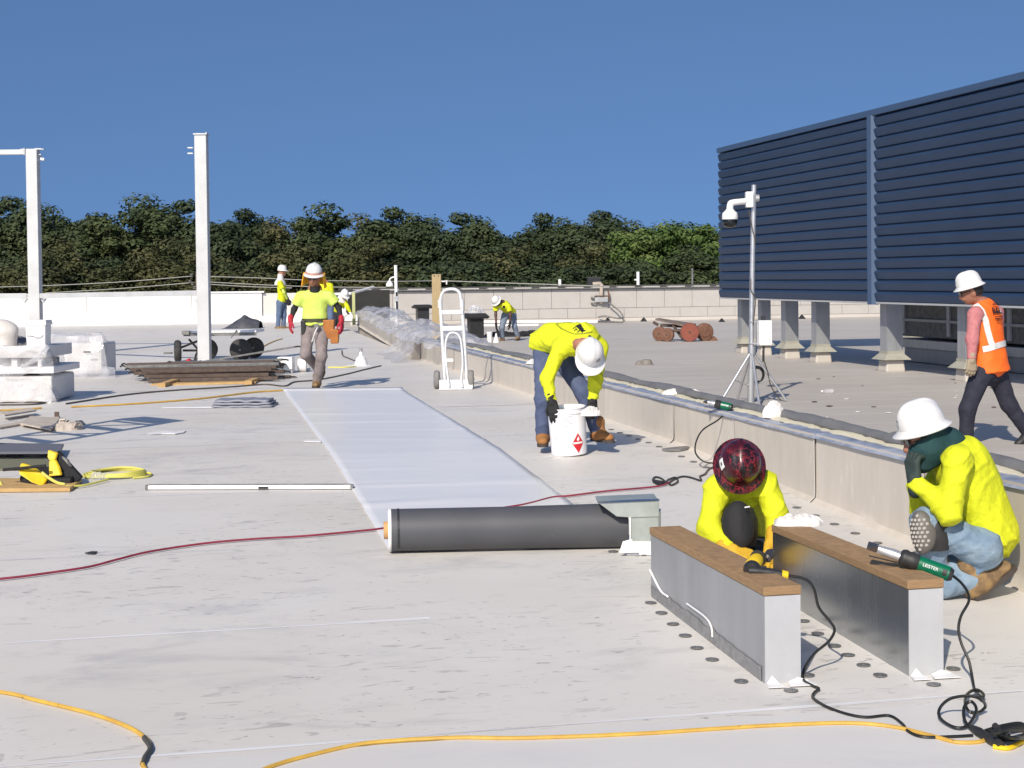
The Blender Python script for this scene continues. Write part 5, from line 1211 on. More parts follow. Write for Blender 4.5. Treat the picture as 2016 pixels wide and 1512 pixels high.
# ================================================================ CORDS
def gl(pts, dz): return [g(x, y, dz) for x, y in pts]
cable('extension_cord', gl([(-520, 1195), (-380, 1160), (-200, 1165), (-20, 1142), (60, 1133), (170, 1117), (230, 1102), (300, 1085), (400, 1070), (500, 1061), (600, 1055), (700, 1046), (752, 1040), (800, 1030), (880, 1014), (960, 1004), (1030, 993), (1085, 979), (1120, 976), (1200, 966), (1290, 958), (1318, 950)], .014), .0068, M_red, 'long red extension cord running past the roll to the black plug', wob=.01)
cable('extension_cord', gl([(-420, 1330), (-200, 1340), (0, 1362), (70, 1378), (180, 1405), (250, 1430), (285, 1452), (296, 1472), (286, 1490), (281, 1505), (300, 1525), (380, 1570)], .009), .0085, M_yel, 'dirty yellow cord curving through the bottom left corner')
t_ = gl([(284, 1452), (296, 1472), (286, 1490), (281, 1505)], .009); cable('cord_tape', t_, .0105, mat('grey_tape', (0.06, 0.06, 0.05), 0.6), 'black tape wound round the yellow cord at bottom left', 'tape')
cable('extension_cord', gl([(300, 1640), (420, 1560), (500, 1525), (540, 1508), (600, 1490), (700, 1466), (780, 1457), (900, 1452), (1000, 1453), (1100, 1450), (1200, 1447), (1300, 1443), (1400, 1436), (1500, 1429), (1620, 1424), (1700, 1425), (1760, 1432), (1800, 1441), (1840, 1451), (1880, 1461), (1925, 1460), (1945, 1452)], .009), .0085, M_yel, 'long yellow cord along the bottom edge to the black plugs', wob=.012)
cable('extension_cord', gl([(1955, 1470), (1985, 1473), (2010, 1462), (2060, 1440), (2160, 1430)], .012), .009, M_yel2, 'short bright yellow cord leaving the black plugs at bottom right')
# drill cord: hangs from the curb, then lies on the roof
gp = g(1582, 1333, .008)
hang = [(1552, 1133), (1585, 1140), (1602, 1158), (1612, 1195), (1633, 1222), (1643, 1240), (1632, 1262), (1605, 1285), (1588, 1308)]
Yd, Ye = drill_end.y, gp.y + .02
pts = [at(x, y, Yd + (Ye - Yd) * (i / len(hang)) ** .8) for i, (x, y) in enumerate(hang)]
pts = [p if p.z > roof_z(p.x, p.y) + .01 else snap(p, .01) for p in pts]
pts += gl([(1581, 1326), (1583, 1340), (1600, 1350), (1612, 1356), (1603, 1364), (1601, 1374), (1625, 1390), (1665, 1405), (1705, 1412), (1750, 1409), (1775, 1424), (1790, 1441), (1820, 1451), (1880, 1450), (1915, 1448)], .009)
cable('cord', pts, .0062, M_cordb, '', parent=drill)
gp = g(1917, 1352, .01); Yd, Ye = e1.y, gp.y
hang = [(1877, 1134), (1893, 1148), (1905, 1166), (1907, 1185), (1892, 1213), (1887, 1240), (1893, 1268), (1907, 1300), (1913, 1328)]
pts = [at(x, y, Yd + (Ye - Yd) * (i / len(hang)) ** .8) for i, (x, y) in enumerate(hang)] + [g(1918, 1355, .012), g(1926, 1366, .03), g(1934, 1374, .03), g(1936, 1366, .03), g(1922, 1358, .03), g(1905, 1366, .03), g(1900, 1385, .05), g(1910, 1402, .04), g(1928, 1402, .02), g(1940, 1390, .04), g(1930, 1376, .09), g(1905, 1370, .10), g(1870, 1376, .08), g(1850, 1395, .04), g(1852, 1415, .02), g(1880, 1432, .015), g(1905, 1428, .02), g(1922, 1400, .05), g(1914, 1382, .07), g(1900, 1388, .06), g(1897, 1408, .04), g(1905, 1428, .02), g(1925, 1442, .015)]
cable('cord', pts, .0062, M_cordb, '', parent=hg1)
# bundle of plugs and cord at the right edge
Tp = thing('plug_bundle', 'tangle of black plugs and cord at the bottom right corner', 'plugs', g(1960, 1452))
for k_, (x0, y0, x1, y1, r_) in enumerate(((1912, 1432, 1945, 1452, .017), (1935, 1446, 1972, 1468, .02))):
    a, b = g(x0, y0, .018), g(x1, y1, .02); MB().tube([a, a.lerp(b, .25), a.lerp(b, .5), a.lerp(b, .8), b], [r_ * .6, r_ * .9, r_ * 1.1, r_, r_ * .75], 12).build('plug', M_rubber, parent=Tp, smooth=True)
for k_ in range(5):
    pts = [g(1940 + 4 * k_, 1438 + 2 * k_, .012 + .012 * k_), g(1975, 1428 + 3 * k_, .02 + .014 * k_), g(2010 + 3 * k_, 1424 + 4 * k_, .03), g(2022, 1440 + 3 * k_, .02), g(1995, 1456 - k_, .015 + .012 * k_), g(1955, 1455 - 2 * k_, .012)]
    MB().tube(spline(pts, 7), .0062, 7).build('cord_loop', M_cordb, parent=Tp, smooth=True)
MB().tube(spline([g(1958, 1428, .05), g(1970, 1440, .04), g(1985, 1450, .03)], 5), .012, 8).build('plug', M_rubber, parent=Tp, smooth=True)
# cord of the welder on the wall, and the plug knot on the roof
wp_ = [Vector(e2), at(1430, 812, e2.y - .06), at(1412, 828, e2.y - .14), at(1384, 846, e2.y - .2), at(1371, 868, e2.y - .25), at(1369, 890, e2.y - .3), at(1380, 905, e2.y - .4)]
wp_ = [p if p.z > roof_z(p.x, p.y) + .01 else snap(p, .01) for p in wp_] + [g(1395, 911, .01), g(1420, 912, .01), g(1436, 916, .01)]
cable('cord', wp_, .0065, M_cordb, '', parent=hg2)
cable('extension_cord', gl([(1425, 915), (1398, 922), (1388, 933), (1378, 938), (1380, 946), (1360, 940), (1345, 938), (1330, 942), (1318, 950), (1322, 955), (1334, 948), (1330, 940), (1316, 944), (1308, 951), (1295, 953), (1285, 946), (1290, 939), (1302, 942), (1312, 950)], .010), .0068, M_cordb, 'black cord knotted in bows beside the kneeling man')
MB_ = MB().cyl(g(1288, 948, .016), g(1306, 951, .016), .016, None, 10).build('plug', M_rubber, smooth=True); tag(MB_, 'black plug at the right end of the red cord', 'plug')
# thin cords further back
cable('extension_cord', gl([(130, 795), (250, 777), (350, 768), (450, 762), (520, 757), (560, 760), (580, 752), (625, 748), (680, 737), (720, 727), (750, 720)], .01), .012, M_cordg, 'brown cord crossing the roof behind the walking man')
cable('extension_cord', gl([(140, 801), (260, 795), (380, 786), (450, 778), (500, 772), (560, 768)], .012), .011, M_yel, 'thin yellow cord running from the wrapped pallets to the sheet end')
cable('extension_cord', gl([(-20, 809), (40, 806), (82, 803)], .012), .011, M_yel, 'thin yellow cord in front of the wrapped pallet at the left edge')
cable('extension_cord', gl([(0, 797), (60, 796), (90, 793)], .012), .011, M_cordg, 'brown cord in front of the wrapped pallet at the left edge')
cable('extension_cord', gl([(646, 723), (680, 723), (702, 721), (716, 718)], .01), .013, M_yel3, 'short pale yellow cord beside the white pipe boot')
cable('extension_cord', gl([(673, 690), (675, 700), (688, 706), (700, 711)], .01), .012, M_cordg, 'short dark cord left of the white pipe boot')
cable('extension_cord', gl([(515, 684), (530, 676), (545, 670), (556, 667)], .01), .014, M_yel, 'thin yellow cord on the roof right of the wheeled cart')
# ================================================================ LEFT AND MIDDLE DISTANCE
# ---- galvanised steel frame: two posts, top beam, rail
P1, P2 = 29.8, 27.0
sf = thing('steel_gantry', 'pale galvanised steel gantry of two posts and a low rail, left', 'gantry', snap(at(62, 700, P1)))
def post_box(name, xa, xb, ytop, Y, dep, m, parent, xbot=None):
    a = at(xa, ytop, Y); b = at(xb, ytop, Y); w = (b - a).length; c = (a + b) / 2 + Vector((0, dep / 2, 0)); z0 = roof_z(c.x, c.y) - .01
    mb = MB(); mb.box((c.x, c.y, (c.z + z0) / 2), (w, dep, c.z - z0)); return mb.build(name, m, parent=parent, bevel=.008), c, w
po1, c1, w1 = post_box('post', 50, 72, 294, P1, .22, M_postp, sf)
po2, c2, w2 = post_box('post', 382, 405.5, 265, P2, .22, M_postp, sf)
mb = MB(); mb.box((c2.x, c2.y, c2.z + .012), (w2 + .03, .26, .024)); mb.build('cap_plate', M_galv, parent=po2)
mb = MB(); mb.box((c1.x, c1.y, c1.z + .008), (w1 + .24, .12, .016)); mb.build('cap_plate', M_galv, parent=po1)
for y_ in (291, 302): mb = MB(); mb.box(at(375, y_, P2 + .1), (.09, .08, .018)); mb.build('bolt_tab', M_white, parent=po2)
mb = MB(); mb.box(at(406.5, 279, P2 + .1), (.03, .05, .02)); mb.build('bolt_tab', M_greyst, parent=po2)
mb = MB(); mb.box(at(407, 288, P2 + .12), (.02, .07, .5)); mb.build('edge_channel', M_galvd, parent=po2)
for y_ in (293, 304.5): mb = MB(); mb.box(at(75, y_, P1 + .1), (.13, .06, .02)); mb.build('bolt_tab', M_galv, parent=po1)
mb = MB(); mb.cyl(at(80, 313, P1 + .1), at(87, 314, P1 + .1), .03, None, 10); mb.build('floodlight', M_white, parent=po1)
mb = MB(); mb.tube([at(78, 304, P1 + .1), at(81, 310, P1 + .1)], .01, 6); mb.build('lamp_arm', M_greyst, parent=po1)
mb = MB(); mb.box((at(47, 298, P1).x, P1 + .11, at(47, 298, P1).z), (.03, .2, .13)); mb.build('end_plate', M_galvd, parent=po1)
a = at(46, 298.5, P1); mb = MB(); mb.box((a.x - 1.6, P1 + .11, a.z), (3.2, .12, .095)); mb.build('top_beam', M_postp, parent=sf, bevel=.004)
ra_, rb_ = at(73, 582.5, P1), at(388, 577, P2)
mb = MB(); d_ = (rb_ - ra_); dn = d_.normalized(); sd_ = dn.cross(UP).normalized(); mb.box((ra_ + rb_) / 2 + Vector((0, .1, 0)), (d_.length, .09, .095), axes=(dn, sd_, sd_.cross(dn))); mb.build('rail', M_postp, parent=sf, bevel=.004)
ra_, rb_ = at(-60, 583.5, P1 - .2), at(50, 582.5, P1)
mb = MB(); d_ = (rb_ - ra_); dn = d_.normalized(); sd_ = dn.cross(UP).normalized(); mb.box((ra_ + rb_) / 2 + Vector((0, .1, 0)), (d_.length, .09, .1), axes=(dn, sd_, sd_.cross(dn))); mb.build('rail', M_postp, parent=sf, bevel=.004)
for x_ in (46, 83, 385):
    mb = MB(); p = at(x_, 591, P1 if x_ < 200 else P2); mb.prism([p + Vector((-.06, .05, .03)), p + Vector((.06, .05, .03)), p + Vector((0, .05, -.05))], (0, .08, 0)); mb.build('bracket', M_galv, parent=sf)

# ---- pallets under plastic wrap
def film(fn, nu, nv, name, m, parent, seed, amp):
    mb = MB()
    def f2(a, b):
        p = fn(a, b); n_ = Vector((noise.noise(p * 2.6 + Vector((seed, 0, 0))), noise.noise(p * 2.6 + Vector((0, seed, 0))), noise.noise(p * 3.1 + Vector((0, 0, seed)))))
        n2_ = Vector((noise.noise(p * 9 + Vector((seed, 1, 0))), noise.noise(p * 9 + Vector((3, seed, 0))), noise.noise(p * 9 + Vector((0, 2, seed)))))
        return p + n_ * amp + n2_ * amp * .14
    mb.grid(f2, nu, nv); return mb.build(name, m, parent=parent, smooth=True)
M_ins = mat('wrapped_insulation', (0.68, 0.665, 0.64), 0.7, col2=(0.62, 0.605, 0.585), scale=3)
b0 = g(104, 793); Yp = b0.y
pal = thing('wrapped_pallet', 'pallet of white boards loosely wrapped in clear plastic, cut by the left edge', 'pallet', b0)
q = lambda x, y, d=0.0: at(x, y, Yp + d)
def slab(x0, x1, y0, y1, dep, m, name, parent, d0=0.0, bevel=.01):
    a, b = q(x0, y1, d0), q(x1, y0, d0); mb = MB(); mb.box(((a.x + b.x) / 2, Yp + d0 + dep / 2, (a.z + b.z) / 2), (b.x - a.x, dep, b.z - a.z)); return mb.build(name, m, parent=parent, bevel=bevel)
slab(-70, 102, 740, 793, 1.0, M_ins, 'board_stack', pal, bevel=.03)
slab(-70, 106, 722, 737, 1.15, M_white, 'deck_board', pal, d0=-.03)
slab(22, 34, 706, 722, .15, M_white, 'bearer', pal, d0=.05); slab(74, 82, 706, 722, .15, M_white, 'bearer', pal, d0=.05); slab(-70, 90, 706, 722, .6, mat('bearer_gap', (0.33, 0.33, 0.32), 0.9), 'spacer_row', pal, d0=.3)
slab(-70, 92, 681, 706, 1.1, M_ins, 'board_stack', pal)
def f1(a, b):
    x = -70 + 185 * a; bulge = (a > .9) * (a - .9) * 10
    return q(x, 679 + 62 * b, -.06 - .03 * math.sin(b * 9)) if a < .86 else q(x + 5 + 12 * b, 681 + 60 * b, -.06 + (a - .86) * 8.2)
film(f1, 60, 18, 'plastic_wrap', M_wrap, pal, 2.0, .075)
def f3(a, b):
    x = -70 + 178 * a; return q(x + 4, 742 + 51 * b, -.06) if a < .86 else q(x + 8 + 22 * b, 742 + 52 * b, -.06 + (a - .86) * 7.5)
film(f3, 60, 16, 'plastic_wrap', M_wrap, pal, 5.0, .07)
film(lambda a, b: q(-70 + 165 * a, 680 - 3 * b, -.05 + 1.2 * b), 40, 10, 'plastic_wrap', M_wrap, pal, 7.0, .03)
mb = MB(); mb.tube(spline([q(92, 680, -.1), q(78, 700, -.14), q(58, 715, -.12), q(42, 722, -.08)], 5), [.05] * 5 + [.035] * 5 + [.025] * 5 + [.02], 6); mb.build('wrap_tail', M_wrap, parent=pal, smooth=True)
b0 = g(214, 742); Yp = b0.y
pal2 = thing('wrapped_pallet', 'low pallet fully wrapped in crumpled clear plastic behind the white square bucket', 'pallet', b0)
q = lambda x, y, d=0.0: at(x, y, Yp + d)
slab(70, 200, 674, 738, .9, M_ins, 'board_stack', pal2, bevel=.05)
film(lambda a, b: q(80 + 122 * a + 10 * a * b, 661 + 80 * b, -.08 - .05 * b), 44, 26, 'plastic_wrap', M_wrap, pal2, 9.0, .085)
film(lambda a, b: q(202 + 10 * b + 3 * a, 661 + 80 * b, -.08 - .05 * b + 1.1 * a), 14, 26, 'plastic_wrap', M_wrap, pal2, 11.0, .08)
film(lambda a, b: q(80 + 122 * a, 661 - 4 * b, -.08 + 1.15 * b), 40, 12, 'plastic_wrap', M_wrap, pal2, 12.0, .05)
film(lambda a, b: q(120 + 105 * a, 722 + 26 * b, -.1 - .28 * b), 34, 10, 'plastic_wrap', M_wrap, pal2, 13.0, .06)
mb = MB(); p = q(172, 693, -.17); mb.box(p, (.12, .01, .02)); mb.build('torn_hole', M_rubber, parent=pal2)
# dark grey sheet pile just behind, white square bucket, plastic bag
Yp = g(104, 793).y; q = lambda x, y, d=0.0: at(x, y, Yp + d)
rag(Vector((q(20, 681, .55).x, Yp + .5, q(20, 681, .5).z)), .75, .6, .12, 31, 'low dark grey sheeting lying on the wrapped pallet behind the bag', m=M_tarp, cat='sheeting', name='folded_sheeting')
Tq = thing('square_bucket', 'white square lidded bucket standing on the wrapped pallet', 'bucket', q(76, 683, .25))
s = (Yp + .25) / 3000; c = q(76.5, 683, .25); w0, w1_, hh_ = 37 * s, 40 * s, 44 * s
def sq(w, z): return [c + Vector((-w / 2, -w / 2, z)), c + Vector((w / 2, -w / 2, z)), c + Vector((w / 2, w / 2, z)), c + Vector((-w / 2, w / 2, z))]
mb = MB(); mb.hexa(sq(w0, 0), sq(w1_, hh_)); mb.build('tub', M_white, parent=Tq, bevel=.018)
mb = MB(); mb.hexa(sq(w1_ + .02, hh_ - .005), sq(w1_ + .022, hh_ + .035)); mb.hexa(sq(w1_ + .008, hh_ + .03), sq(w1_ + .006, hh_ + .06)); mb.build('lid', mat('lid_white', (0.78, 0.77, 0.75), 0.5), parent=Tq, bevel=.006)
mb = MB(); mb.tube(spline([c + Vector((-w0 / 2 + .01, -w1_ / 2 - .002, hh_ * .52)), c + Vector((-.03, -w1_ / 2 - .006, hh_ * .50)), c + Vector((0, -w1_ / 2 - .008, hh_ * .44)), c + Vector((.06, -w1_ / 2 - .008, hh_ * .44)), c + Vector((w0 / 2 - .02, -w1_ / 2 - .002, hh_ * .54))], 5), .0035, 6); mb.build('handle', M_greyst, parent=Tq)
bagc = q(8, 682, .2)
mb = MB()
def bagf(a, b):
    th = a * 6.283; ph = b * 3.1416 / 2; r_ = max(0.0, math.cos(ph)) ** .6
    p = Vector((math.cos(th) * .21 * r_, math.sin(th) * .17 * r_, math.sin(ph) * .345)); k = 1 + .18 * noise.noise(p * 6) ; return bagc + Vector((p.x * k - .03 + .02 * math.sin(ph * 3), p.y * k, p.z))
mb.grid(bagf, 36, 16); tag(mb.build('plastic_bag', mat('bag_beige', (0.55, 0.51, 0.46), 0.3, col2=(0.66, 0.63, 0.59), scale=8, bump=.6, bscale=14), smooth=True), 'bulging beige plastic bag on the wrapped pallet at the left edge', 'bag')

# ---- wheeled flat cart
Yc = 28.6; q = lambda x, y, d=0.0: at(x, y, Yc + d)
cart = thing('flat_cart', 'white flat cart on black pneumatic tyres behind the tall steel post', 'cart', snap(q(420, 705)))
def tyre(c, r, w, axis, parent, hub=M_greyst):
    c = Vector(c); mb = MB(); mb.lathe(c - Vector(axis).normalized() * w / 2, axis, [(r * .5, 0), (r * .82, 0), (r * .95, w * .15), (r, w * .35), (r, w * .65), (r * .95, w * .85), (r * .82, w), (r * .5, w)], 28); t = mb.build('tyre', M_tire, parent=parent, smooth=True)
    mb = MB(); mb.lathe(c - Vector(axis).normalized() * w * .45, axis, [(r * .1, -.02), (r * .14, 0), (r * .3, .015), (r * .5, .0), (r * .52, w * .9), (r * .3, w * .85)], 20); mb.build('rim', hub, parent=t, smooth=True)
rz0 = lambda x, y: roof_z(x, y)
for (x_, d_, ax_, r_) in ((350, -.1, (1, .25, 0), .205), (474, 0, (.05, 1, 0), .21), (409, .5, (.2, 1, 0), .2), (500, .9, (.05, 1, 0), .2)):
    p = q(x_, 690, d_); tyre((p.x, p.y, roof_z(p.x, p.y) + r_), r_, .13, ax_, cart)
zt = q(420, 657).z
mb = MB(); a, b = q(362, 657), q(505, 657); mb.box(((a.x + b.x) / 2, Yc + .45, zt + .03), (b.x - a.x, .95, .05)); mb.build('deck', M_white, parent=cart, bevel=.005)
mb = MB(); mb.box(((a.x + b.x) / 2, Yc - .03, zt - .01), (b.x - a.x, .04, .06)); mb.build('front_beam', M_greyst, parent=cart)
for (p0, p1) in ((q(352, 686, .0), q(398, 668, .2)), (q(360, 690, .1), q(400, 690, .3)), (q(372, 668, .1), q(392, 690, .2))): mb = MB(); mb.tube([p0, p1], .022, 6); mb.build('axle_strut', M_blackp, parent=cart)
mb = MB(); mb.box(q(366, 655, -.05), (.14, .1, .07)); mb.build('coupling', M_greyst, parent=cart)
mb = MB(); mb.tube([q(455, 665, -.05), q(466, 650, -.05)], .012, 6); mb.build('handle', M_greyst, parent=cart)
mb = MB(); mb.tube([q(340, 695, -.2), q(322, 695, -.2)], .018, 6); mb.build('axle_end', M_greyst, parent=cart)
tc = g(477, 646)
mb = MB()
def tf(a, b):
    x = (a - .5) * 1.05; y = (b - .5) * .8; hgt = .36 * max(0, 1 - abs(x - .05 if x < .05 else (x - .05) * .55) / .55) * max(0, 1 - (2 * abs(b - .5)) ** 2) + .06 * noise.noise(Vector((x * 5, y * 5, 3))) * (1 - abs(2 * b - 1))
    return tc + Vector((x, y, max(.004, hgt)))
mb.grid(tf, 26, 16); tag(mb.build('tarpaulin', mat('dark_tarp', (0.045, 0.047, 0.058), 0.5, col2=(0.075, 0.077, 0.09), scale=8), smooth=True), 'dark grey tarpaulin heap in front of the white parapet', 'tarpaulin')
# black hose bag at the post foot
rag(g(398, 716), .34, .28, .24, 21, 'black hose bag slumped against the foot of the tall steel post', m=M_blackp, cat='bag', name='hose_bag')
rag(g(372, 716), .12, .12, .10, 22, 'small red cloth beside the black hose bag', m=M_redglove, cat='cloth', name='red_cloth')

# ---- stack of dark steel poles with a yellow plank underneath
rngp = random.Random(5)
bars = []
def bar(x0, y0, x1, y1, Y, w, hgt, m, label, name='steel_pole', cat='pole', grp='steel poles in the pile', zoff=0.0, tube_=True):
    a, b = at(x0, y0, Y), at(x1, y1, Y + .12); d = (b - a).normalized(); s_ = d.cross(UP).normalized(); T = thing(name, label, cat, a.lerp(b, .5), grp)
    mb = MB(); mb.box(a.lerp(b, .5), ((b - a).length, w, hgt), axes=(d, s_, s_.cross(d))); mb.build('bar', m, parent=T, bevel=.004)
    if tube_:
        mb = MB(); mb.tube([a, a - d * .05 + UP * .02, a - d * .09], .014, 6); mb.tube([b, b + d * .06, b + d * .10 - UP * .015], .014, 6); mb.build('end_hook', M_blackp, parent=T)
    return T
specs = [(300, 757, 505, 752, 22.2, .30, .03, M_ply, 'pale yellow plank at the bottom of the steel pole pile', 'plank', 'plank'), (292, 749, 548, 744, 22.6, .10, .05, M_rustd, 'lowest front brown steel pole in the pile', 0, 0), (305, 745, 572, 742, 23.4, .12, .05, M_rustd, 'brown steel pole lying just above the yellow plank', 0, 0),
         (285, 741, 530, 737, 22.7, .12, .05, M_rustd, 'rusty brown steel pole in the middle of the pile front', 0, 0), (265, 735, 560, 731, 23.0, .12, .05, M_rustd, 'long dark steel pole in the middle of the pile', 0, 0), (280, 731, 535, 727, 22.8, .12, .045, M_rustd, 'rusty steel pole in the upper part of the pile', 0, 0),
         (258, 728, 545, 723, 23.1, .14, .05, M_rustd, 'long dark steel pole near the top of the pile', 0, 0), (248, 722, 550, 716, 23.4, .14, .045, M_greyst, 'grey steel pole on top of the pile, front', 0, 0), (250, 718, 540, 712, 24.0, .16, .045, M_rustd, 'dark steel pole on top of the pile, middle', 0, 0), (340, 714, 556, 708, 24.3, .22, .03, M_greyst, 'flat grey steel bar on top of the pile, rear', 0, 0),
         (400, 712, 580, 683, 24.8, .04, .03, M_greyst, 'thin grey rod sloping up from the pile towards the walking man', 0, 0), (275, 726, 420, 723, 23.9, .1, .05, M_rustd, 'short dark steel pole inside the pile', 0, 0), (330, 722, 560, 718, 24.6, .16, .05, M_rustd, 'dark steel pole at the back of the pile', 0, 0)]
for sp_ in specs: bar(*sp_[:9], name=sp_[9] or 'steel_pole', cat=sp_[10] or 'pole', grp='steel poles in the pile' if not sp_[9] else None, tube_=not sp_[9])
for i, (x0, x1, y_) in enumerate(((310, 330, 758), (480, 500, 753))):
    p = g((x0 + x1) / 2, y_ + 4); mb = MB(); mb.box(p + Vector((0, .9, .03)), (.1, 1.9, .06)); tag(mb.build('timber_bearer', M_ply), ['left', 'right'][i] + ' timber bearer under the steel pole pile', 'timber')
# white pipe pieces
p = g(568, 735); mb = MB(); mb.box(p + Vector((-.06, .15, .13)), (.24, .3, .26)); tag(mb.build('white_carton', M_white, bevel=.01), 'open white carton lying right of the steel pole pile', 'carton')
p = g(592, 733); mb = MB(); mb.lathe(p + Vector((-.06, .1, .11)), (1, .1, 0), [(.10, 0), (.11, .01), (.11, .13), (.09, .14), (.085, .02)], 20); tag(mb.build('pail_on_side', M_white, smooth=True), 'small white pail on its side by the walking man', 'pail')
p = g(606, 731); mb = MB(); mb.lathe(p + Vector((-.05, 0, .03)), (1, -.2, 0), [(.02, 0), (.022, .06), (.03, .07), (.03, .1)], 12); tag(mb.build('caulk_nozzle', M_white, smooth=True), 'tiny white nozzle lying in front of the white pail', 'nozzle')
# white pipe boot
p = g(711, 721); pb = thing('pipe_boot', 'white membrane pipe boot standing alone on the roof', 'pipe boot', p); s = p.y / 3000
mb = MB(); mb.lathe(p + UP * .003, (0, 0, 1), [(.24, 0), (.20, .01), (.12, .02), (.098, .10), (.085, .125), (.086, .145), (.06, .16), (.032, .19), (.03, .245), (.022, .255)], 24); mb.build('boot_cone', M_memb_clean, parent=pb, smooth=True)
mb = MB(); mb.lathe(p + UP * .25, (0, 0, 1), [(.028, 0), (.033, .005), (.033, .02), (.02, .03), (.02, .045), (.034, .05), (.034, .06)], 14); mb.build('pipe_cap', M_galv, parent=pb, smooth=True)
mb = MB(); mb.add([p + Vector((-.1, -.05, .02)), p + Vector((-.27, -.02, .006)), p + Vector((-.24, .1, .006)), p + Vector((-.1, .08, .03))], [(0, 1, 2, 3)]); mb.build('apron', M_memb_clean, parent=pb, solid=.004)

# ---- hand truck
Yt = 20.7; q = lambda x, y, d=0.0: at(x, y, Yt + d); s = Yt / 3000
ht = thing('hand_truck', 'white aluminium hand truck standing upright beside the curb wall', 'hand truck', snap(q(896, 766)))
def pipe(name, pts, r, m=M_alum, k=6, par=None, n=9): mb = MB(); mb.tube(spline(pts, k), r, n); return mb.build(name, m, parent=par or ht, smooth=True)
pipe('side_rail', [q(876, 752, .04), q(873, 700, .06), q(870, 650, .08), q(867, 598, .1)], .026); pipe('side_rail', [q(919, 752, .04), q(916, 700, .06), q(913, 650, .08), q(909, 597, .1)], .026)
pipe('loop_handle', [q(867, 600, .1), q(868, 585, .11), q(874, 573, .12), q(887, 569, .12), q(899, 571, .12), q(906, 580, .11), q(908, 599, .1)], .022)
pipe('noseplate_loop', [q(884, 760, -.05), q(879, 720, 0), q(877, 680, .02), q(882, 660, .03), q(891, 655, .03), q(902, 659, .03), q(908, 675, .02), q(911, 715, 0), q(908, 745, -.02), q(910, 762, -.05)], .016)
for (y_, hh_) in ((615, .055), (647, .065)):
    a, b = q(871, y_, .07), q(912, y_ - 1, .07); mb = MB(); mb.box(a.lerp(b, .5), ((b - a).length, .03, hh_)); mb.build('cross_bar', M_alum, parent=ht, bevel=.005)
for x_ in (866.5, 909.5): mb = MB(); mb.cyl(q(x_, 606, .1), q(x_ - .3, 590, .1), .032, None, 10); mb.build('clamp_sleeve', M_alum, parent=ht, smooth=True)
a, b = q(864, 757, -.12), q(930, 757, -.12); zf = roof_z(a.x, a.y)
mb = MB(); mb.box(Vector(((a.x + b.x) / 2, Yt - .08, zf + .012)), (b.x - a.x, .16, .012)); mb.box(Vector(((a.x + b.x) / 2, Yt + .0, zf + .07)), (b.x - a.x, .012, .12)); mb.build('toe_plate', M_alum, parent=ht)
for x_ in (860, 927):
    p = q(x_, 748, .1); r_ = .128; c_ = Vector((p.x, p.y, roof_z(p.x, p.y) + r_)); mb = MB(); mb.lathe(c_ - Vector((.04, 0, 0)), (1, 0, 0), [(r_ * .5, 0), (r_ * .8, 0), (r_ * .96, .012), (r_, .03), (r_, .05), (r_ * .96, .068), (r_ * .8, .08), (r_ * .5, .08)], 28); w_ = mb.build('wheel', M_grubber, parent=ht, smooth=True)
    mb = MB(); mb.lathe(c_ - Vector((.042, 0, 0)), (1, 0, 0), [(.012, -.012), (.03, 0), (r_ * .52, .006), (r_ * .52, .078), (.03, .084), (.012, .096)], 16); mb.build('hub', M_alum, parent=w_, smooth=True)
p = q(884, 709, .0); mb = MB(); mb.box(p, (.12, .03, .04)); mb.build('latch', M_white, parent=ht, bevel=.004)
p = q(874, 703, .05); mb = MB(); mb.box(p, (.05, .05, .1)); mb.build('hinge_block', M_alum, parent=ht, bevel=.004)

# ---- clear plastic over the far end of the curb wall
M_pl = M_plastic
def heap(pts_w, name, label, seed, hgt, wid, n=60):
    mb = MB()
    def fn(a, b):
        i = a * (len(pts_w) - 1); k = min(int(i), len(pts_w) - 2); c = pts_w[k].lerp(pts_w[k + 1], i - k)
        th = (b - .5) * 2; off = N * (th * wid) ; e_ = math.sin(min(1, max(0, a)) * math.pi) ** .35
        z = hgt * (1 - abs(th) ** 2.2) * e_ * (.75 + .5 * noise.noise(Vector((a * 9, b * 2, seed))))
        p = c + off + UP * z; n_ = Vector((noise.noise(p * 4 + Vector((seed, 0, 0))), noise.noise(p * 4 + Vector((0, seed, 0))), noise.noise(p * 5 + Vector((0, 0, seed))))); n2 = Vector((0, 0, abs(noise.noise(p * 11 + Vector((seed, 3, 0))))))
        return p + n_ * .07 + n2 * .06
    mb.grid(fn, n, 20); return tag(mb.build(name, M_pl, smooth=True), label, 'plastic sheet')
w_ = lambda x, y, z: gz(x, y, z)
zt1 = lambda u: WT + (.014 * (u - 30) if u > 30 else 0)
A_ = [UV(u, wv(u) + .3, zt1(u) - .05) for u in (44, 41, 38, 35, 33)]
heap(A_, 'plastic_sheet', 'crumpled clear plastic heaped along the far end of the curb wall', 4.0, .34, .5)
B_ = [UV(u, wv(u) + .32, zt1(u) - .05) for u in (33.5, 31, 29, 27, 25.2)]
heap(B_, 'plastic_sheet', 'clear plastic mound on the curb wall left of the hand truck', 8.0, .34, .55)
c_ = MB()
def dr(a, b):
    top = UV(31.5 - 3.6 * a, wv(30) - .02, WT + .1); p = top - N * (.02 + .5 * b ** 2.5 + .1 * a * b) - D * (.9 * b) + UP * (-(WT + .09) * b); p.z = max(p.z, roof_z(p.x, p.y) + .012)
    return p + N * .05 * math.sin(a * 16 + b * 3) + UP * .02 * noise.noise(p * 5)
c_.grid(dr, 30, 18); tag(c_.build('plastic_drape', M_pl, smooth=True), 'clear plastic hanging over the curb wall face down to the roof', 'plastic sheet')

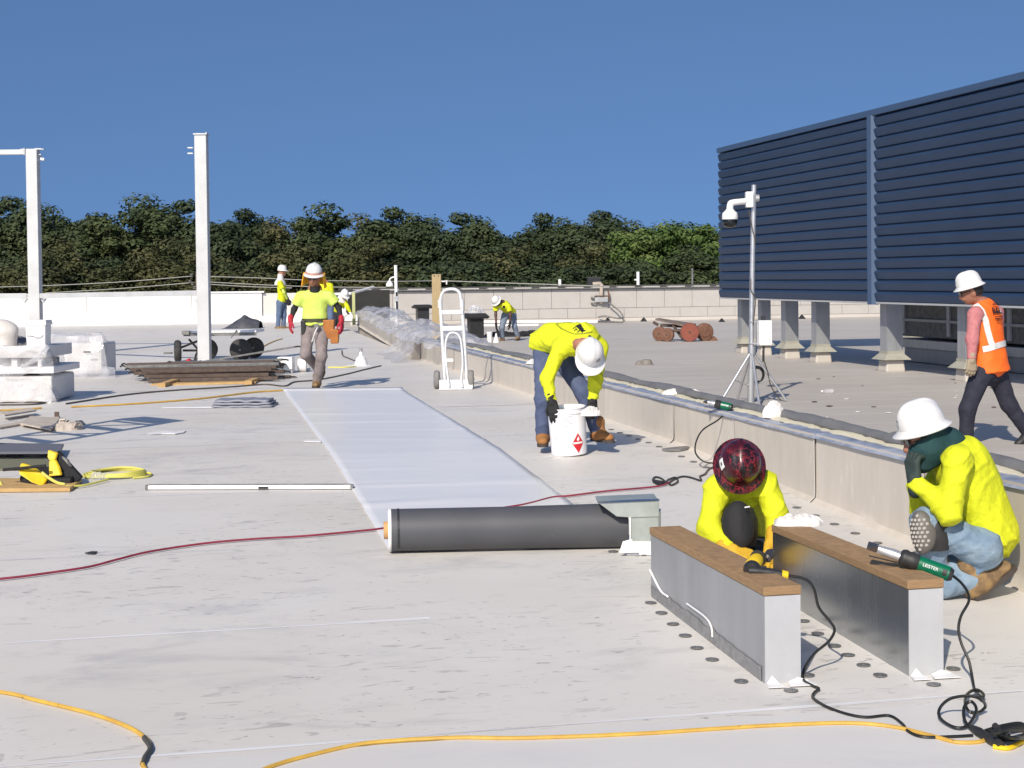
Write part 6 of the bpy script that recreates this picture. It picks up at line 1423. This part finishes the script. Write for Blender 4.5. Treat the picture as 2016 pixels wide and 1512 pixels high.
# ---- small litter on the new roof
p = g(474, 804)
tp = thing('folded_tarp', 'folded blue-grey tarpaulin lying flat left of the white sheet', 'tarpaulin', p)
for k_ in range(3):
    mb = MB(); mb.grid(lambda a, b: Vector((p.x + (a - .5) * (.72 - .04 * k_), p.y + .05 + b * (.5 - .05 * k_), roof_z(p.x, p.y) + .014 + .033 * k_ + .012 * noise.noise(Vector((a * 6, b * 5, k_ * 3))))), 18, 12); mb.build('fold', mat('blue_grey_tarp', (0.17, 0.18, 0.23), 0.5, col2=(0.25, 0.26, 0.31), scale=8), parent=tp, smooth=True, solid=.026)
def scrap(pts, label, m=M_memb_clean, th=.006, name='membrane_scrap', cat='scrap', dz=.006):
    mb = MB(); P = [g(x, y, dz) for x, y in pts]; mb.prism(P, UP * th); return tag(mb.build(name, m), label, cat)
scrap([(290, 853), (320, 850), (345, 851), (366, 848), (362, 852), (345, 855), (318, 854), (295, 856)], 'wavy white membrane strip beside the ladder shadow')
scrap([(597, 867), (634, 867), (632, 871), (600, 870)], 'short white strip left of the unrolled sheet')
scrap([(318, 802), (418, 801), (418, 803), (322, 804)], 'thin white strip left of the folded tarpaulin')
scrap([(167, 1090), (180, 1087), (192, 1087), (185, 1091)], 'small black sliver on the roof above the red cord', M_rubber)
scrap([(1303, 887), (1330, 884), (1352, 882), (1358, 884), (1340, 888), (1318, 889)], 'dark curled membrane offcut near the curb wall foot', M_film, .02)
scrap([(1183, 800), (1205, 806), (1230, 815), (1225, 818), (1200, 812), (1182, 806)], 'small white offcut at the curb wall foot behind the bucket man')
scrap([(1006, 760), (1014, 755), (1019, 762)], 'dark little offcut by the curb wall right of the hand truck', M_film, .05)
for i, (pts, lab) in enumerate((([(0, 845), (40, 838), (102, 839), (108, 832), (118, 822), (60, 830), (0, 840)], 'flat beige board scrap at the left edge'), ([(40, 836), (100, 848), (118, 826), (60, 822)], 'larger beige board scrap beside the broken pieces'), ([(0, 815), (60, 806), (72, 810), (10, 820)], 'narrow board scrap nearest the wrapped pallet'))):
    scrap(pts, lab, M_scrap, .018, 'board_scrap', 'board', dz=.004 + .024 * i)
for i in range(9):
    x = 112 + (i * 37 % 50); y = 824 + (i * 23 % 24); p = g(x, y)
    mb = MB(); mb.box(p + UP * .04, (.05 + .02 * (i % 3), .012, .07 + .03 * (i % 2)), rot=Matrix.Rotation(i * 1.3, 3, 'Z') @ Matrix.Rotation(.5 * (i % 3), 3, 'X')); tag(mb.build('broken_board', M_scrap if i % 3 else M_rustd), 'broken piece of board in the scrap heap below the pallet', 'board piece', 'broken board pieces')
rag(g(132, 846), .3, .25, .09, 17, 'crumpled beige paper in the scrap heap below the pallet', m=M_scrap, cat='paper', name='crumpled_paper')

# ---- tool bag, board, cord coil and slab at the left edge
mb = MB(); P = [g(-60, 971), g(138, 969), g(162, 951), g(-60, 948)]; mb.prism([p + UP * .004 for p in P], UP * .028); tag(mb.build('plywood_board', M_ply, bevel=.003), 'plywood board lying under the black and yellow tool bag', 'board')
bs = thing('beam_offcut', 'dark grey steel slab raised on blocks at the left edge', 'slab', g(0, 905))
P = [g(-80, 906), g(118, 905), g(126, 889), g(-80, 886)]; mb = MB(); mb.prism([p + UP * .05 for p in P], UP * .02); mb.build('plate', mat('slab_grey', (0.12, 0.125, 0.15), 0.6), parent=bs)
mb = MB(); P2_ = [g(-80, 927), g(100, 927), g(110, 907), g(-80, 907)]; mb.prism([p + UP * .004 for p in P2_], UP * .012); mb.build('olive_sheet', mat('olive_board', (0.16, 0.16, 0.10), 0.8), parent=bs)
for x_ in (-40, 30, 100): mb = MB(); mb.box(g(x_, 898) + UP * .027, (.12, .1, .046)); mb.build('block', M_rubber, parent=bs)
Yb = g(90, 958).y; q = lambda x, y, d=0.0: at(x, y, Yb + d)
bag = thing('tool_bag', 'black and yellow tool bag with open flaps at the left edge', 'tool bag', q(95, 958))
def panel(pts, m, name, th=.02, fold=.02):
    mb = MB(); mb.prism([q(*p) for p in pts], Vector((.012, th, 0))); return mb.build(name, m, parent=bag, bevel=.006)
panel([(112, 887, .06), (160, 940, .06), (150, 948, .0), (118, 951, .0), (108, 920, .03)], M_black, 'back_flap', .03)
panel([(94, 886, .03), (111, 892, .03), (107, 905, .0), (98, 908, .0), (93, 900, .01)], M_yel2, 'upper_flap'); panel([(96, 908, 0), (107, 905, 0), (115, 920, -.02), (119, 936, -.03), (96, 938, -.03)], M_yel2, 'front_pocket')
panel([(36, 924, -.08), (41, 912, -.05), (60, 918, -.05), (78, 930, -.05), (93, 941, -.06), (82, 957, -.12), (62, 950, -.12), (38, 934, -.1)], M_yel2, 'side_flap', .025)
mb = MB(); mb.prism([q(38, 950, .02), q(60, 960, -.06), q(140, 954, -.05), (q(150, 948, .1)), q(112, 930, .18), q(60, 930, .16)], UP * .05); mb.build('body', M_black, parent=bag, bevel=.015)
panel([(120, 898, .05), (132, 905, .05), (139, 920, .04), (134, 916, .03), (124, 905, .04)], M_greyst, 'clear_pocket', .02)
for pts in ([(0, 948), (5, 957), (25, 962), (64, 960)], [(82, 930), (95, 940), (112, 950), (128, 954)], [(6, 925), (40, 922), (90, 917)]): mb = MB(); mb.tube(spline([q(x, y, -.1) for x, y in pts], 6), .012, 7); mb.build('strap', M_yel3 if pts[0][0] != 6 else M_black, parent=bag, smooth=True)
coil = thing('cord_coil', 'flat coil of pale yellow cord right of the tool bag', 'cord coil', g(228, 937))
for k_ in range(4):
    c_ = g(226 + 2 * k_, 936); mb = MB(); mb.tube([c_ + Vector((math.cos(t) * (.24 - .012 * k_), math.sin(t) * (.24 - .01 * k_) * .95, .012 + .008 * k_ + .004 * math.sin(3 * t + k_))) for t in np.linspace(0, 6.2, 48)], .0085, 7, closed=True); mb.build('loop', M_yel3, parent=coil, smooth=True)
mb = MB(); mb.tube(spline([g(270, 930, .02), g(297, 932, .012), g(290, 938, .012), g(262, 941, .012)], 6), .0085, 7); mb.build('loop', M_yel3, parent=coil, smooth=True)
mb = MB(); mb.tube(spline([g(212, 944, .02), g(180, 952, .02), g(160, 956, .02), (g(130, 957, .03))], 6), .0085, 7); mb.build('tail', M_yel3, parent=coil, smooth=True)
rag(g(197, 944), .16, .12, .06, 14, 'clear crumpled plastic bag lying on the yellow cord coil', m=M_wrap, cat='plastic bag', name='clear_bag')
# long spirit level
a, b = g(288, 966), g(692, 965); T = thing('spirit_level', 'long white aluminium spirit level lying left of the unrolled sheet', 'spirit level', a.lerp(b, .5)); d_ = (b - a).normalized(); s_ = d_.cross(UP).normalized()
Lv = (b - a).length
mb = MB(); mb.box(a.lerp(b, .5) + UP * .02 - s_ * .03, (Lv, .045, .028), axes=(d_, s_, s_.cross(d_))); mb.build('body', M_alum, parent=T, bevel=.004)
mb = MB(); mb.box(a.lerp(b, .5) + UP * .036 - s_ * .045, (Lv - .02, .012, .012), axes=(d_, s_, s_.cross(d_))); mb.build('top_edge', M_greyst, parent=T)
for e_ in (a, b): mb = MB(); mb.box(e_ + UP * .02 - s_ * .03, (.02, .05, .034), axes=(d_, s_, s_.cross(d_))); mb.build('end_cap', M_greyst, parent=T)
mb = MB(); mb.box(a.lerp(b, .57) + UP * .02 - s_ * .005, (.07, .012, .02), axes=(d_, s_, s_.cross(d_))); mb.build('vial', M_rubber, parent=T)
# scaffold-like stand just outside the left edge: its shadow falls across the roof
sb = Vector((-5.02, 13.5, 0))
st = thing('ladder_stand', 'upright galvanised ladder stand just beyond the left edge', 'ladder', sb)
ex = Vector((.72, -.69, 0)).normalized()
def lad(o, wdt, hgt, mm=M_galvp):
    for s2 in (-1, 1): mb = MB(); mb.box(o + ex * s2 * wdt / 2 + UP * hgt / 2, (.09, .05, hgt), axes=(ex, ex.cross(UP), UP)); mb.build('stile', mm, parent=st)
    for k_ in range(1, 6): mb = MB(); mb.box(o + UP * hgt * k_ / 5.6, (wdt, .04, .05 if k_ % 2 else .12), axes=(ex, ex.cross(UP), UP)); mb.build('rung', mm, parent=st)
    for k_ in range(3):
        p0 = o - ex * wdt / 2 + UP * hgt * (k_ * .3 + .1); p1 = o + ex * wdt / 2 + UP * hgt * (k_ * .3 + .33); mb = MB(); mb.tube([p0, p1], .03, 6); mb.build('brace', mm, parent=st)
lad(sb, .78, 2.35)
mb = MB(); mb.box(sb + UP * 2.35, (.8, .3, .1), axes=(ex, ex.cross(UP), UP)); mb.build('head_plate', M_galvp, parent=st)
# ================================================================ THINGS ON THE OLD ROOF
# ---- camera mast on a tripod
mb0 = gr(1478, 792); Yk = mb0.y; q = lambda x, y, d=0.0: at(x, y, Yk + d); s = Yk / 3000
ms_ = thing('camera_mast', 'tripod mast with white dome security camera in front of the blue screen', 'camera mast', Vector((mb0.x, mb0.y, ZR)))
mb = MB(); mb.tube([Vector((q(1478, 780).x, Yk, ZR)), q(1480, 600), q(1484.5, 364)], .034, 14); mb.build('pole', M_steel, parent=ms_, smooth=True)
mb = MB(); mb.cyl(Vector((q(1478, 780).x, Yk, ZR)), q(1479, 730), .046, None, 14); mb.build('lower_sleeve', M_galvd, parent=ms_, smooth=True)
hub = q(1480, 690)
mb = MB(); mb.cyl(q(1480, 682), q(1480, 696), .055, None, 14); mb.build('tripod_collar', M_galv, parent=ms_, smooth=True)
for (x_, y_, d_) in ((1418, 785, -.25), (1495, 800, -.6), (1548, 800, .05), (1452, 760, .55)):
    f_ = q(x_, y_, d_); f_.z = ZR + .02; mb = MB(); mb.tube([hub + (f_ - hub) * .03, f_], .019, 9); mb.build('leg', M_steel, parent=ms_, smooth=True)
for (x_, y_, d_) in ((1418, 785, -.25), (1548, 800, .05)):
    f_ = q(x_, y_, d_); f_.z = ZR; m1 = hub.lerp(f_, .55); mb = MB(); mb.tube([m1, Vector((q(1478, 740).x, Yk, m1.z - .1))], .01, 6); mb.build('brace', M_galv, parent=ms_)
cb = q(1474, 397)
mb = MB(); mb.box(q(1475, 393, -.04), (.10, .12, .21)); mb.build('mount_plate', M_white, parent=ms_, bevel=.012)
mb = MB(); mb.tube(spline([q(1470, 396, -.06), q(1450, 398, -.12), q(1440, 400, -.14), q(1437.5, 406, -.15), q(1437, 414, -.15)], 5), [.042] * 10 + [.046] * 11, 14); ca_ = mb.build('arm', M_white, parent=ms_, smooth=True)
o_ = q(1437, 430, -.15)
mb = MB(); mb.lathe(o_ - UP * .01, (0, 0, 1), [(.104, -.004), (.106, .0), (.104, .05), (.096, .085), (.06, .115), (.052, .13)], 28); hs_ = mb.build('camera_housing', M_white, parent=ms_, smooth=True)
mb = MB(); mb.lathe(o_ - UP * .012, (0, 0, -1), [(.098, 0), (.100, .03), (.096, .06), (.082, .085), (.055, .105), (.02, .114)], 28); mb.build('dome', M_glass, parent=hs_, smooth=True)
mb = MB(); mb.cyl(o_ - UP * .06 - Vector((0, .088, 0)), o_ - UP * .06 - Vector((0, .1, 0)), .022, None, 14); mb.build('lens', M_lens, parent=hs_)
mb = MB(); mb.cyl(q(1487, 390), q(1494, 390), .05, None, 10); mb.build('strap_clamp', M_galvd, parent=ms_)
mb = MB(); mb.tube(spline([q(1474, 414, -.06), q(1477, 430, -.045), q(1482, 455, -.04), q(1487, 475, -.04), q(1484, 500, .04), q(1478, 560, -.04), q(1480, 575, -.05), q(1487, 590, -.04), q(1483, 640, -.045)], 6), .008, 6); mb.build('cable', M_cordg, parent=ms_, smooth=True)
jb = q(1506, 655, -.1)
mb = MB(); mb.box(jb, (.17, .13, .33)); jbx = mb.build('junction_box', M_white, parent=ms_, bevel=.01)
for k_ in range(7): mb = MB(); mb.box(jb + Vector((.055, -.067, -.13 + .042 * k_)), (.025, .006, .006)); mb.build('vent_slot', M_inkg, parent=jbx)
mb = MB(); mb.box(q(1492, 655, -.03), (.04, .09, .34)); mb.build('box_bracket', M_galv, parent=ms_)
for y_ in (633, 676): mb = MB(); mb.box(q(1487, y_, -.02), (.16, .05, .02)); mb.build('box_strap', M_galv, parent=ms_)
for x_ in (1500, 1505): mb = MB(); mb.cyl(q(x_, 630, -.1), q(x_, 622, -.1), .012, None, 8); mb.build('gland', M_rubber, parent=ms_)
mb = MB(); mb.tube([q(1504, 681, -.1), q(1503, 690, -.1), q(1503, 712, -.08)], .016, 7); mb.build('conduit', M_rubber, parent=ms_)
cc_ = q(1491, 738, .06)
mb = MB()
for k_ in range(4): mb.tube([cc_ + Vector((math.cos(t) * (.075 + .008 * k_), .02 * k_, math.sin(t) * (.09 + .007 * k_))) for t in np.linspace(0, 6.283, 30)[:-1]], .011, 7, closed=True)
mb.build('cable_coil', M_cordb, parent=ms_, smooth=True)
pts = [q(1505, 712, -.08), q(1512, 735, .0), q(1518, 760, .05), q(1532, 782, .1)]; pts.append(Vector((pts[-1].x + .05, pts[-1].y, ZR + .01))); mb = MB(); mb.tube(spline(pts, 6), .008, 6); mb.build('cable', M_cordg, parent=ms_, smooth=True)

# ---- rusty four-wheeled weight carriage
rb0 = gr(1345, 672); Yr = rb0.y; q = lambda x, y, d=0.0: at(x, y, Yr + d)
rc = thing('roof_carriage', 'rusty four-wheeled carriage standing on the old roof', 'carriage', Vector((rb0.x, Yr, ZR)))
for (x_, d_, r_, m_, ax_) in ((1298, .35, .19, M_rust, (-.5, -1, 0)), (1313, -.05, .18, M_rust, (-.45, -1, 0)), (1358, -.25, .245, M_rustr, (-.1, -1, 0)), (1388, .15, .235, M_rust, (.25, -1, 0))):
    c_ = q(x_, 655, d_); c_.z = ZR + r_; a_ = Vector(ax_).normalized(); mb = MB(); mb.lathe(c_ + a_ * .05, -a_, [(.02, -.01), (r_ * .3, 0), (r_ * .55, .0), (r_ * .6, .02), (r_ * .9, .02), (r_, .035), (r_, .13), (r_ * .8, .15)] if m_ is not M_rustr else [(.01, 0), (r_ * .95, 0), (r_, .02), (r_, .13), (r_ * .8, .15)], 28); w_ = mb.build('wheel', m_, parent=rc, smooth=True)
    mb = MB(); mb.lathe(c_ + a_ * .062, -a_, [(.01, 0), (.03, .004), (.035, .012)], 12); mb.build('hub', M_rustd, parent=w_)
zt_ = q(1325, 632).z
mb = MB(); mb.prism([q(1290, 627, .4), q(1298, 626, .75), q(1370, 637, .35), q(1352, 641, -.1)], UP * -.045); mb.build('deck_plank', mat('grey_plank', (0.19, 0.15, 0.125), 0.9, col2=(0.13, 0.1, 0.085), scale=6), parent=rc)
for p0, p1 in ((q(1300, 640, .4), q(1385, 645, .2)), (q(1310, 652, .1), q(1360, 650, .0)), (q(1380, 645, .2), q(1395, 640, .3)), (q(1286, 634, .4), q(1296, 640, .4)), (q(1400, 668, .2), q(1380, 668, .25)), (q(1325, 640, .2), q(1345, 668, .1))): mb = MB(); mb.tube([p0, p1], .04, 7); mb.build('frame_bar', M_rustd, parent=rc)
for p_, lab in ((gr(1405, 671), 'wooden chock right of the rusty carriage wheel'),): mb = MB(); mb.prism([p_ + Vector((-.12, 0, 0)), p_ + Vector((.1, 0, 0)), p_ + Vector((.1, 0, .05)), p_ + Vector((.02, 0, .12))], (0, .2, 0)); tag(mb.build('wheel_chock', M_rust), lab, 'chock')

# ---- two black square vents
def vent(px0, px1, pc0, pc1, ytop, ycap, Y, label):
    q = lambda x, y: at(x, y, Y); b = q((px0 + px1) / 2, 660); T = thing('roof_vent', label, 'vent', Vector((b.x, Y, ZR)))
    w = (px1 - px0) * Y / 3000; wc = (pc1 - pc0) * Y / 3000; z1_ = q(px0, ycap).z; z2_ = q(px0, ytop).z; c_ = Vector((b.x, Y + w / 2, 0))
    mb = MB(); mb.box(c_ + UP * ((ZR + z1_) / 2), (w, w, z1_ - ZR), rot=Matrix.Rotation(.25, 3, 'Z')); mb.build('shaft', M_blackp, parent=T, bevel=.01)
    mb = MB(); hh_ = z2_ - z1_
    def ring(f_, z): return [c_ + Vector((math.cos(t) * wc * .7 * f_, math.sin(t) * wc * .7 * f_, z)) for t in np.linspace(math.pi / 4 + .25, math.pi / 4 + .25 + 2 * math.pi, 5)[:-1]]
    mb.hexa(ring(.9, z1_ - .01), ring(1.0, z1_ + hh_ * .35)); mb.hexa(ring(1.0, z1_ + hh_ * .35), ring(.72, z2_)); mb.build('cap', M_rubber, parent=T, bevel=.012)
    return T, Vector((c_.x, c_.y, z2_))
vent(820, 843, 812, 851, 600, 607, 55, 'small far black square roof vent behind the timber post')
T_, vt = vent(922, 950, 915, 963, 617, 627, 43.5, 'black square roof vent with wide cap beside the stooping man')
rag(vt + UP * .0, .5, .4, .24, 26, 'clear plastic bag resting on the nearer black vent', m=M_plastic, cat='plastic bag', name='clear_bag')
rag(gr(912, 668), .3, .4, .5, 28, 'clear plastic bundle at the foot of the nearer black vent', m=M_plastic, cat='plastic sheet', name='plastic_bundle')

# ---- timber post and the slim camera pole
Yw = 42.0; a = at(850, 540, Yw); b = at(868, 540, Yw)
tp_ = thing('timber_post', 'square pale timber post standing on the old roof behind the plastic', 'post', Vector(((a.x + b.x) / 2, Yw, ZR)))
mb = MB(); mb.box(((a.x + b.x) / 2, Yw + .12, (a.z + ZR) / 2), (b.x - a.x, .24, a.z - ZR)); mb.build('shaft', M_timber, parent=tp_, bevel=.01)
for x_ in (855, 863): mb = MB(); mb.box(at(x_, 543, Yw - .005), (.03, .01, .03)); mb.build('bolt_hole', M_rustd, parent=tp_)
mb = MB(); mb.tube([at(869, 554, Yw), at(876, 554, Yw), at(880, 552, Yw), at(879, 560, Yw)], .02, 6); mb.build('cable_hook', M_white, parent=tp_)
Yw2 = 46.0; q = lambda x, y, d=0.0: at(x, y, Yw2 + d)
cp = thing('camera_pole', 'slim white pole with small white dome camera above the plastic', 'camera pole', Vector((q(780, 600).x, Yw2, ZR)))
mb = MB(); mb.cyl(Vector((q(781, 600).x, Yw2, ZR)), q(779, 522), .055, .05, 10); mb.build('pole', M_white, parent=cp, smooth=True)
mb = MB(); mb.cyl(q(781.5, 608, -.06), q(780.5, 575, -.06), .03, None, 8); mb.build('dark_conduit', M_rubber, parent=cp)
mb = MB(); mb.tube(spline([q(779, 545), q(773, 546), q(768, 549), q(767, 553)], 5), .022, 8); mb.build('arm', M_white, parent=cp, smooth=True)
mb = MB(); mb.lathe(q(767, 564), (0, 0, 1), [(.105, 0), (.11, .02), (.10, .09), (.06, .14), (.03, .18)], 20); mb.build('camera_housing', M_white, parent=cp, smooth=True)
mb = MB(); mb.box(q(781, 588, -.07), (.1, .06, .16)); mb.build('bracket', M_galv, parent=cp)
# white louvre plate fixed to the block wall
a, b = at(763, 581, 58.2), at(795, 604, 58.2); lp = thing('white_wall_plate', 'white slotted plate fixed on the grey block wall behind the pole', 'wall plate', a.lerp(b, .5))
mb = MB(); mb.box(a.lerp(b, .5), (b.x - a.x, .05, a.z - b.z)); mb.build('plate', M_white, parent=lp, bevel=.005)
for i in range(4):
    for j in range(3): mb = MB(); mb.box(a.lerp(b, .5) + Vector(((i - 1.5) * .13, -.028, (j - 1) * .13)), (.07, .006, .03)); mb.build('slot', M_inkg, parent=lp)

# ---- things on and at the block wall
a = UV(BU - .06, 16.9, 0); q = lambda x, y, d=0.0: at(x, y, 58.6 + d)
cdt = thing('conduit_bracket', 'pipe bracket with switch boxes hooked over the block wall', 'bracket', q(1183, 598))
mb = MB(); mb.tube([q(1167, 559), q(1182, 558), q(1184, 560), q(1184, 597)], .07, 8); mb.build('hook_pipe', mat('tan_pipe', (0.42, 0.36, 0.30), 0.6), parent=cdt, smooth=True)
mb = MB(); mb.box(q(1184, 590, -.05), (.5, .12, .18)); mb.build('switch_box', M_galvd, parent=cdt, bevel=.01)
mb = MB(); mb.box(q(1184, 583, -.05), (.52, .14, .05)); mb.build('box_lid', M_rustd, parent=cdt)
for y_ in (586, 597): mb = MB(); mb.cyl(q(1163, y_, -.05), q(1173, y_, -.05), .035, None, 8); mb.build('nipple', M_greyst, parent=cdt)
mb = MB(); mb.tube([q(1197, 572), q(1199, 580), q(1199, 592)], .03, 7); mb.build('side_pipe', M_rust, parent=cdt)
mb = MB(); mb.tube(spline([q(1198, 596, -.1), q(1208, 603, -.1), q(1220, 613, -.15), q(1226, 622, -.2), q(1222, 627, -.3), q(1205, 625, -.3), q(1190, 622, -.2), q(1178, 624, -.1)], 6), .03, 7); mb.build('flexible_conduit', M_greyst, parent=cdt, smooth=True)
mb = MB(); mb.tube(spline([q(1225, 620, -.2), q(1228, 628, -.25), q(1226, 634, -.3)], 5), .03, 7); mb.build('flexible_conduit', M_greyst, parent=cdt, smooth=True)
a, b = gr(948, 634, .06), gr(1177, 633.5, .06); mb = MB(); mb.cyl(a, b, .055, None, 10); tag(mb.build('long_pipe', M_white, smooth=True), 'long white pipe lying along the foot of the block wall', 'pipe')
a, b = gr(950, 641, .06), gr(1060, 640, .06); mb = MB(); mb.cyl(a, b, .05, None, 10); tag(mb.build('long_pipe', M_white, smooth=True), 'shorter white pipe lying nearer, behind the stooping man', 'pipe')
a, b = gr(1178, 633, .06), gr(1226, 634, .06); mb = MB(); mb.cyl(a, b, .035, None, 8); tag(mb.build('pipe_extension', M_greyst, smooth=True), 'thin grey pipe continuing right of the long white pipe', 'pipe')
def wedge(x, y, w, label):
    p = gr(x, y); mb = MB(); sx = w * p.y / 3000
    mb.add([p + Vector((-sx / 2, 0, 0)), p + Vector((sx / 2, 0, 0)), p + Vector((sx / 2, .3, 0)), p + Vector((-sx / 2, .3, 0)), p + Vector((-sx * .1, .1, sx * .62)), p + Vector((sx * .15, .15, sx * .55))], [(0, 1, 5, 4), (1, 2, 5), (2, 3, 4, 5), (3, 0, 4), (0, 3, 2, 1)])
    tag(mb.build('pipe_support', M_rubber), label, 'pipe support')
wedge(1197, 634, 14, 'black pipe support under the grey pipe below the wall bracket'); wedge(1268, 633, 13, 'black pipe support left of the rusty carriage'); wedge(1422, 634, 12, 'black pipe support by the leftmost screen post'); wedge(1580, 628, 14, 'black pipe support behind the middle screen posts'); wedge(1110, 632, 9, 'tiny black pipe support above the stooping man\'s back')
a, b = gr(1438, 626, .25), gr(1730, 620, .25)
for x_, y0, y1, lab in ((1256, 535, 560, 'white vent pipe behind the block wall above the rusty carriage'), (1102, 550, 562, 'short white pipe stub behind the block wall, left'), (1363, 528, 556, 'thin grey pipe behind the block wall near the pale trees')):
    Yv = 62.0; p0, p1 = at(x_, y0, Yv), at(x_, y1, Yv); mb = MB(); mb.cyl(Vector((p0.x, Yv, -7)), p0, .06 if x_ != 1363 else .04, None, 8)
    if x_ == 1256: mb.cyl(at(1249, 551, Yv), at(1256, 551, Yv), .035, None, 6)
    tag(mb.build('vent_pipe', M_white if x_ != 1363 else M_greyst, smooth=True), lab, 'pipe')
for x0, x1, y0, lab in ((1157, 1166, 545, 'dark equipment box beyond the block wall'),):
    Yv = 64.0; a, b = at(x0, y0, Yv), at(x1 + 18, 562, Yv); mb = MB(); mb.box(((a.x + b.x) / 2, Yv + .5, (a.z - 7) / 2), (b.x - a.x, .6, a.z + 7)); tag(mb.build('equipment_box', M_blackp, bevel=.02), lab, 'equipment')
# roof domes
for x_, w_, lab in ((1260, 19, 'smaller left grey dome vent on the old roof'), (1273, 26, 'larger right grey dome vent on the old roof')):
    p = gr(x_, 718); s_ = p.y / 3000; mb = MB(); r_ = w_ * s_ / 2; mb.lathe(p + UP * .002, (0, 0, 1), [(r_ * 1.12, 0), (r_ * 1.05, .012), (r_ * .9, .02), (r_ * .82, r_ * .55), (r_ * .6, r_ * .78), (r_ * .2, r_ * .82)], 18); tag(mb.build('dome_vent', mat('dome_grey', (0.17, 0.15, 0.135), 0.7, col2=(0.23, 0.21, 0.19), scale=9), smooth=True), lab, 'vent')
# black sheeting and white pails by the stooping man
rag(gr(1000, 662), 1.5, 1.0, .14, 33, 'black sheeting on the roof around the stooping man', m=M_black, cat='sheeting', name='black_sheeting')
rag(gr(1045, 660), .9, .6, .15, 34, 'black sheeting heap right of the stooping man', m=M_black, cat='sheeting', name='black_sheeting')
p = gr(964, 674); mb = MB(); s_ = p.y / 3000; mb.lathe(p, (0, 0, 1), [(4.5 * s_, 0), (5.5 * s_, 18 * s_), (6 * s_, 19 * s_), (6 * s_, 21 * s_), (5 * s_, 21 * s_)], 18); tag(mb.build('white_pail', M_white, smooth=True), 'white pail at the stooping man\'s feet', 'pail')
p = gr(977, 674); mb = MB(); mb.lathe(p, (0, 0, 1), [(6.5 * s_, 0), (5 * s_, 5 * s_), (2.5 * s_, 12 * s_), (1.2 * s_, 18 * s_)], 18); tag(mb.build('white_funnel', M_white, smooth=True), 'white funnel beside the pail at the stooping man\'s feet', 'funnel')
# bottle and scraps
p = gr(1628, 775); bt = thing('plastic_bottle', 'clear plastic bottle lying on the old roof', 'bottle', p)
mb = MB(); mb.lathe(p + Vector((-.065, 0, .034)), (1, .12, 0), [(.013, 0), (.014, .02), (.032, .05), (.034, .07), (.031, .09), (.034, .11), (.034, .15), (.03, .16)], 16); mb.build('body', M_wrap, parent=bt, smooth=True)
mb = MB(); mb.cyl(p + Vector((-.085, -.002, .034)), p + Vector((-.063, 0, .034)), .016, None, 12); mb.build('cap', M_white, parent=bt)
rs = random.Random(3)
for i in range(26):
    x = rs.uniform(1560, 2010); y = rs.uniform(735, 830) ; p = gr(x, y); m_ = M_white if rs.random() < .6 else M_rustd
    n_ = rs.randint(4, 6); sz = rs.uniform(.012, .045); mb = MB(); mb.prism([p + Vector((math.cos(k * 6.28 / n_) * sz * rs.uniform(.5, 1.5), math.sin(k * 6.28 / n_) * sz * rs.uniform(.6, 1.6), .008)) for k in range(n_)], UP * .006)
    tag(mb.build('roof_scrap', m_), ('small white scrap' if m_ is M_white else 'small dark scrap') + ' littering the old roof before the screen', 'scrap', 'white scraps on the old roof' if m_ is M_white else 'dark scraps on the old roof')
# blue-white crumpled sheets under the screen
rag(gr(1588, 693), .9, .35, .05, 41, 'pale crumpled sheet in the shadow under the blue screen', m=M_memb_new, cat='sheet', name='crumpled_sheet')
# ---- overhead wires and their pole
up_ = thing('utility_pole', 'far utility pole with insulators, hidden behind the tall steel post', 'utility pole', Vector((at(383, 560, 85).x, 85, -7)))
mb = MB(); p = at(384, 545, 85); mb.cyl(Vector((p.x + .15, 85, -7)), p + Vector((.15, 0, .3)), .16, .12, 10); mb.build('pole', M_bark, parent=up_)
for x_, y_ in ((377, 546), (374, 558), (379, 562), (383, 570)): mb = MB(); mb.lathe(at(x_, y_, 85), (0, 0, 1), [(.07, 0), (.1, .05), (.05, .1), (.09, .15), (.04, .2)], 10); mb.build('insulator', M_greyst, parent=up_)
M_wire = mat('overhead_wire', (0.30, 0.30, 0.27), 0.6)
for pts, lab in (([(-30, 566), (100, 562), (240, 555), (376, 544)], 'upper overhead wire left of the tall steel post'), ([(90, 577), (240, 568), (374, 557)], 'lower overhead wire left of the tall steel post'), ([(390, 544), (500, 547), (620, 552), (760, 554), (856, 553)], 'upper overhead wire between the steel post and timber post'),
                 ([(388, 554), (520, 561), (640, 565), (760, 566)], 'middle overhead wire right of the tall steel post'), ([(388, 558), (480, 564), (575, 567)], 'lowest short overhead wire right of the tall steel post')):
    cable('overhead_wire', [at(x, y, 85 if x < 800 else 80) for x, y in pts], .028, M_wire, lab, 'wire', n=5)
cable('overhead_wire', [at(x, y, 43) for x, y in ((876, 553), (960, 556), (1080, 560), (1200, 564))], .016, M_wire, 'overhead wire running right from the timber post', 'wire', n=5)
